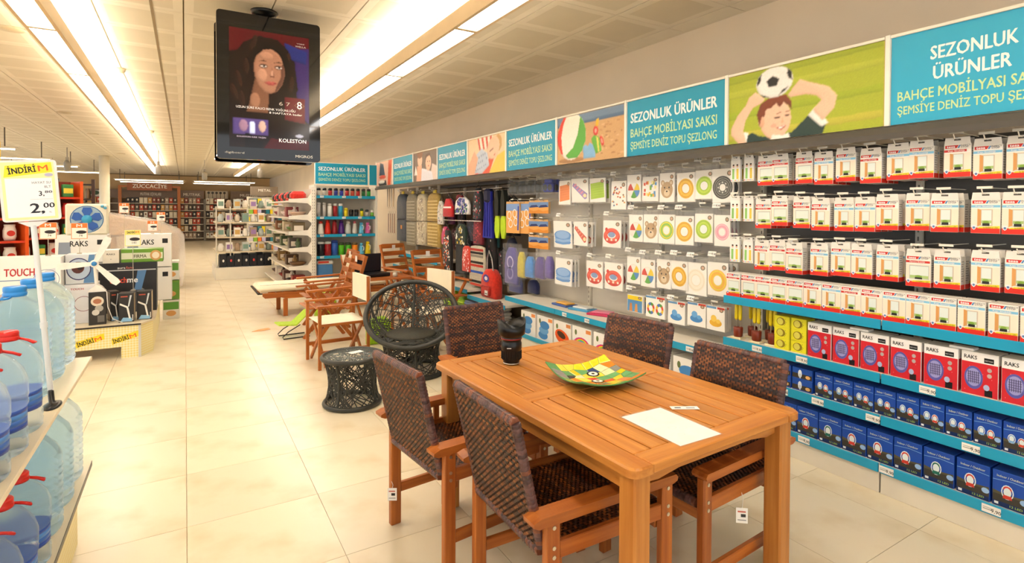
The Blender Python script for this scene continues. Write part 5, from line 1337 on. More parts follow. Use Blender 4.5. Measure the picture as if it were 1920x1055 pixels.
def bowl(v):
    def g(t):
        a, c = seatc(t), rim(t); m = a.lerp(c, v); out = (c - a); out.z = 0
        k = v * (1 - v) * .35
        o_ = (Vector((c.x, c.y, 0)) - Vector((RC.x, RC.y, 0)))
        return m + o_.normalized() * k * .22 - UP * k * .25
    return g
b = MB(); b.tube([rim(k / 60) for k in range(60)], .024, 8, True); b.build('rim', 'cane', PC)
b = MB(); web2(b, bowl, 190, .004, 17, 9, .34); o = b.build('bowl_webbing', 'cane', PC); o['kind'] = 'stuff'
for k in range(5):
    b = MB(); b.tube([bowl(v / 8)(k / 5 + .25) for v in range(9)], .012, 6); b.build('bowl_rod', 'cane', PC)
b = MB('2A2822'); b.lathe([(0, .345), (.22, .345), (.235, .36), (.225, .38), (0, .388)], 32, (-.02, -.04, 0)); b.build('seat_pad', mat('charcoal_weave_pad', '3A382E', .7, var=.3, vscale=(80, 80, 80), bump=.6, bscale=250), PC)
# second stool behind the head chair (only its rim shows)
CS = thing('cane_stool', 'dark cane stool ring showing behind the far armchair', 'stool', (2.42, 4.35, 0))
S = waist((0, 0), .02, .42, .2, .17, .21)
for v, nm in ((0, 'foot_ring'), (1, 'top_ring')): b = MB(); b.tube(ringpath(S, v), .024, 8, True); b.build(nm, 'cane', CS)
b = MB(); web2(b, S, 90, .0045, 23); o = b.build('webbing', 'cane', CS); o['kind'] = 'stuff'

# ---- director chairs
m_canvas = mat('cream_canvas', 'EFE6CC', .85, var=.05, vscale=(5, 5, 5), bump=.3, bscale=300)
def bar(mb, p0, p1, w, h):
    p0, p1 = Vector(p0), Vector(p1); d = p1 - p0; L = d.length; d.normalize()
    side = Vector((0, 0, 1)).cross(d)
    if side.length < 1e-4: side = Vector((1, 0, 0))
    side.normalize(); up = d.cross(side)
    A = Matrix((side, d, up)).transposed().to_4x4(); A.translation = p0
    old = mb.M; mb.M = old @ A; mb.box(-w / 2, w / 2, 0, L, -h / 2, h / 2, bev=min(w, h) * .12); mb.M = old
    return mb
def part(t, name, mname, *bars):
    b = MB()
    for q in bars: bar(b, *q)
    return b.build(name, mname, t)
def director():
    # faces -x ; width along y, depth along x
    t = thing('director_chair', '', 'chair')
    for y in (-.225, .225):
        for x in (-.235, .235):
            part(t, 'post', 'darkz', ((x, y, .38 if False else 0.0 if abs(x) > 1 else .0), (x, y, .585 if x < 0 else .86), .03, .022))
        part(t, 'armrest', 'darkx', ((-.26, y, .597), (.25, y, .597), .045, .02))
        part(t, 'side_rail', 'darkx', ((-.235, y, .16), (.235, y, .16), .02, .035))
        part(t, 'seat_bar', 'darkx', ((-.235, y * .97, .42), (.235, y * .97, .42), .03, .025))
    for x in (-.19, .19):
        for s in (-1, 1):
            part(t, 'cross_leg', 'darkz', ((x + s * .012, -s * .215, .02), (x + s * .012, s * .215, .41), .022, .032))
    b = MB(); b.box(-.225, .225, -.225, .225, .428, .434); b.build('canvas_seat', m_canvas, t)
    b = MB(); b.box(.222, .255, -.232, .232, .615, .86); b.build('canvas_back', m_canvas, t)
    return Stock(t)
DC = director()
DC.put((1.305, 5.55, 0), .06, 'director chair with cream canvas seat and back beside the glass side table', 'director chairs')
DC.put((2.2, 5.52, 0), math.radians(15), 'director chair with cream canvas behind the cane bowl chair', 'director chairs')
# ---- slatted folding armchairs
def slat_chair():
    t = thing('folding_chair', '', 'chair')     # faces -x
    for y in (-.24, .24):
        part(t, 'rear_leg', 'darkz', ((-.22, y * .9, .0), (.2, y * .9, .56), .022, .04)); part(t, 'front_leg', 'darkz', ((.26, y, .0), (-.2, y, .6), .022, .04))
        part(t, 'armrest', 'darkx', ((-.3, y, .62), (.3, y, .64), .05, .022)); part(t, 'back_stile', 'darkz', ((.2, y * .92, .38), (.38, y * .92, .98), .024, .04))
    for i in range(6): part(t, 'seat_slat', 'darky', ((-.24 + i * .085, -.22, .425 - i * .008), (-.24 + i * .085, .22, .425 - i * .008), .06, .016))
    for i in range(5):
        s = .2 + i * .19; x, z = .19 + .18 * s, .38 + .6 * s; part(t, 'back_slat', 'darky', ((x, -.21, z), (x, .21, z), .016, .07))
    b = MB('F4F2EC'); b.box(.33, .334, -.03, .03, .9, .97); b.build('price_label', 'card', t)
    return Stock(t)
SC_ = slat_chair()
SC_.put((1.42, 6.5, 0), .05, 'slatted wooden folding armchair right behind the director chair', 'slatted folding chairs')
SC_.put((1.55, 7.3, 0), .02, 'slatted wooden folding armchair beside the cushioned lounger', 'slatted folding chairs')
SC_.put((2.85, 6.5, 0), math.radians(100), 'slatted wooden folding armchair right of the folding table', 'slatted folding chairs')
SC_.put((2.92, 7.95, 0), math.radians(110), 'slatted wooden folding armchair behind the folding table', 'slatted folding chairs')
# ---- folding table with grill
FT = thing('folding_table', 'small dark wooden folding table with slatted top', 'table', (2.3, 7.35, 0), .06)
for i in range(7): part(FT, 'slat', 'darkx', ((-.38, -.3 + i * .1, .6), (.38, -.3 + i * .1, .6), .09, .02))
for x in (-.34, .34):
    part(FT, 'batten', 'darky', ((x, -.34, .575), (x, .34, .575), .03, .03))
    for s in (-1, 1): part(FT, 'cross_leg', 'darkz', ((x + s * .012, -s * .3, 0.012), (x + s * .012, s * .3, .56), .022, .045))
GB = thing('tabletop_grill', 'black flat tabletop grill with upright lid', 'grill', (2.2, 7.36, .6105), .2)
b = MB('17191E'); b.box(-.2, .2, -.14, .14, 0, .05, bev=.01); b.build('tray', 'paint', GB)
b = MB('141B24'); b.box(-.2, .2, .12, .14, .05, .3, bev=.008); b.build('lid', 'paint', GB)
b = MB('1A1A1C'); b.cyl((-.2, -.05, .04), (-.42, -.1, .06), .012, n=8); b.build('handle', 'plastic', GB)
b = MB('D8D0BC'); b.lathe([(.03, 0), (.035, .03), (.03, .06), (0, .06)], 12); tag(b.build('small_jar', 'plastic', None, (2.45, 7.15, .6105)), 'small pale jar beside the tabletop grill', 'jar')
DCH = thing('deck_chair', 'cream canvas deck chair leaning behind the folding table', 'deck chair', (2.48, 9.3, 0), .0)
DCH.scale = (.62, .6, .87)
for x in (-.27, .27): part(DCH, 'frame_bar', 'darkz', ((x, -.5, .05), (x, .5, .84), .025, .045)); part(DCH, 'prop_bar', 'darkz', ((x * .9, .4, .02), (x * .9, -.15, .55), .025, .045))
b = MB(); P = [(-.5, .12), (-.2, .22), (.1, .4), (.35, .66), (.5, .84)]
b.add([(x, y, z) for y, z in P for x in (-.25, .25)] + [(x, y - .004, z + .006) for y, z in P for x in (-.25, .25)], [(2 * i, 2 * i + 1, 2 * i + 3, 2 * i + 2) for i in range(4)] + [(10 + 2 * i, 12 + 2 * i, 13 + 2 * i, 11 + 2 * i) for i in range(4)]); b.build('canvas_sling', m_canvas, DCH)
# ---- wheeled lounger with cream cushion
SL = thing('sun_lounger', 'wooden sun lounger with thick cream cushion', 'sun lounger', (.92, 8.6, 0), .02)
for y in (-.3, .3):
    b = MB(); b.M = Matrix.Translation((0, y, 0)); b.prism([(0, .3), (.03, .27), (.25, .27), (.3, .25), (1.95, .25), (1.95, .34), (0, .34)], -.015, .015); b.build('side_beam', 'darkx', SL)
    for x in (.3, 1.7): part(SL, 'leg', 'darkz', ((x, y, 0), (x, y, .25), .06, .03))
for i in range(10): part(SL, 'slat', 'darky', ((.12 + i * .19, -.28, .345), (.12 + i * .19, .28, .345), .09, .012))
b = MB('F0E6CE'); b.box(-.06, 1.95, -.31, .31, .353, .44, bev=.035); b.build('cushion', m_canvas, SL)
b = MB('8A5A2E'); b.tube([(-.02, -.2, .44), (.6, -.21, .445), (1.2, -.2, .443)], .004, 5); b.build('tie_cord', 'fabric', SL)
# ---- lime camping chair
LC = thing('camping_chair', 'lime green folding camping chair with black wire legs', 'chair', (1.1, 6.9, 0), .1)
LC.scale = (.55, .55, .6)
b = MB('B4D81A'); b.add([(-.32, -.2, .3), (.02, -.22, .27), (.3, -.2, .5), (-.32, .2, .3), (.02, .22, .27), (.3, .2, .5), (-.34, -.2, .28), (.02, -.22, .25), (.3, -.2, .48), (-.34, .2, .28), (.02, .22, .25), (.3, .2, .48)], [(0, 1, 4, 3), (1, 2, 5, 4), (6, 9, 10, 7), (7, 10, 11, 8), (0, 6, 7, 1), (1, 7, 8, 2), (3, 4, 10, 9), (4, 5, 11, 10), (0, 3, 9, 6), (2, 8, 11, 5)]); b.build('fabric_seat', 'fabric', LC)
for y in (-.2, .2): b = MB('1A1A1A'); b.tube([(.1, y, .26), (-.15, y, .14), (-.26, y, .05), (-.24, y, .012), (-.1, y, .012), (.3, y, .012)], .011, 6); b.build('wire_leg', 'paint', LC)
soft('lime_bag', 'lime green carry bag under the director chair back', 'bag', .3, .3, .12, 'A8D81E', (1.9, 6.02, .0), 0)
soft('lime_bag', 'lime green carry bag behind the folding table legs', 'bag', .3, .34, .12, 'B4DC2A', (1.72, 7.95, .0), 0.1)
b = MB('E8A05A'); b.add([(0, 0, .003), (.1, -.02, .004), (.22, .03, .006), (.2, .06, .02), (.08, .05, .012), (0, 0, .001), (.1, -.02, .002), (.22, .03, .003), (.2, .06, .004), (.08, .05, .003)], [(0, 1, 2, 3, 4), (9, 8, 7, 6, 5), (0, 5, 6, 1), (1, 6, 7, 2), (2, 7, 8, 3), (3, 8, 9, 4), (4, 9, 5, 0)]); tag(b.build('paper_scrap', 'card', None, (.7, 7.42, 0)), 'crumpled orange paper scrap lying on the aisle floor', 'paper')
# ================================================================ hanging screens
def screen(label, y, rz, front=True):
    t = thing('advertising_screen', label, 'screen', (.574, y, 1.90), rz, 'hanging advertising screens')
    w, h = .736, 1.1; r = .025
    P = []
    for cx, cz, a0 in ((w / 2 - r, h - r, 0), (-w / 2 + r, h - r, 90), (-w / 2 + r, r, 180), (w / 2 - r, r, 270)):
        for i in range(5): a = math.radians(a0 + i * 22.5); P.append((cx + r * math.cos(a), cz + r * math.sin(a)))
    b = MB('060607'); b.prism(P, 0, .07); b.build('housing', 'tvblack', t)
    b = MB('0A0A0B'); b.box(-.28, .28, .07, .11, .15, .95, bev=.01); b.build('rear_cover', 'plastic', t)
    if front:
        p = MB(); x0, x1, z0, z1 = -.285, .285, .09, .985
        R_ = Ras(x0, x1, z0, z1, 110, 170, '180D0A', 5)
        R_.pr([(x0, z1), (x1, z1), (x1, .86), (.05, .9), (x0, .8)], '4A0C10', 1)
        R_.pr([(.17, .88), (x1, .9), (x1, .3), (.2, .36)], '2E1C52', 1.2); R_.pr([(.1, .92), (.27, .87), (.26, .77), (.12, .8)], '1E2460', 1.3); R_.pr([(.1, .5), (.25, .5), (.25, .3), (.1, .32)], '52121A', 1.4)
        R_.pr([(-.27, .42), (-.285, .6), (-.25, .78), (-.19, .88), (-.08, .945), (.05, .935), (.13, .86), (.18, .72), (.2, .56), (.14, .5), (.08, .6), (-.08, .5), (-.12, .36)], '1A0E0A', 2)
        for k, (a, b_) in enumerate([(-.25, .5), (-.22, .6), (-.2, .45), (-.17, .7), (.15, .6), (.12, .78), (-.12, .88)]): R_.ell(a, b_, .022, .07, '2A1810', 2.1, rot=.3 - .1 * k)
        R_.pr([(-.11, .62), (-.15, .42), (-.17, .36), (-.02, .36), (-.01, .52)], '6A4632', 2.3); R_.ell(-.11, .45, .035, .06, '8A6048', 2.35)
        R_.pr([(-.1, .8), (-.118, .72), (-.112, .64), (-.085, .57), (-.045, .525), (0, .512), (.045, .535), (.082, .59), (.1, .66), (.1, .74), (.07, .82), (.0, .86), (-.06, .85)], '93664E', 2.6)
        R_.ell(-.06, .65, .035, .05, 'A87A60', 2.7); R_.ell(-.03, .8, .05, .03, 'A2745A', 2.7); R_.pr([(.03, .52), (.082, .59), (.1, .66), (.1, .76), (.08, .74), (.072, .64), (.04, .57)], '5E3C2E', 2.75)
        R_.pr([(-.125, .76), (-.12, .85), (-.03, .9), (.08, .88), (.14, .76), (.13, .6), (.1, .72), (.075, .8), (.03, .86), (-.05, .845), (-.1, .79)], '140B08', 2.8)
        for x in (-.05, .058):
            R_.ell(x, .72, .03, .016, '5A3828', 2.9); R_.ell(x, .719, .022, .008, 'C8B8AA', 3); R_.ell(x + .004, .72, .009, .009, '140A08', 3.1); R_.pr([(x - .028, .724), (x, .733), (x + .026, .724), (x, .729)], '140A08', 3.2); R_.pr([(x - .036, .752), (x, .765), (x + .03, .757), (x, .757)], '22120C', 3)
        R_.pr([(.008, .72), (.028, .66), (.012, .645), (-.008, .652), (.004, .67)], '7E5440', 3); R_.ell(.012, .665, .008, .03, 'AE826A', 3.1); R_.ell(.012, .645, .018, .006, '5E382A', 3.1)
        R_.pr([(-.045, .595), (-.012, .608), (.004, .604), (.02, .608), (.05, .597), (.02, .578), (-.015, .578)], '9A4A42', 3.2); R_.pr([(-.045, .595), (0, .594), (.05, .597), (0, .59)], '4A1C18', 3.4)
        R_.pr([(-.26, .31), (-.02, .31), (-.02, .19), (-.26, .19)], '4A3A6E', 2); R_.ell(-.19, .255, .03, .045, '8A6A80', 2.4); R_.ell(-.06, .255, .025, .045, 'B8988A', 2.4); R_.pr([(-.15, .2), (-.11, .2), (-.11, .27), (-.12, .29), (-.14, .29), (-.15, .27)], 'C0C8E8', 2.6)
        R_.pr([(-.18, .09), (-.06, .09), (-.05, .14), (-.12, .16), (-.15, .2), (-.18, .2)], '0E0A0A', 2.2); R_.pr([(-.05, .09), (.285, .09), (.285, .16), (.0, .17)], '3A0E10', 1.5); R_.ell(.21, .2, .03, .012, '9A9AA8', 2.4)
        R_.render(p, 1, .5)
        p.text('WELLA', .22, .9, .014, 'B8A8A0', .08, bold=.0); p.text('VIBE', .22, .925, .008, 'B8A8A0', .06, bold=.0)
        p.text('6 7', .1, .43, .03, 'A89888', .08, bold=-.004); p.text('8', .21, .415, .06, 'E4DCD2', bold=-.005); p.ring(.21, .44, .036, .034, '8A6A50', 3, 4)
        p.text('UZUN SÜRE KALICI RENK YOĞUNLUĞU', -.03, .385, .018, 'D8D0C8', .42, bold=.0); p.text('8 HAFTAYA kadar', .11, .36, .016, 'D8D0C8', .24, bold=.0)
        p.text('KOLESTON KIRK YAŞIN', -.135, .165, .012, 'B8A8B8', .2, bold=.0)
        p.text('KOLESTON', .16, .145, .03, 'F0EAE4', .2, bold=.004)
        p.build('lit_picture', 'screen', t)
        q = MB(); q.text('digiboard', -.25, .04, .016, 'C8C4BC', .13, bold=.0); q.build('maker_lettering', 'print', t); q = MB(); q.text('MIGROS', .245, .03, .022, 'E8E4DC', .13, bold=.01); q.build('chain_lettering', 'print', t)
    return t
screen('black portrait advertising screen facing the camera, showing a dark-haired woman', 4.58, 0)
screen('black portrait screen facing away behind the lit one', 4.98, PI, False)
b = MB('0C0C0D'); b.cyl((0, 0, 2.5), (0, 0, 3.07), .03, n=14); b.lathe([(.03, 3.05), (.09, 3.07), (.1, 3.09), (.1, 3.1), (0, 3.1)], 20); b.box(-.1, .1, -.085, .085, 2.4, 2.5, bev=.01)
tag(b.build('screen_mount', 'paint', None, (.552, 4.777, 0)), 'black ceiling pole and bracket carrying the two screens', 'bracket')

# ================================================================ water bottle display, left foreground
m_gingham = bpy.data.materials.new('yellow_gingham'); m_gingham.use_nodes = True
nt = m_gingham.node_tree; tc = nt.nodes.new('ShaderNodeTexCoord'); sp_ = nt.nodes.new('ShaderNodeSeparateXYZ'); nt.links.new(tc.outputs['Object'], sp_.inputs[0])
def stripe_n(out):
    a = nt.nodes.new('ShaderNodeMath'); a.operation = 'MULTIPLY'; a.inputs[1].default_value = 40; nt.links.new(out, a.inputs[0])
    f = nt.nodes.new('ShaderNodeMath'); f.operation = 'FRACT'; nt.links.new(a.outputs[0], f.inputs[0])
    g_ = nt.nodes.new('ShaderNodeMath'); g_.operation = 'GREATER_THAN'; g_.inputs[1].default_value = .5; nt.links.new(f.outputs[0], g_.inputs[0]); return g_.outputs[0]
ad = nt.nodes.new('ShaderNodeMath'); ad.operation = 'ADD'; nt.links.new(sp_.outputs[0], ad.inputs[0]); nt.links.new(sp_.outputs[1], ad.inputs[1])
s1, s2 = stripe_n(ad.outputs[0]), stripe_n(sp_.outputs[2])
sm = nt.nodes.new('ShaderNodeMath'); sm.operation = 'ADD'; nt.links.new(s1, sm.inputs[0]); nt.links.new(s2, sm.inputs[1])
dv = nt.nodes.new('ShaderNodeMath'); dv.operation = 'MULTIPLY'; dv.inputs[1].default_value = .5; nt.links.new(sm.outputs[0], dv.inputs[0])
mxg = nt.nodes.new('ShaderNodeMix'); mxg.data_type = 'RGBA'; mxg.inputs[6].default_value = lin('F0E9C4'); mxg.inputs[7].default_value = lin('E9D57E'); nt.links.new(dv.outputs[0], mxg.inputs[0])
nt.links.new(mxg.outputs[2], nt.nodes['Principled BSDF'].inputs['Base Color']); nt.nodes['Principled BSDF'].inputs['Roughness'].default_value = .45
M['gingham'] = m_gingham
m_board = mat('beige_laminate', 'E2D3B4', .35, var=.06, vscale=(3, 3, 3)); M['board'] = m_board
WD = thing('display_platform', 'low yellow gingham display platform holding water bottles', 'platform')
b = MB(); b.box(-1.3, -.425, 1.0, 3.1, 0, .3); b.build('base', 'gingham', WD)
b = MB(); b.box(-1.32, -.385, .98, 3.22, .305, .325); b.build('top_board', 'board', WD)
b = MB('2A2620'); b.box(-.3855, -.3835, .98, 3.22, .303, .325); b.build('edge_strip', 'paint', WD)
b = MB(); b.box(-1.2, -.38, .6, 3.22, .805, .822, bev=.002); tag(b.build('laminate_board', 'board'), 'long beige laminate board resting on the lower bottles', 'board')
def big_bottle(label_p):
    t = thing('water_bottle', '', 'bottle')
    if not label_p:   # ribbed, blue cap
        pr_ = [(.0, 0), (.09, 0), (.1, .012)]
        for i in range(9): z = .02 + i * .026; pr_ += [(.102, z), (.105, z + .008), (.105, z + .014), (.101, z + .022)]
        pr_ += [(.104, .262), (.103, .28), (.09, .315), (.06, .352), (.034, .372), (.03, .38)]
        b = MB(); b.lathe(pr_, 28); b.build('bottle_body', 'clearblue', t)
        b = MB('2A8ADA'); b.lathe([(.033, .376), (.035, .38), (.035, .388), (.033, .39), (.033, .394), (.034, .396), (.034, .408), (.031, .412), (0, .412)], 24); b.build('cap', 'plastic', t)
        b = MB('2A8ADA'); b.tube([(-.03, 0, .378), (-.05, 0, .374), (-.05, .02, .372), (-.03, .025, .376)], .004, 5); b.build('handle', 'plastic', t)
        hcap = .41
    else:
        pr_ = [(0, 0), (.075, 0), (.083, .01), (.084, .03), (.081, .036), (.084, .044), (.083, .06), (.08, .062), (.08, .13), (.084, .133), (.085, .145), (.082, .152), (.085, .16), (.085, .2), (.075, .235), (.05, .27), (.028, .285), (.025, .29)]
        b = MB(); b.lathe(pr_, 28); bd = b.build('bottle_body', 'clear', t)
        b = MB(); n = 28; zs = [(.07, '2448A4'), (.084, '3468BE'), (.1, '4A86D2'), (.116, '2A52AE'), (.128, None)]
        for (z0, c), (z1, _) in zip(zs[:-1], zs[1:]): b.lathe([(.0812, z0), (.0812, z1)], n, col=c)
        lb = b.build('paper_label', 'print', t)
        b = MB()
        for a0 in (-.4, 1.7, 3.8):
            for (dx, dz, rx, rz_, c, k) in ((0, .097, .034, .018, 'E8ECF0', .0816), (-.026, .092, .012, .01, '7AA83A', .0818)):
                vs = []
                for i in range(14): a = a0 + (dx + rx * math.cos(i * 2 * PI / 14)) / .08; vs.append((k * math.sin(a), -k * math.cos(a), dz + rz_ * math.sin(i * 2 * PI / 14)))
                b.add(vs, [tuple(range(14))], c)
            tv, tf, x0, x1 = text_geo('HAYAT', 0); kx = .05 / (x1 - x0)
            vs = [(.0822 * math.sin(a0 + x * kx / .08), -.0822 * math.cos(a0 + x * kx / .08), .091 + y * .017) for x, y in tv]; b.add(vs, tf, 'C8283A')
        b.build('label_print', 'print', t)
        b = MB('D82A22'); b.lathe([(.027, .286), (.029, .29), (.029, .298), (.027, .3), (.028, .302), (.028, .312), (.025, .316), (0, .316)], 22); b.build('cap', 'plastic', t)
        b = MB('D82A22'); b.tube([(.027, -.01, .29), (.04, -.03, .284), (.05, -.045, .276), (.06, -.03, .274), (.05, -.01, .28), (.027, .004, .289)], .004, 5); b.build('handle', 'plastic', t)
    return Stock(t)
bb, bh = big_bottle(False), big_bottle(True)
for i, y in enumerate([3.14, 2.89, 2.64]):
    bb.put((-.535, y, .8222), i * .7, 'ribbed clear water bottle with blue cap on the upper board, %s' % ['farthest', 'middle', 'nearest'][i], 'blue-capped water bottles')
for i, y in enumerate([2.25, 2.06, 1.87, 1.68, 1.49]):
    bh.put((-.475, y, .8222), .5 + i * .25, 'red-capped labelled water bottle on the upper board, %s from the far end' % ORD[i], 'red-capped water bottles')
for i, y in enumerate([3.05, 2.82, 2.59]):
    bb.put((-.5, y, .3252), i * .9, 'ribbed clear water bottle with blue cap on the lower platform, %s' % ['farthest', 'middle', 'nearest'][i], 'blue-capped water bottles')
for i, y in enumerate([2.38, 2.19, 2.0, 1.81]):
    bh.put((-.48, y, .3252), .7 + i * .2, 'red-capped labelled water bottle on the lower platform, %s from the far end' % ORD[i], 'red-capped water bottles')
# ---- price sign on a pole
PS = thing('price_sign', 'white framed price sign on a leaning pole above the water bottles', 'sign', (-.405, 2.47, .8225), 0)
PS.rotation_euler = (0, math.radians(-4.0), math.radians(0))
b = MB('16161A'); b.lathe([(.045, 0), (.045, .005), (.03, .01), (.014, .016), (.014, .055), (.01, .06), (0, .06)], 18, sx=.6, sy=1.2); b.build('foot', 'plastic', PS)
b = MB('DDE2E4'); b.cyl((0, 0, .05), (0, 0, .64), .0085, n=12); b.cyl((0, 0, .28), (0, 0, .3), .011, n=12); b.build('pole', 'paint', PS)
Z0 = .655; fr = MB('E4E4E2')
P = []
for cx, cz, a0 in ((.068, Z0 + .2, 0), (-.068, Z0 + .2, 90), (-.068, Z0 + .01, 180), (.068, Z0 + .01, 270)):
    for i in range(4): a = math.radians(a0 + 30 * i); P.append((cx + .01 * math.cos(a), cz + .01 * math.sin(a)))
fr.prism(P, -.004, .004); fr.prism([(-.04, Z0 - .002), (.04, Z0 - .002), (.01, Z0 - .02), (-.01, Z0 - .02)], -.004, .004); fr.build('frame', 'plastic', PS)
p = MB(); Y_ = -.0042
p.rect(-.07, .07, Z0 + .006, Z0 + .203, 'F2EAA8', 1, Y_); p.rect(-.062, .062, Z0 + .014, Z0 + .148, 'F3F3F5', 2, Y_)
p.pr([(-.064, Z0 + .152), (-.058, Z0 + .192), (.064, Z0 + .202), (.066, Z0 + .168)], 'F4E22A', 2, Y_)
p.text('İNDİRİ', -.014, Z0 + .166, .021, '16140E', .074, rot=.1, y=Y_, bold=.03); p.text('M', .042, Z0 + .172, .021, 'E8641E', .026, rot=.1, y=Y_, bold=.01)
p.text('HAYAT SU', .058, Z0 + .128, .0085, '6A6A70', .05, y=Y_, align='R', bold=0); p.text('8LT', .058, Z0 + .113, .0085, '6A6A70', .018, y=Y_, align='R', bold=0)
p.text('3,', .038, Z0 + .086, .017, '2A2A34', y=Y_, align='R', bold=.02); p.text('80', .06, Z0 + .095, .009, '4A4A54', .02, y=Y_, align='R', bold=.01); p.rect(.0, .06, Z0 + .074, Z0 + .0748, 'AAAAAA', 3, Y_)
p.text('2,', .034, Z0 + .028, .034, '1E1E26', .036, y=Y_, align='R', bold=.03); p.text('00', .063, Z0 + .044, .018, '1E1E26', .03, y=Y_, align='R', bold=.02); p.text('TL', .05, Z0 + .026, .005, '8A8A90', y=Y_)
p.ell(.055, Z0 + .158, .012, .006, 'B8B4D0', 3, 10, Y_)
p.build('sign_print', 'print', PS)

# ================================================================ sale platform with boxed appliances
SP = thing('sale_platform', 'yellow gingham sale platform stacked with boxed appliances', 'platform')
b = MB(); b.box(-2.4, -.56, 6.745, 6.76, .12, .33); b.build('front_panel', 'gingham', SP)
b = MB(); b.box(-.56, -.4, 6.745, 6.9, 0, .33); b.build('corner_leg', 'gingham', SP)
b = MB(); b.add([(-.4, 6.745, 0), (-.3, 6.95, 0), (-.3, 8.8, 0), (-.32, 8.8, 0), (-.32, 6.95, 0), (-.4, 6.76, 0)] + [(x, y, .33) for x, y in ((-.4, 6.745), (-.3, 6.95), (-.3, 8.8), (-.32, 8.8), (-.32, 6.95), (-.4, 6.76))], [(0, 1, 7, 6), (1, 2, 8, 7), (2, 3, 9, 8), (3, 4, 10, 9), (4, 5, 11, 10), (5, 0, 6, 11)]); b.build('side_panel', 'gingham', SP)
b = MB('C9C6C0'); b.box(-.415, -.392, 6.735, 6.745, 0, .33); b.build('corner_strip', 'paint', SP)
b = MB(); pts = [(-2.4, 6.73), (-.39, 6.73), (-.28, 6.95), (-.28, 8.8), (-2.4, 8.8)]; n = 5
b.add([(x, y, .332) for x, y in pts] + [(x, y, .35) for x, y in pts], [(4, 3, 2, 1, 0), (5, 6, 7, 8, 9)] + [(i, (i + 1) % n, n + (i + 1) % n, n + i) for i in range(n)]); b.build('top_board', 'board', SP)
b = MB('2A2218'); b.box(-2.4, -.392, 6.727, 6.7295, .332, .348); b.build('edge_strip', 'paint', SP)
for x in (-.525, -.81, -1.1):
    p = MB(); Y_ = 6.744; p.pr([(x - .11, .15), (x - .115, .21), (x + .11, .275), (x + .115, .215)], 'F0D426', 2, Y_)
    p.text('İNDİRİ', x - .032, .178, .042, '1A160E', .135, rot=.26, y=Y_, lay=4, bold=.03); p.text('M', x + .068, .203, .042, 'E4601E', .055, rot=.26, y=Y_, lay=4, bold=.01); p.build('sale_sticker', 'print', SP)
TOPZ = .3505
def appliance(name, label, w, d, h, body, fn, loc, rz=0., group='boxed appliances'):
    b = MB(body); b.box(-w / 2, w / 2, 0, d, 0, h, bev=.003)
    o = tag(b.build(name, 'card', None, loc, rz), label, 'box', group)
    p = MB(); fn(p, w, h, d); p.build('box_print', 'print', o); return o
def lampart(p, w, h, d):
    p.rect(-w * .48, w * .48, h * .02, h * .98, '24211E', 1); p.rect(-w * .35, w * .1, h * .86, h * .9, 'B8503A', 2)
    p.pr([(-w * .4, h * .02), (w * .4, h * .02), (w * .35, h * .14), (-w * .2, h * .16)], '8AB8D8', 2)
    p.pr([(0, h * .55), (w * .15, h * .5), (w * .3, h * .12), (w * .18, h * .12)], 'E8E4DC', 2.6); p.pr([(-w * .42, h * .6), (-w * .4, h * .66), (w * .1, h * .54), (w * .08, h * .48)], 'E8E4DC', 2.8); p.pr([(w * .1, h * .5), (w * .2, h * .54), (w * .38, h * .92), (w * .26, h * .92)], 'C8D0D4', 2.6)
    p.rect(w * .4, w * .46, h * .05, h * .25, 'D8D4CC', 2.6)
    for s in (-1, 1): p.add([(s * (w / 2 + .0005), d * .05, h * .03), (s * (w / 2 + .0005), d * .95, h * .03), (s * (w / 2 + .0005), d * .95, h * .97), (s * (w / 2 + .0005), d * .05, h * .97)], [(0, 1, 2, 3) if s > 0 else (3, 2, 1, 0)], 'B8AA92')
for i, x in enumerate((-.375, -.525)):
    appliance('desk_lamp_box', 'dark desk lamp carton showing a white folding lamp, %s' % ('at the platform corner', 'left of the corner one')[i], .13, .14, .3, '302B26', lampart, (x, 6.85 if i else 6.93, TOPZ), -.05)
def lamp2(p, w, h, d):
    p.rect(-w * .48, w * .48, h * .02, h * .98, '2A2622', 1); p.ell(0, h * .72, w * .38, h * .15, 'D8CCB8', 2, 16); p.ell(0, h * .72, w * .25, h * .08, 'A86A4A', 2.4, 12); p.ell(w * .1, h * .5, w * .25, h * .1, 'A8A49C', 2, 12); p.ell(-w * .1, h * .38, w * .22, h * .09, 'C8C4BC', 2.2, 12); p.rect(0, w * .4, h * .08, h * .28, '6A6660', 2)
appliance('desk_lamp_box', 'dark carton with round pictures left of the desk lamp cartons', .14, .14, .33, '302B26', lamp2, (-.76, 6.83, TOPZ), .08)
appliance('desk_lamp_box', 'narrow dark carton turned sideways between lamp cartons', .08, .14, .31, '3A342E', lampart, (-.63, 6.98, TOPZ), .3)
def touchblk(p, w, h, d):
    p.rect(-w * .49, w * .49, h * .02, h * .98, '262628', 1); p.rect(-w * .49, w * .49, h * .84, h * .86, 'C8C8C8', 2); p.text('touch', -w * .1, h * .6, h * .12, 'D8503A', w * .26, bold=.03); p.text('me', w * .12, h * .6, h * .12, 'F0F0EE', w * .16, bold=.03)
    p.text('aura', -w * .05, h * .88, h * .05, 'E0E0DE', w * .12); p.text('fans', w * .08, h * .88, h * .05, 'C86A5A', w * .12)
    p.ell(w * .2, h * .18, w * .2, h * .32, '8A8A88', 2, 20); p.ell(w * .2, h * .18, w * .17, h * .27, '55555A', 2.4, 18); p.pr([(w * .2, h * .84), (w * .34, h * .84), (w * .25, h * .4), (w * .15, h * .45)], '5A86B8', 2.2); p.ell(-w * .15, h * .3, w * .08, h * .12, '77777A', 2, 12)
appliance('fan_box', 'large black fan carton with orange and white lettering', .6, .3, .56, '232325', touchblk, (-.585, 7.5, TOPZ))
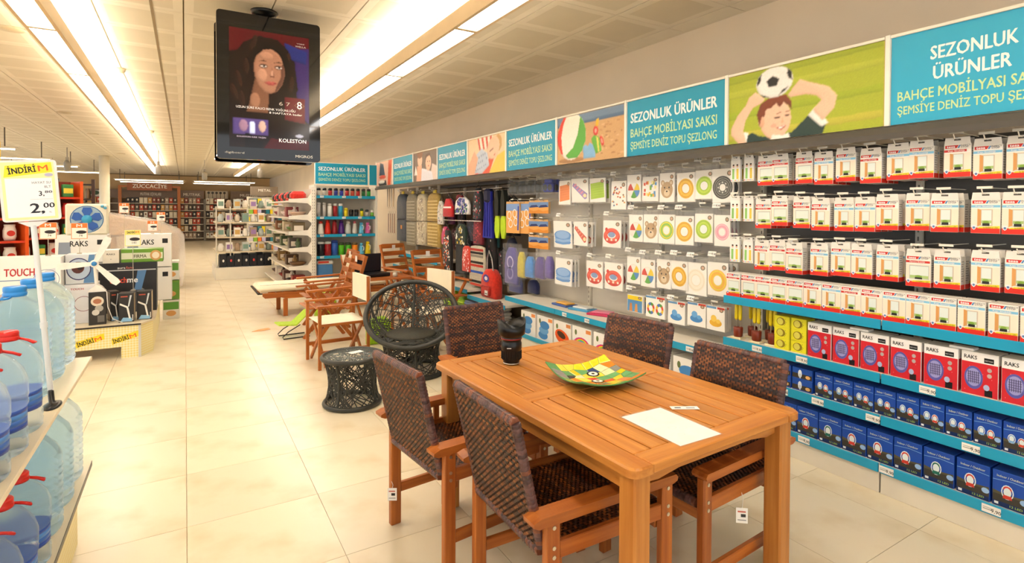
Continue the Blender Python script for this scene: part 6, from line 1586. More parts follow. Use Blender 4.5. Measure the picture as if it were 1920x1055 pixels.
def greenart(p, w, h, d):
    p.rect(-w * .49, w * .49, h * .02, h * .98, '6A9A2A', 1); p.rect(-w * .49, w * .49, h * .25, h * .72, 'D8DCC0', 2); p.text('FIRMA', -w * .05, h * .34, h * .26, '4A4A2A', w * .3, bold=.02); p.ell(w * .32, h * .5, w * .14, h * .4, 'C89A5A', 3, 16); p.ell(w * .32, h * .5, w * .09, h * .26, 'E8DCC0', 3.4, 14)
appliance('grill_box', 'flat green carton lying on the black fan carton', .4, .26, .15, '5E8E24', greenart, (-.42, 7.52, TOPZ + .5605))
def whiteart(p, w, h, d): p.text('RAKS', 0, h * .62, h * .12, '4A4640', w * .5, bold=.02); p.ell(0, h * .3, w * .03, h * .03, '8A867E', 2, 8)
appliance('small_white_box', 'small cream carton beside the green one', .15, .2, .15, 'E8E2D4', whiteart, (-.71, 7.5, TOPZ + .5605))
def touchwh(p, w, h, d):
    p.rect(-w * .49, w * .49, h * .02, h * .98, 'F0EEEA', 1); p.text('TOUCH', -w * .06, h * .6, h * .17, 'B8282A', w * .4, bold=.03); p.text('me', w * .27, h * .58, h * .14, '9A9490', w * .2, bold=-.01)
    p.rect(-w * .44, w * .02, h * .5, h * .52, '6A8AB0', 2); p.ring(w * .3, h * .5, w * .18, w * .172, '5A6A9A', 2, 24); p.pr([(w * .2, h * .25), (w * .45, h * .35), (w * .42, h * .75), (w * .28, h * .7)], 'D0D4DC', 1.6); p.ell(-w * .2, h * .1, w * .18, h * .16, 'C8B0A8', 1.8, 16)
appliance('fan_box', 'white fan carton with red lettering behind the water bottles', .55, .3, .44, 'ECEAE6', touchwh, (-1.32, 6.85, TOPZ + .26), .0)
appliance('fan_box', 'white carton carrying the red-lettered fan carton', .6, .4, .258, 'E4E2DE', lambda p, w, h, d: p.rect(-w * .4, w * .4, h * .3, h * .5, 'C8CCD4', 2), (-1.36, 6.84, TOPZ))
def bluefan(p, w, h, d):
    p.rect(-w * .49, w * .49, h * .02, h * .98, '5A86B4', 1); p.pr([(-w * .49, h * .02), (w * .1, h * .02), (w * .3, h * .98), (-w * .49, h * .98)], 'D8DCE0', 1.5); p.ell(-w * .05, h * .5, w * .4, h * .36, 'B8C8DC', 2, 20); p.ring(-w * .05, h * .5, w * .42, w * .38, '3A3A6A', 2.4, 24, h / w * .9); p.ell(-w * .08, h * .55, w * .22, h * .2, '5A2A20', 2.6, 14); p.ell(0, h * .6, w * .12, h * .14, '2A1A18', 2.8, 12)
appliance('fan_box', 'blue and white fan carton with a dark picture behind the white fan', .24, .24, .3, 'DDE0E4', bluefan, (-.915, 7.0, TOPZ + .405))
appliance('fan_box', 'tall white carton under the blue and white fan carton', .26, .28, .4, 'E4E4E6', lambda p, w, h, d: (p.text('TOUCH', -w * .1, h * .86, h * .05, 'B8282A', w * .4, bold=.02), p.ring(w * .1, h * .5, w * .3, w * .28, '8A4A5A', 2, 20)), (-.915, 6.99, TOPZ))
def rakswh(p, w, h, d):
    p.rect(-w * .49, w * .49, h * .02, h * .98, 'E9E7E2', 1); p.text('RAKS', -w * .05, h * .68, h * .16, '2A2824', w * .34, bold=.02); p.rect(w * .3, w * .42, h * .72, h * .86, '1E1C1A', 2)
    for x in (-.2, -.05, .1): p.ell(w * x, h * .4, w * .06, h * .1, 'B0ACA6', 2, 12)
    p.pr([(-w * .45, h * .35), (-w * .2, h * .35), (-w * .22, h * .8), (-w * .43, h * .8)], '8A94A4', 2.2)
for i, (x, z) in enumerate([(-.43, 0), (-1.0, 0), (-.43, .43), (-1.0, .43)]):
    appliance('heater_box', 'large white appliance carton, %s %s of the rear stack' % (('lower', 'upper')[i // 2], ('right', 'left')[i % 2]), .5, .35, .42, 'E6E3DC', rakswh, (x + (.1 if i % 2 == 0 else 0) - .07, 8.3, TOPZ + z))
for k in range(3): appliance('food_carton', 'green and white carton at the back of the stack, %s from the bottom' % ORD[k], .2, .3, .26, ['E8E4D8', '6A9A34', 'E0E0D8'][k], lambda p, w, h, d: (p.rect(-w * .45, w * .45, h * .5, h * .9, '5E9A3A', 1), p.ell(0, h * .3, w * .3, h * .15, 'D8A060', 2, 12)), (-.12 - .05, 8.86, .0 + k * .27))
# three-bladed white fan on the lamp carton
WF = thing('stand_fan', 'white three-bladed fan with blue hub standing on a dark carton', 'fan', (-.77, 6.9, TOPZ + .3305))
b = MB('EFECE4'); b.prism([(-.075, 0), (.075, 0), (.04, .05), (.0, .075), (-.06, .02)], -.05, .05); b.build('foot', 'plastic', WF)
b = MB('EFECE4'); b.cyl((0, 0, .05), (-.015, -.02, .27), .017, .013, n=10); b.build('stem', 'plastic', WF)
for k, a in enumerate((65, 183, -48)):
    b = MB('F2EFE8'); ca_, sa_ = math.cos(math.radians(a)), math.sin(math.radians(a))
    q = [(.02, -.018), (.25, -.034), (.29, -.022), (.29, .028), (.25, .036), (.02, .018)]
    b.M = Matrix.Translation((-.015, -.045, .285)); b.prism([(x * ca_ - z * sa_, x * sa_ + z * ca_) for x, z in q], -.006, .006); b.build('blade', 'plastic', WF)
b = MB('EFECE4'); b.M = Matrix.Translation((-.015, -.04, .285)) @ Matrix.Rotation(PI / 2, 4, 'X'); b.lathe([(.036, -.03), (.038, .0), (.034, .014), (0, .014)], 18); b.build('hub', 'plastic', WF)
b = MB('3A8ACC'); b.M = Matrix.Translation((-.015, -.04, .285)) @ Matrix.Rotation(PI / 2, 4, 'X'); b.lathe([(.024, .014), (.022, .018), (0, .019)], 16); b.build('hub_cap', 'plastic', WF)
b = MB('E8E4DC'); b.tube([(.05, -.06, .04), (.09, -.1, .0), (.1, -.12, -.15), (.14, -.14, -.27), (.22, -.1, -.325)], .004, 5); b.build('cable', 'plastic', WF)
# blue box fan
BF = thing('box_fan', 'square cream box fan with blue blades on top of white cartons', 'fan', (-1.02, 8.33, TOPZ + .8505))
b = MB('E4DCC4'); b.box(-.21, .21, 0, .1, 0, .38, bev=.02); b.build('casing', 'plastic', BF)
b = MB('4A7AA0'); b.ring(0, .19, .165, .155, '3A6A98', 2, 28); b.ell(0, .19, .155, .155, '9AB4C4', 1, 28); b.build('grille_ring', 'print', BF)
for k in range(5):
    b = MB('2A5AA8'); a = math.radians(90 + k * 72); ca_, sa_ = math.cos(a), math.sin(a)
    b.prism([(x * ca_ - z * sa_, .19 + x * sa_ + z * ca_) for x, z in ((.04, -.02), (.1, -.055), (.145, -.04), (.145, .035), (.1, .05), (.04, .02))], -.008, -.003); b.build('blade', 'plastic', BF)
b = MB('3AA0CC'); b.M = Matrix.Translation((0, -.003, .19)) @ Matrix.Rotation(PI / 2, 4, 'X'); b.lathe([(.055, 0), (.05, .012), (0, .014)], 20); b.build('hub', 'plastic', BF)
for k, (x, z) in enumerate(((.15, .35), (.18, .33))): b = MB('5AA8C8'); b.M = Matrix.Translation((x, -.001, z)) @ Matrix.Rotation(PI / 2, 4, 'X'); b.lathe([(.018, 0), (.014, .012), (0, .012)], 12); b.build('knob', 'plastic', BF)
# orange price cards on wire stems
def mcard(loc, zc, label, yellow=False, s=1.):
    t = thing('price_card', label, 'price card', loc, 0, 'price cards on wire stems')
    h = zc - loc[2]
    b = MB('B8B0A0'); b.cyl((0, 0, 0), (0, 0, h - .06 * s), .003, n=6); b.box(-.02, .02, -.015, .015, 0, .01); b.build('stem', 'paint', t)
    b = MB('F0EBDD'); b.box(-.062 * s, .062 * s, -.002, .002, h - .075 * s, h + .075 * s); b.build('card', 'card', t)
    p = MB(); e = 'F0E070' if yellow else 'E8843A'
    p.rect(-.06 * s, .06 * s, h - .073 * s, h + .073 * s, e, 1, -.002); p.rect(-.055 * s, .055 * s, h - .068 * s, h + .03 * s, 'F1ECE0', 2, -.002)
    if yellow: p.text('İNDİRİ', -.012 * s, h + .043 * s, .018 * s, '1A160E', .062 * s, y=-.002, bold=.03, rot=.06); p.text('M', .036 * s, h + .046 * s, .018 * s, 'E4601E', .024 * s, y=-.002, bold=.01, rot=.06)
    else: p.rect(-.06 * s, .06 * s, h + .03 * s, h + .073 * s, 'E87A2A', 2.5, -.002); p.text('M', 0, h + .036 * s, .03 * s, 'F6F0E6', .042 * s, y=-.002, lay=5, bold=.01)
    p.ell(.015 * s, h - .01 * s, .04 * s, .016 * s, '2A2220', 4, 14, -.002); p.text('74' if not yellow else '141', .01 * s, h - .052 * s, .02 * s, '3A3A3A', y=-.002, lay=4); p.build('card_print', 'print', t)
mcard((-1.16, 6.97, 1.0513), 1.30, 'orange price card left of the pole sign stem', s=1.1); mcard((-.93, 7.08, 1.0563), 1.29, 'orange price card in front of the blue box fan', s=1.1)
mcard((-.475, 7.02, .6513), 1.21, 'yellow sale price card above the green carton', True, 1.15)
mcard((-.36, 8.42, 1.2013), 1.3, 'orange price card right of the yellow sale card', s=.9)
mcard((-.27, 8.5, 1.2013), 1.42, 'small orange price card at the end of the rear stack', s=.8); mcard((-.66, 8.45, 1.2013), 1.53, 'orange price card standing highest above the rear stack', s=.85)
# ================================================================ stretch-wrapped pallet
WP = thing('wrapped_pallet', 'stretch-wrapped pallet load with sloping top beside the aisle', 'pallet load', (-.75, 12.6, 0))
for x in (-.6, 0, .6): b = MB('A8783E'); b.box(x - .06, x + .06, -.45, .45, 0.02, .1); b.build('runner', 'board', WP)
for y in (-.4, -.2, 0, .2, .4): b = MB(); b.box(-.68, .68, y - .06, y + .06, .1, .13); b.build('pallet_board', mat('pallet_pine', 'B8874A', .6, var=.2, vscale=(2, 30, 30)), WP)
rnd = random.Random(6)
for k in range(8):
    x = -.5 + (k % 4) * .33; z = .131 + (k // 4) * .45; b = MB(['C8A878', 'D8CCB0', 'E4DED0', 'B89868'][k % 4]); b.box(x - .155, x + .155, -.4, .4, z, z + .44, bev=.004); b.build('carton', 'card', WP)
b = MB('D8B888'); b.add([(-.66, -.42, 1.04), (.6, -.42, 1.04), (.6, .42, 1.04), (-.66, .42, 1.04), (-.66, -.42, 1.45), (.3, -.42, 1.25), (.3, .42, 1.25), (-.66, .42, 1.45)], [(3, 2, 1, 0), (4, 5, 6, 7), (0, 1, 5, 4), (1, 2, 6, 5), (2, 3, 7, 6), (3, 0, 4, 7)]); b.build('cardboard_sheet', 'card', WP)
b = MB('F0EADC'); P = [(-.72, .05), (.7, .05), (.76, .5), (.74, 1.0), (.66, 1.12), (.3, 1.3), (-.7, 1.5)]; b.prism(P, -.47, .47); b.build('stretch_film', 'wrap', WP)
# ================================================================ orange snack shelving at the left
def orange_unit(x, y, k, rz):
    t = thing('snack_shelf', 'orange-red snack shelf %s' % ['nearest the left edge', 'behind the price sign', 'beside the dark shelf'][k], 'shelving', (x, y, 0), rz, 'orange snack shelves')
    for s in (-.5, .5): b = MB('E2581A'); b.box(s - .02, s + .02, 0, .4, 0, 1.95); b.build('upright', 'paint', t)
    b = MB('7A2A14'); b.box(-.48, .48, .38, .4, .05, 1.95); b.build('back_panel', 'paint', t)
    for i in range(6): z = .12 + i * .31; b = MB('C8381A'); b.box(-.48, .48, 0, .38, z, z + .03); b.build('shelf_board', 'paint', t)
    return t
bagm = MB('ECE6DA'); bagm.lathe([(0, 0), (.06, .005), (.075, .05), (.075, .14), (.06, .19), (.065, .22), (0, .22)], 10, sy=.6); bagm.ell(0, .1, .045, .04, 'C8342A', 1, 12, -.047); 
bag_w = Stock(tag(bagm.build('snack_bag', 'plastic'), '', 'bag')); bagm2 = MB('C8342A'); bagm2.lathe([(0, 0), (.06, .005), (.075, .05), (.075, .14), (.06, .19), (.065, .22), (0, .22)], 10, sy=.6); bagm2.ell(0, .1, .045, .04, 'F0E4C0', 1, 12, -.047); bag_r = Stock(tag(bagm2.build('snack_bag', 'plastic'), '', 'bag'))
bagm3 = MB('3A8A4A'); bagm3.box(-.07, .07, -.04, .04, 0, .2, bev=.01); bagm3.rect(-.06, .06, .06, .14, 'E8D84A', 1, -.04); bag_g = Stock(tag(bagm3.build('snack_pack', 'card'), '', 'packet'))
for k, (x, y, rz) in enumerate([(-2.3, 9.6, .5), (-1.85, 10.7, .45), (-2.6, 12.4, .4)]):
    orange_unit(x, y, k, rz)
    for i in range(6):
        for j in range(5):
            lx, ly = -.36 + j * .18, .14; wx, wy = x + lx * math.cos(rz) - ly * math.sin(rz), y + lx * math.sin(rz) + ly * math.cos(rz)
            st_ = (bag_w, bag_r, bag_w, bag_g)[(i * 2 + j + k) % 4] if k < 2 else (bag_g, bag_r)[(i + j) % 2]
            st_.put((wx, wy, .151 + i * .31), rz, 'snack bag on the orange shelf %s, %s row up, %s from left' % (['nearest the edge', 'behind the sign', 'farther back'][k], ORD[i], ORD[j]), 'snack bags on orange shelves')
DS = thing('dark_shelf', 'tall dark brown shelf tower left of the white column', 'shelving', (-1.98, 14.6, 0), .1)
for s in (-.3, .3): b = MB('3A1E10'); b.box(s - .03, s + .03, 0, .4, 0, 2.15); b.build('upright', 'paint', DS)
for i in range(7): b = MB('2A1810'); b.box(-.27, .27, 0, .4, .1 + i * .32, .13 + i * .32); b.build('shelf_board', 'paint', DS)
for i in range(6):
    for j in range(4):
        b = MB(['D8C8A8', 'E8C83A', '8A6A4A', 'C8B8A0'][(i + j * 3) % 4]); b.lathe([(.04, 0), (.045, .02), (.04, .16), (.02, .2), (.02, .22), (0, .22)], 8); tag(b.build('jar', 'plastic', None, (-2.14 + j * .12, 14.75, .1305 + i * .32)), 'pale jar on the dark shelf tower, %s shelf up, %s from left' % (ORD[i], ORD[j]), 'jar', 'jars on the dark shelf tower')
b = MB('E8C82A'); b.box(-.4, .4, -.02, .02, 0, .3); o = tag(b.build('yellow_banner', 'card', None, (-2.35, 9.0, 2.05), .2), 'plain yellow hanging banner at the left edge', 'banner')
b = MB('EAE2D0'); b.lathe([(.13, 0), (.13, CZ - .005)], 20); tag(b.build('round_column', 'paint', None, (-2.05, 20.2, 0)), 'round white column behind the appliance stack', 'column')
# ================================================================ far end: flask unit, gondolas, back wall
FU = thing('flask_shelving', 'white shelving unit across the aisle end filled with flasks and jugs', 'shelving', (2.07, 10.42, 0))
b = MB('C9C2B4'); b.box(0, 1.1, .42, .44, .1, 1.98); b.build('back_panel', 'paint', FU)
for x in (-.04, 1.1): b = MB('E9E4D8'); b.box(x, x + .04, -.02, .46, 0, 1.98); b.build('side_panel', 'paint', FU)
b = MB('DDD6C8'); b.box(0, 1.1, .0, .42, 0, .14); b.build('base', 'paint', FU)
for z in (1.78, 1.39, 1.06, .66):
    b = MB('E9E3D6'); b.box(0, 1.1, 0, .42, z - .03, z - .002); s_ = b.build('shelf_board', 'paint', FU)
    b = MB(); b.box(0.002, 1.098, -.012, -.001, z - .05, z + .003); b.build('price_rail', 'blue', s_)
for z in (1.78, 1.39, 1.06, .66):
    for k, x in enumerate((.1, .5, .8)): ptag(2.07 + x, 10.405, z - .022, 'price tag on the flask unit, %s shelf, %s from left' % ({1.78: 'top', 1.39: 'second', 1.06: 'third', .66: 'lowest'}[z], ORD[k]), 0)
t = thing('header_sign', 'turquoise header sign above the flask unit at the aisle end', 'sign', (2.53, 10.36, 1.985), 0, 'header signs above the wall shelving')
b = MB('F0EDE6'); b.box(-.5, .49, 0, .02, 0, .4); b.build('panel', 'card', t)
p = MB(); p.rect(-.485, .475, .01, .39, TQ); p.text('SEZONLUK ÜRÜNLER', 0, .255, .07, 'F2F6F4', .86, bold=.02); p.text('BAHÇE MOBİLYASI SAKSI', 0, .155, .06, 'BFDFA8', .86, bold=.015); p.text('ŞEMSİYE DENİZ TOPU ŞEZLONG', 0, .065, .052, 'BFDFA8', .86, bold=.015); p.build('sign_print', 'print', t)
t = thing('header_sign', 'narrow plain turquoise header panel in the corner', 'sign', (3.115, 10.36, 1.985), 0, 'header signs above the wall shelving')
b = MB('F0EDE6'); b.box(-.08, .07, 0, .02, 0, .4); b.build('panel', 'card', t); p = MB(); p.rect(-.075, .065, .01, .39, TQ); p.build('sign_print', 'print', t)
def jar(name, label, prof, body, top, loc, cat, handle=None, zt=None, group='flasks and jugs'):
    t = thing(name, label, cat, loc, -.9 if handle else 0, group)
    b = MB(body); b.lathe(prof, 14); b.build('body', 'plastic', t)
    zt = prof[-2][1]; rt = prof[-2][0]
    b = MB(top); b.lathe([(rt * 1.02, zt - .002), (rt * 1.02, zt + .03), (rt * .7, zt + .045), (0, zt + .045)], 14); b.build('lid', 'plastic', t)
    if handle:
        h = zt; r = prof[1][0]; b = MB(handle); b.tube([(rt * .8, -.01, h * .92), (r * 1.45, -.03, h * .85), (r * 1.5, -.03, h * .55), (r * .95, -.02, h * .45)], .011, 6); b.build('handle', 'plastic', t)
    return t
can = lambda r, h: [(0, 0), (r, .003), (r, h), (0, h)]
c1 = ['C8C4BC', 'C0BCB4', 'B02228', '22308A', '1E2CA0', 'B0282C', 'C8503A', 'B8302C', '2A6A3A', '2A9A3A']
c1n = ['silver', 'grey', 'crimson', 'navy', 'blue', 'red', 'coral', 'scarlet', 'dark green', 'green']
for i in range(10): jar('travel_mug', '%s travel mug on the top shelf of the flask unit' % c1n[i], can(.036, .1), c1[i], '1A1A1A', (2.13 + i * .104, 10.5, 1.7805), 'mug')
c2 = [('C8C4BE', 'CFCBC4', 'tall silver', .034, .22), ('C2BEB8', 'B8B4AE', 'slim silver', .03, .22), ('EDEAE2', 'C8C4BC', 'white', .04, .2), ('9A1A20', 'C8C4BC', 'dark red', .04, .2), ('2A9AC8', 'D8D8D4', 'sky blue', .04, .2), ('E8D420', 'D8C41A', 'yellow', .036, .12), ('14161C', '101214', 'black', .04, .09), ('181C2A', '101214', 'navy black', .04, .09), ('E8E020', '2A4A2A', 'lemon', .03, .11), ('B8B4AC', '3A3A3A', 'steel', .034, .09), ('6AA83A', 'E8E4DC', 'leaf green', .03, .08)]
for i, (c, l, nm, r, h) in enumerate(c2): jar('vacuum_flask', '%s flask on the second shelf of the flask unit' % nm, can(r, h), c, l, (2.13 + i * .1, 10.5, 1.3905), 'flask')
cone = lambda r, h: [(0, 0), (r, .004), (r * .98, h * .2), (r * .6, h), (0, h)]
c3 = [('EDE8DC', 'D8402E', 'cream', .06, .2, None), ('E0301E', 'C82818', 'bright red', .06, .22, None), ('8A1420', '701018', 'wine red', .06, .22, None), ('4A1E7A', '3A1860', 'purple', .06, .22, None), ('C8CCC8', 'B8B4AC', 'clear grey', .06, .2, None), ('D8D4CC', 'C05A6A', 'frosted', .05, .2, None), ('5AB4DC', '5AB4DC', 'light blue', .052, .17, 'D8E8F0'), ('D86AA8', 'D86AA8', 'pink', .052, .17, 'F0D8E4')]
for i, (c, l, nm, r, h, hd) in enumerate(c3): jar('jug', '%s jug on the third shelf of the flask unit' % nm, cone(r, h), c, l, (2.17 + i * .126, 10.52, 1.0605), 'jug', hd)
c4 = [('1A1C24', 'D8D8D4', 'black', .06, .22, None), ('A01820', 'D8D8D4', 'ruby red', .06, .22, None), ('2A5AB4', '1E3A8A', 'royal blue', .06, .24, None), ('5ABE1E', '3A4A2A', 'lime', .055, .19, None), ('46A81A', '3A4A2A', 'grass green', .055, .19, None), ('F08A1E', '6A5A3A', 'orange', .055, .19, None), ('5AB4DC', '5AB4DC', 'pale blue', .055, .17, 'D8E8F0'), ('F0D018', 'F0D018', 'yellow', .055, .2, 'F4ECC0')]
for i, (c, l, nm, r, h, hd) in enumerate(c4): jar('insulated_jug', '%s insulated jug on the lowest shelf of the flask unit' % nm, (cone if hd else can)(r, h), c, l, (2.17 + i * .126, 10.52, .6605), 'jug', hd)
CB = thing('cool_box', 'blue cool box with white lid on the base of the flask unit', 'cool box', (2.24, 10.46, .1405))
b = MB('4A84C0'); b.box(-.14, .14, 0, .26, 0, .36, bev=.02); b.build('body', 'plastic', CB); b = MB('E8E4DC'); b.box(-.15, .15, -.01, .27, .36, .43, bev=.02); b.build('lid', 'plastic', CB); b = MB('D8402E'); b.box(-.13, .06, -.015, -.009, .385, .42); b.build('red_latch', 'plastic', CB)
# ---- white gondola along the aisle, seen end-on
GA = thing('aisle_gondola', 'white slotted gondola seen end-on left of the flask unit', 'shelving', (2.0, 10.3, 0))
b = MB('EAE4D6'); b.box(-.04, .03, -.02, .02, 0, 1.93, bev=.003); b.build('end_upright', 'paint', GA)
b = MB('8A8274')
for i in range(34):
    for x in (-.02, .012): b.box(x - .004, x + .004, -.0212, -.0202, .1 + i * .053, .125 + i * .053)
o = b.build('upright_slots', 'paint', GA); o['kind'] = 'stuff'
b = MB('D6CFC0'); b.box(-.02, .0, .03, 2.75, .1, 1.9); b.build('spine_panel', 'paint', GA)
LV = [.14, .47, .8, 1.1, 1.38, 1.68]
for i, z in enumerate(LV):
    dp = .42 if i else .5
    b = MB('EDE7DA'); b.box(-dp, -.022, .04, 2.75, z - .03, z, bev=.003); b.build('shelf_board', 'paint', GA)
    b = MB('EFE9DC'); b.prism([(-dp, z - .035), (-dp, z + .03), (-dp + .12, z + .035), (-.1, z + .05), (-.04, z + .14), (-.04, z - .1), (-.1, z - .05), (-dp + .12, z - .035)], .005, .012); b.build('bracket', 'paint', GA)
rnd = random.Random(44)
pal5 = [['D83024', '1A1614', 'C82A20', '201A18'], ['C8A890', 'D8C8C0', '8A3A3A', 'E8D8D0'], ['6A5A3A', '5A7A3A', '8A5A3A', 'C8B898'], ['4A5A3A', '5A5048', 'C8C0A0', '6A6A4A'], ['6A4A2A', '8A6A3A', '4A3018', 'A88A5A'], ['8A2A24', '3A2A24', 'D8D0C4', '5A3A30']]
for i, z in enumerate(LV):
    for j in range(8):
        y = 10.48 + j * .33
        c = pal5[5 - i][j % 4]; kind = (i + j) % 3; x = 1.76
        if i == 5:
            t = thing('sports_bag', 'red and black bag on top of the aisle gondola, %s from the front' % ORD[j], 'bag', (x, y, z), 0, 'goods on the aisle gondola'); b = MB(c); b.box(-.13, .13, -.13, .13, .0005, .17, bev=.05); b.build('body', 'fabric', t)
            b = MB('1A1412' if c[0] in 'DC' else 'D8402E'); b.box(-.135, .135, -.08, .08, .03, .06, bev=.01); b.build('stripe', 'fabric', t)
        elif kind == 0:
            t = thing('trinket_box', 'gift carton on the aisle gondola, %s shelf up, %s from the front' % (ORD[i], ORD[j]), 'box', (x, y, z), 0, 'goods on the aisle gondola'); b = MB(c); b.box(-.11, .11, -.1, .1, .0005, .19, bev=.004); b.build('body', 'card', t); b = MB(); b.rect(-.08, .08, .04, .13, 'E8DCCC', 1, -.1); b.build('front_print', 'print', t)
        elif kind == 1:
            t = thing('serving_bowl', 'dark bowl on the aisle gondola, %s shelf up, %s from the front' % (ORD[i], ORD[j]), 'bowl', (x, y, z), 0, 'goods on the aisle gondola'); b = MB(c); b.lathe([(0, .001), (.06, .001), (.14, .07), (.15, .1), (.14, .1), (.12, .07), (.05, .015), (0, .012)], 16); b.build('body', 'plastic', t)
        else:
            t = thing('figurine', 'small standing ornament on the aisle gondola, %s shelf up, %s from the front' % (ORD[i], ORD[j]), 'ornament', (x, y, z), 0, 'goods on the aisle gondola'); b = MB(c); b.lathe([(.05, .001), (.06, .01), (.03, .05), (.055, .1), (.04, .14), (.02, .15), (.03, .18), (0, .2)], 12); b.build('body', 'plastic', t)
for k in range(6): soft('hanging_slipper', 'patterned slipper pair in the bin at the gondola foot, %s' % ORD[k], 'slippers', .1, .24, .06, ['8A2A20', 'D8CCBC', '2A221E', 'C8B8A4', '5A4A3A', 'A83A2A'][k], (1.28 + k * .12, 10.1 - .03 * (k % 2), .0), .0, group='slippers at the gondola foot')
b = MB('3A3026'); b.box(-.45, -.4, -.02, 1.2, 0, .02); b.box(-.45, .0, -.02, .0, 0, .02); tag(b.build('floor_mat_edge', 'rubber', None, (1.55, 10.6, 0)), 'dark mat edge on the floor at the gondola foot', 'mat')
# ---- low island with kitchenware
IS = thing('island_display', 'white tiered island display with black and white kitchenware', 'shelving', (1.15, 13.2, 0))
b = MB('EAE2D0'); b.box(-.6, .6, 0, 1.6, 0, .26, bev=.005); b.build('plinth', 'paint', IS)
for z in (.6, .92, 1.24, 1.54):
    b = MB('C8A878'); b.box(-.58, .58, .1, 1.5, z - .025, z - .001); b.build('shelf_board', 'board', IS)
for x in (-.57, -.3, .57):
    b = MB('D8D2C4'); b.box(x - .012, x + .012, .12, .15, .26, 1.58); b.build('post', 'paint', IS)
for i in range(14):
    t = thing('black_pot_box', 'black carton with white spots on the island plinth, %s from left' % ORD[i], 'box', (.7 + (i % 7) * .15, 13.3 + .25 * (i // 7), .2605), 0, 'black cartons on the island'); b = MB('16161A'); b.box(-.07, .07, 0, .2, 0, .24 if i % 2 else .28); b.build('body', 'card', t); p = MB(); p.ell(.01, .14, .02, .03, ['E8E4DC', 'C83A3A', 'E8E4DC'][i % 3], 1, 10); p.build('front_print', 'print', t)
for lv, z in enumerate((.6, .92, 1.24, 1.54)):
    for i in range(7):
        x = .67 + i * .16; c = ['EFE9DC', 'D8CCB8', 'C0C8C4', 'F4F0E6', '8A9A90', 'E0D8C8', 'A89078'][(i * 3 + lv) % 7]
        if (i + lv) % 2:
            t = thing('dish_set_box', 'pale dish carton on the island, tier %s, %s from left' % (ORD[lv], ORD[i]), 'box', (x, 13.34, z), 0, 'kitchenware on the island'); b = MB(c); b.box(-.065, .065, 0, .2, .0005, .2, bev=.003); b.build('body', 'card', t); p = MB(); p.rect(-.05, .05, .05, .15, ['7A9A8A', '9A7AB0', 'C8A058'][i % 3], 1); p.build('front_print', 'print', t)
        else:
            t = thing('glass_jar', 'glass jar on the island, tier %s, %s from left' % (ORD[lv], ORD[i]), 'jar', (x, 13.42, z), 0, 'kitchenware on the island'); b = MB(c); b.lathe([(.04, .001), (.06, .03), (.06, .12), (.04, .15), (.045, .17), (0, .18)], 12); b.build('body', 'plastic', t)
# ---- metal section right behind
MS = thing('kitchen_gondola', 'white gondola with colourful cartons under a brown header', 'shelving', (2.35, 20.0, 0))
b = MB('E6E0D2'); b.box(-.55, .55, .4, .44, 0, 1.95); b.build('back_panel', 'paint', MS)
b = MB('8A7A68'); b.box(-.45, .42, .3, .34, 1.98, 2.3); hp = b.build('header_panel', 'card', MS); p = MB(); p.text('METAL', 0, 2.13, .09, 'EDE6DA', .4, y=.3, bold=.02); p.build('header_lettering', 'print', hp)
for i in range(6): b = MB('EDE7DA'); b.box(-.54, .54, 0, .4, .1 + i * .31, .13 + i * .31); b.build('shelf_board', 'paint', MS)
for i in range(6):
    for j in range(8):
        b = MB(['2A7A8A', 'E8D020', 'EDE8DC', 'D8D0D8', '8ABA3A', 'E87A2A', 'C8C0E0', '3A3A44'][(i * 3 + j) % 8]); b.box(-.055, .055, 0, .2, 0, .2); tag(b.build('kitchen_carton', 'card', None, (1.9 + j * .128, 20.05, .1305 + i * .31)), 'small carton on the brown-headed gondola, %s shelf up, %s from left' % (ORD[i], ORD[j]), 'box', 'cartons on the far gondola')
# ---- back wall
BYF = 30.0
BWU = []
def back_unit(x0, x1, label, word=None, pic=None):
    t = thing('back_wall_unit', label, 'shelving', ((x0 + x1) / 2, BYF, 0), 0, 'back wall units'); w = x1 - x0
    b = MB('8A6E50'); b.box(-w / 2, w / 2, .45, .5, 0, 2.0); b.build('back_panel', 'paint', t)
    b = MB('7E6654'); b.box(-w / 2, w / 2, .3, .34, 2.02, 2.42); hp = b.build('header_panel', 'card', t)
    p = MB()
    if word: p.text(word, 0, 2.15, .14, 'E4DACA', min(w * .7, .8), y=.3, bold=.02)
    if pic: pic(p, w)
    if p.f: p.build('header_print', 'print', hp)
    for i in range(6): b = MB('E6DAC2'); b.box(-w / 2, w / 2, .05, .45, .12 + i * .33, .145 + i * .33); b.build('shelf_board', 'paint', t)
    for s in (-1, 1): b = MB('8A8070'); b.box(s * w / 2 - .02, s * w / 2 + .02, 0, .5, 0, 2.0); b.build('side', 'paint', t)
def p_left(p, w): p.ell(-.2, 2.22, .3, .14, 'D8D0C4', 1, 16, .3); p.ell(-.3, 2.24, .2, .1, '2A4A2A', 2, 12, .3)
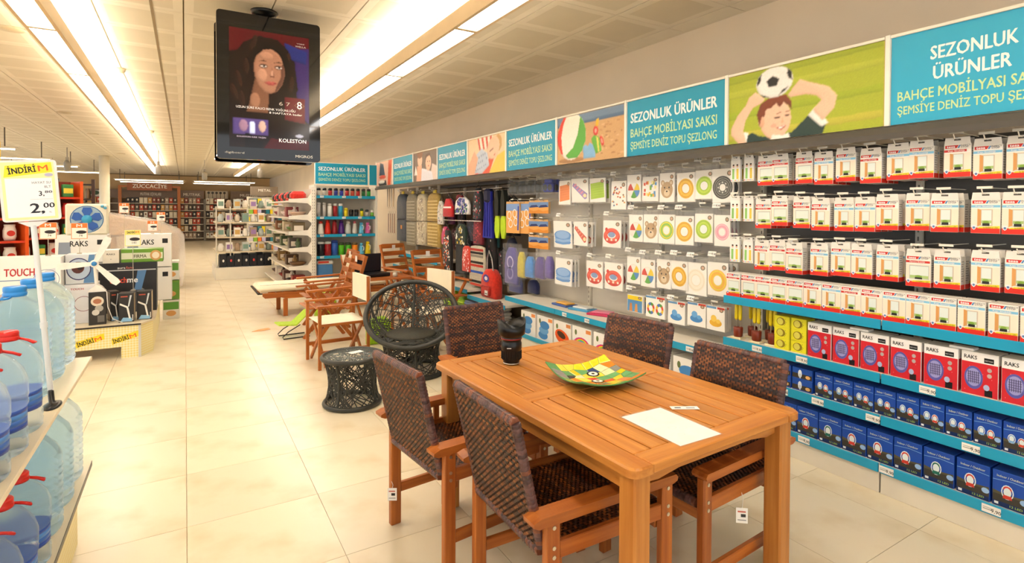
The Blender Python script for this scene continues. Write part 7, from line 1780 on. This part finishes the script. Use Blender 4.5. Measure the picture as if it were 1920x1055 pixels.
def p_ladles(p, w):
    p.rect(-w / 2 + .03, w / 2 - .03, 2.03, 2.41, 'B8A890', 1, .3)
    for i in range(5): p.rect(-.36 + i * .17, -.34 + i * .17, 2.05, 2.3, '2A221C', 2, .3); p.ell(-.35 + i * .17, 2.32, .06, .06, '2A221C', 3, 10, .3)
back_unit(-3.75, -2.55, 'back wall unit with green and white header picture', None, p_left)
back_unit(-2.45, -.25, 'wide back wall unit inside the orange portal', 'MUTFAK EŞYALARI')
back_unit(-.2, .8, 'back wall unit headed in brown right of the portal', 'MUTFAK')
back_unit(.85, 1.85, 'back wall unit with pictured ladles', None, p_ladles)
back_unit(1.95, 3.6, 'back wall unit in the right corner', 'MUTFAK')
AR = thing('orange_portal', 'orange portal frame with brown department sign on the back wall', 'sign', (-1.35, BYF - .3, 0))
for s in (-1, 1): b = MB('B8682A'); b.box(s * 1.12 - .06, s * 1.12 + .06, 0, .12, 0, 2.5); b.build('post', 'paint', AR)
b = MB('B8682A'); b.box(-1.18, 1.18, 0, .12, 2.5, 2.58); b.build('beam', 'paint', AR)
b = MB('9A5226'); b.box(-.85, .85, -.06, -.01, 2.36, 2.76); sg = b.build('sign_board', 'card', AR); p = MB(); p.text('ZÜCCACİYE', 0, 2.47, .18, 'F2E8D8', 1.3, y=-.061, bold=.02); p.build('sign_lettering', 'print', sg)
small = []
for c in ['E8D8B8', 'C84A2A', '2A221E', 'D8A050', 'B8A088', 'F0E8D8', '8A3A2A', '5A4A3A']:
    b = MB(c); b.box(-.07, .07, 0, .12, 0, .25); b.ell(0, .15, .035, .05, 'F0E4D0' if c != 'F0E8D8' else '8A5A3A', 1, 8); small.append(Stock(tag(b.build('kitchen_utensil_pack', 'card'), '', 'packet')))
rnd = random.Random(77)
rows6 = [-3.6, -2.2, -.1, .95, 2.1]; cnt = [5, 12, 5, 5, 8]
for u, (x0, n) in enumerate(zip(rows6, cnt)):
    for i in range(6):
        for j in range(n):
            small[rnd.randrange(8)].put((x0 + j * .165, BYF + .1, .1455 + i * .33), 0, 'kitchen pack on the back wall, unit %s from left, shelf %s up, %s along' % (ORD[u], ORD[i], ORD[j]), 'packs on the back wall')
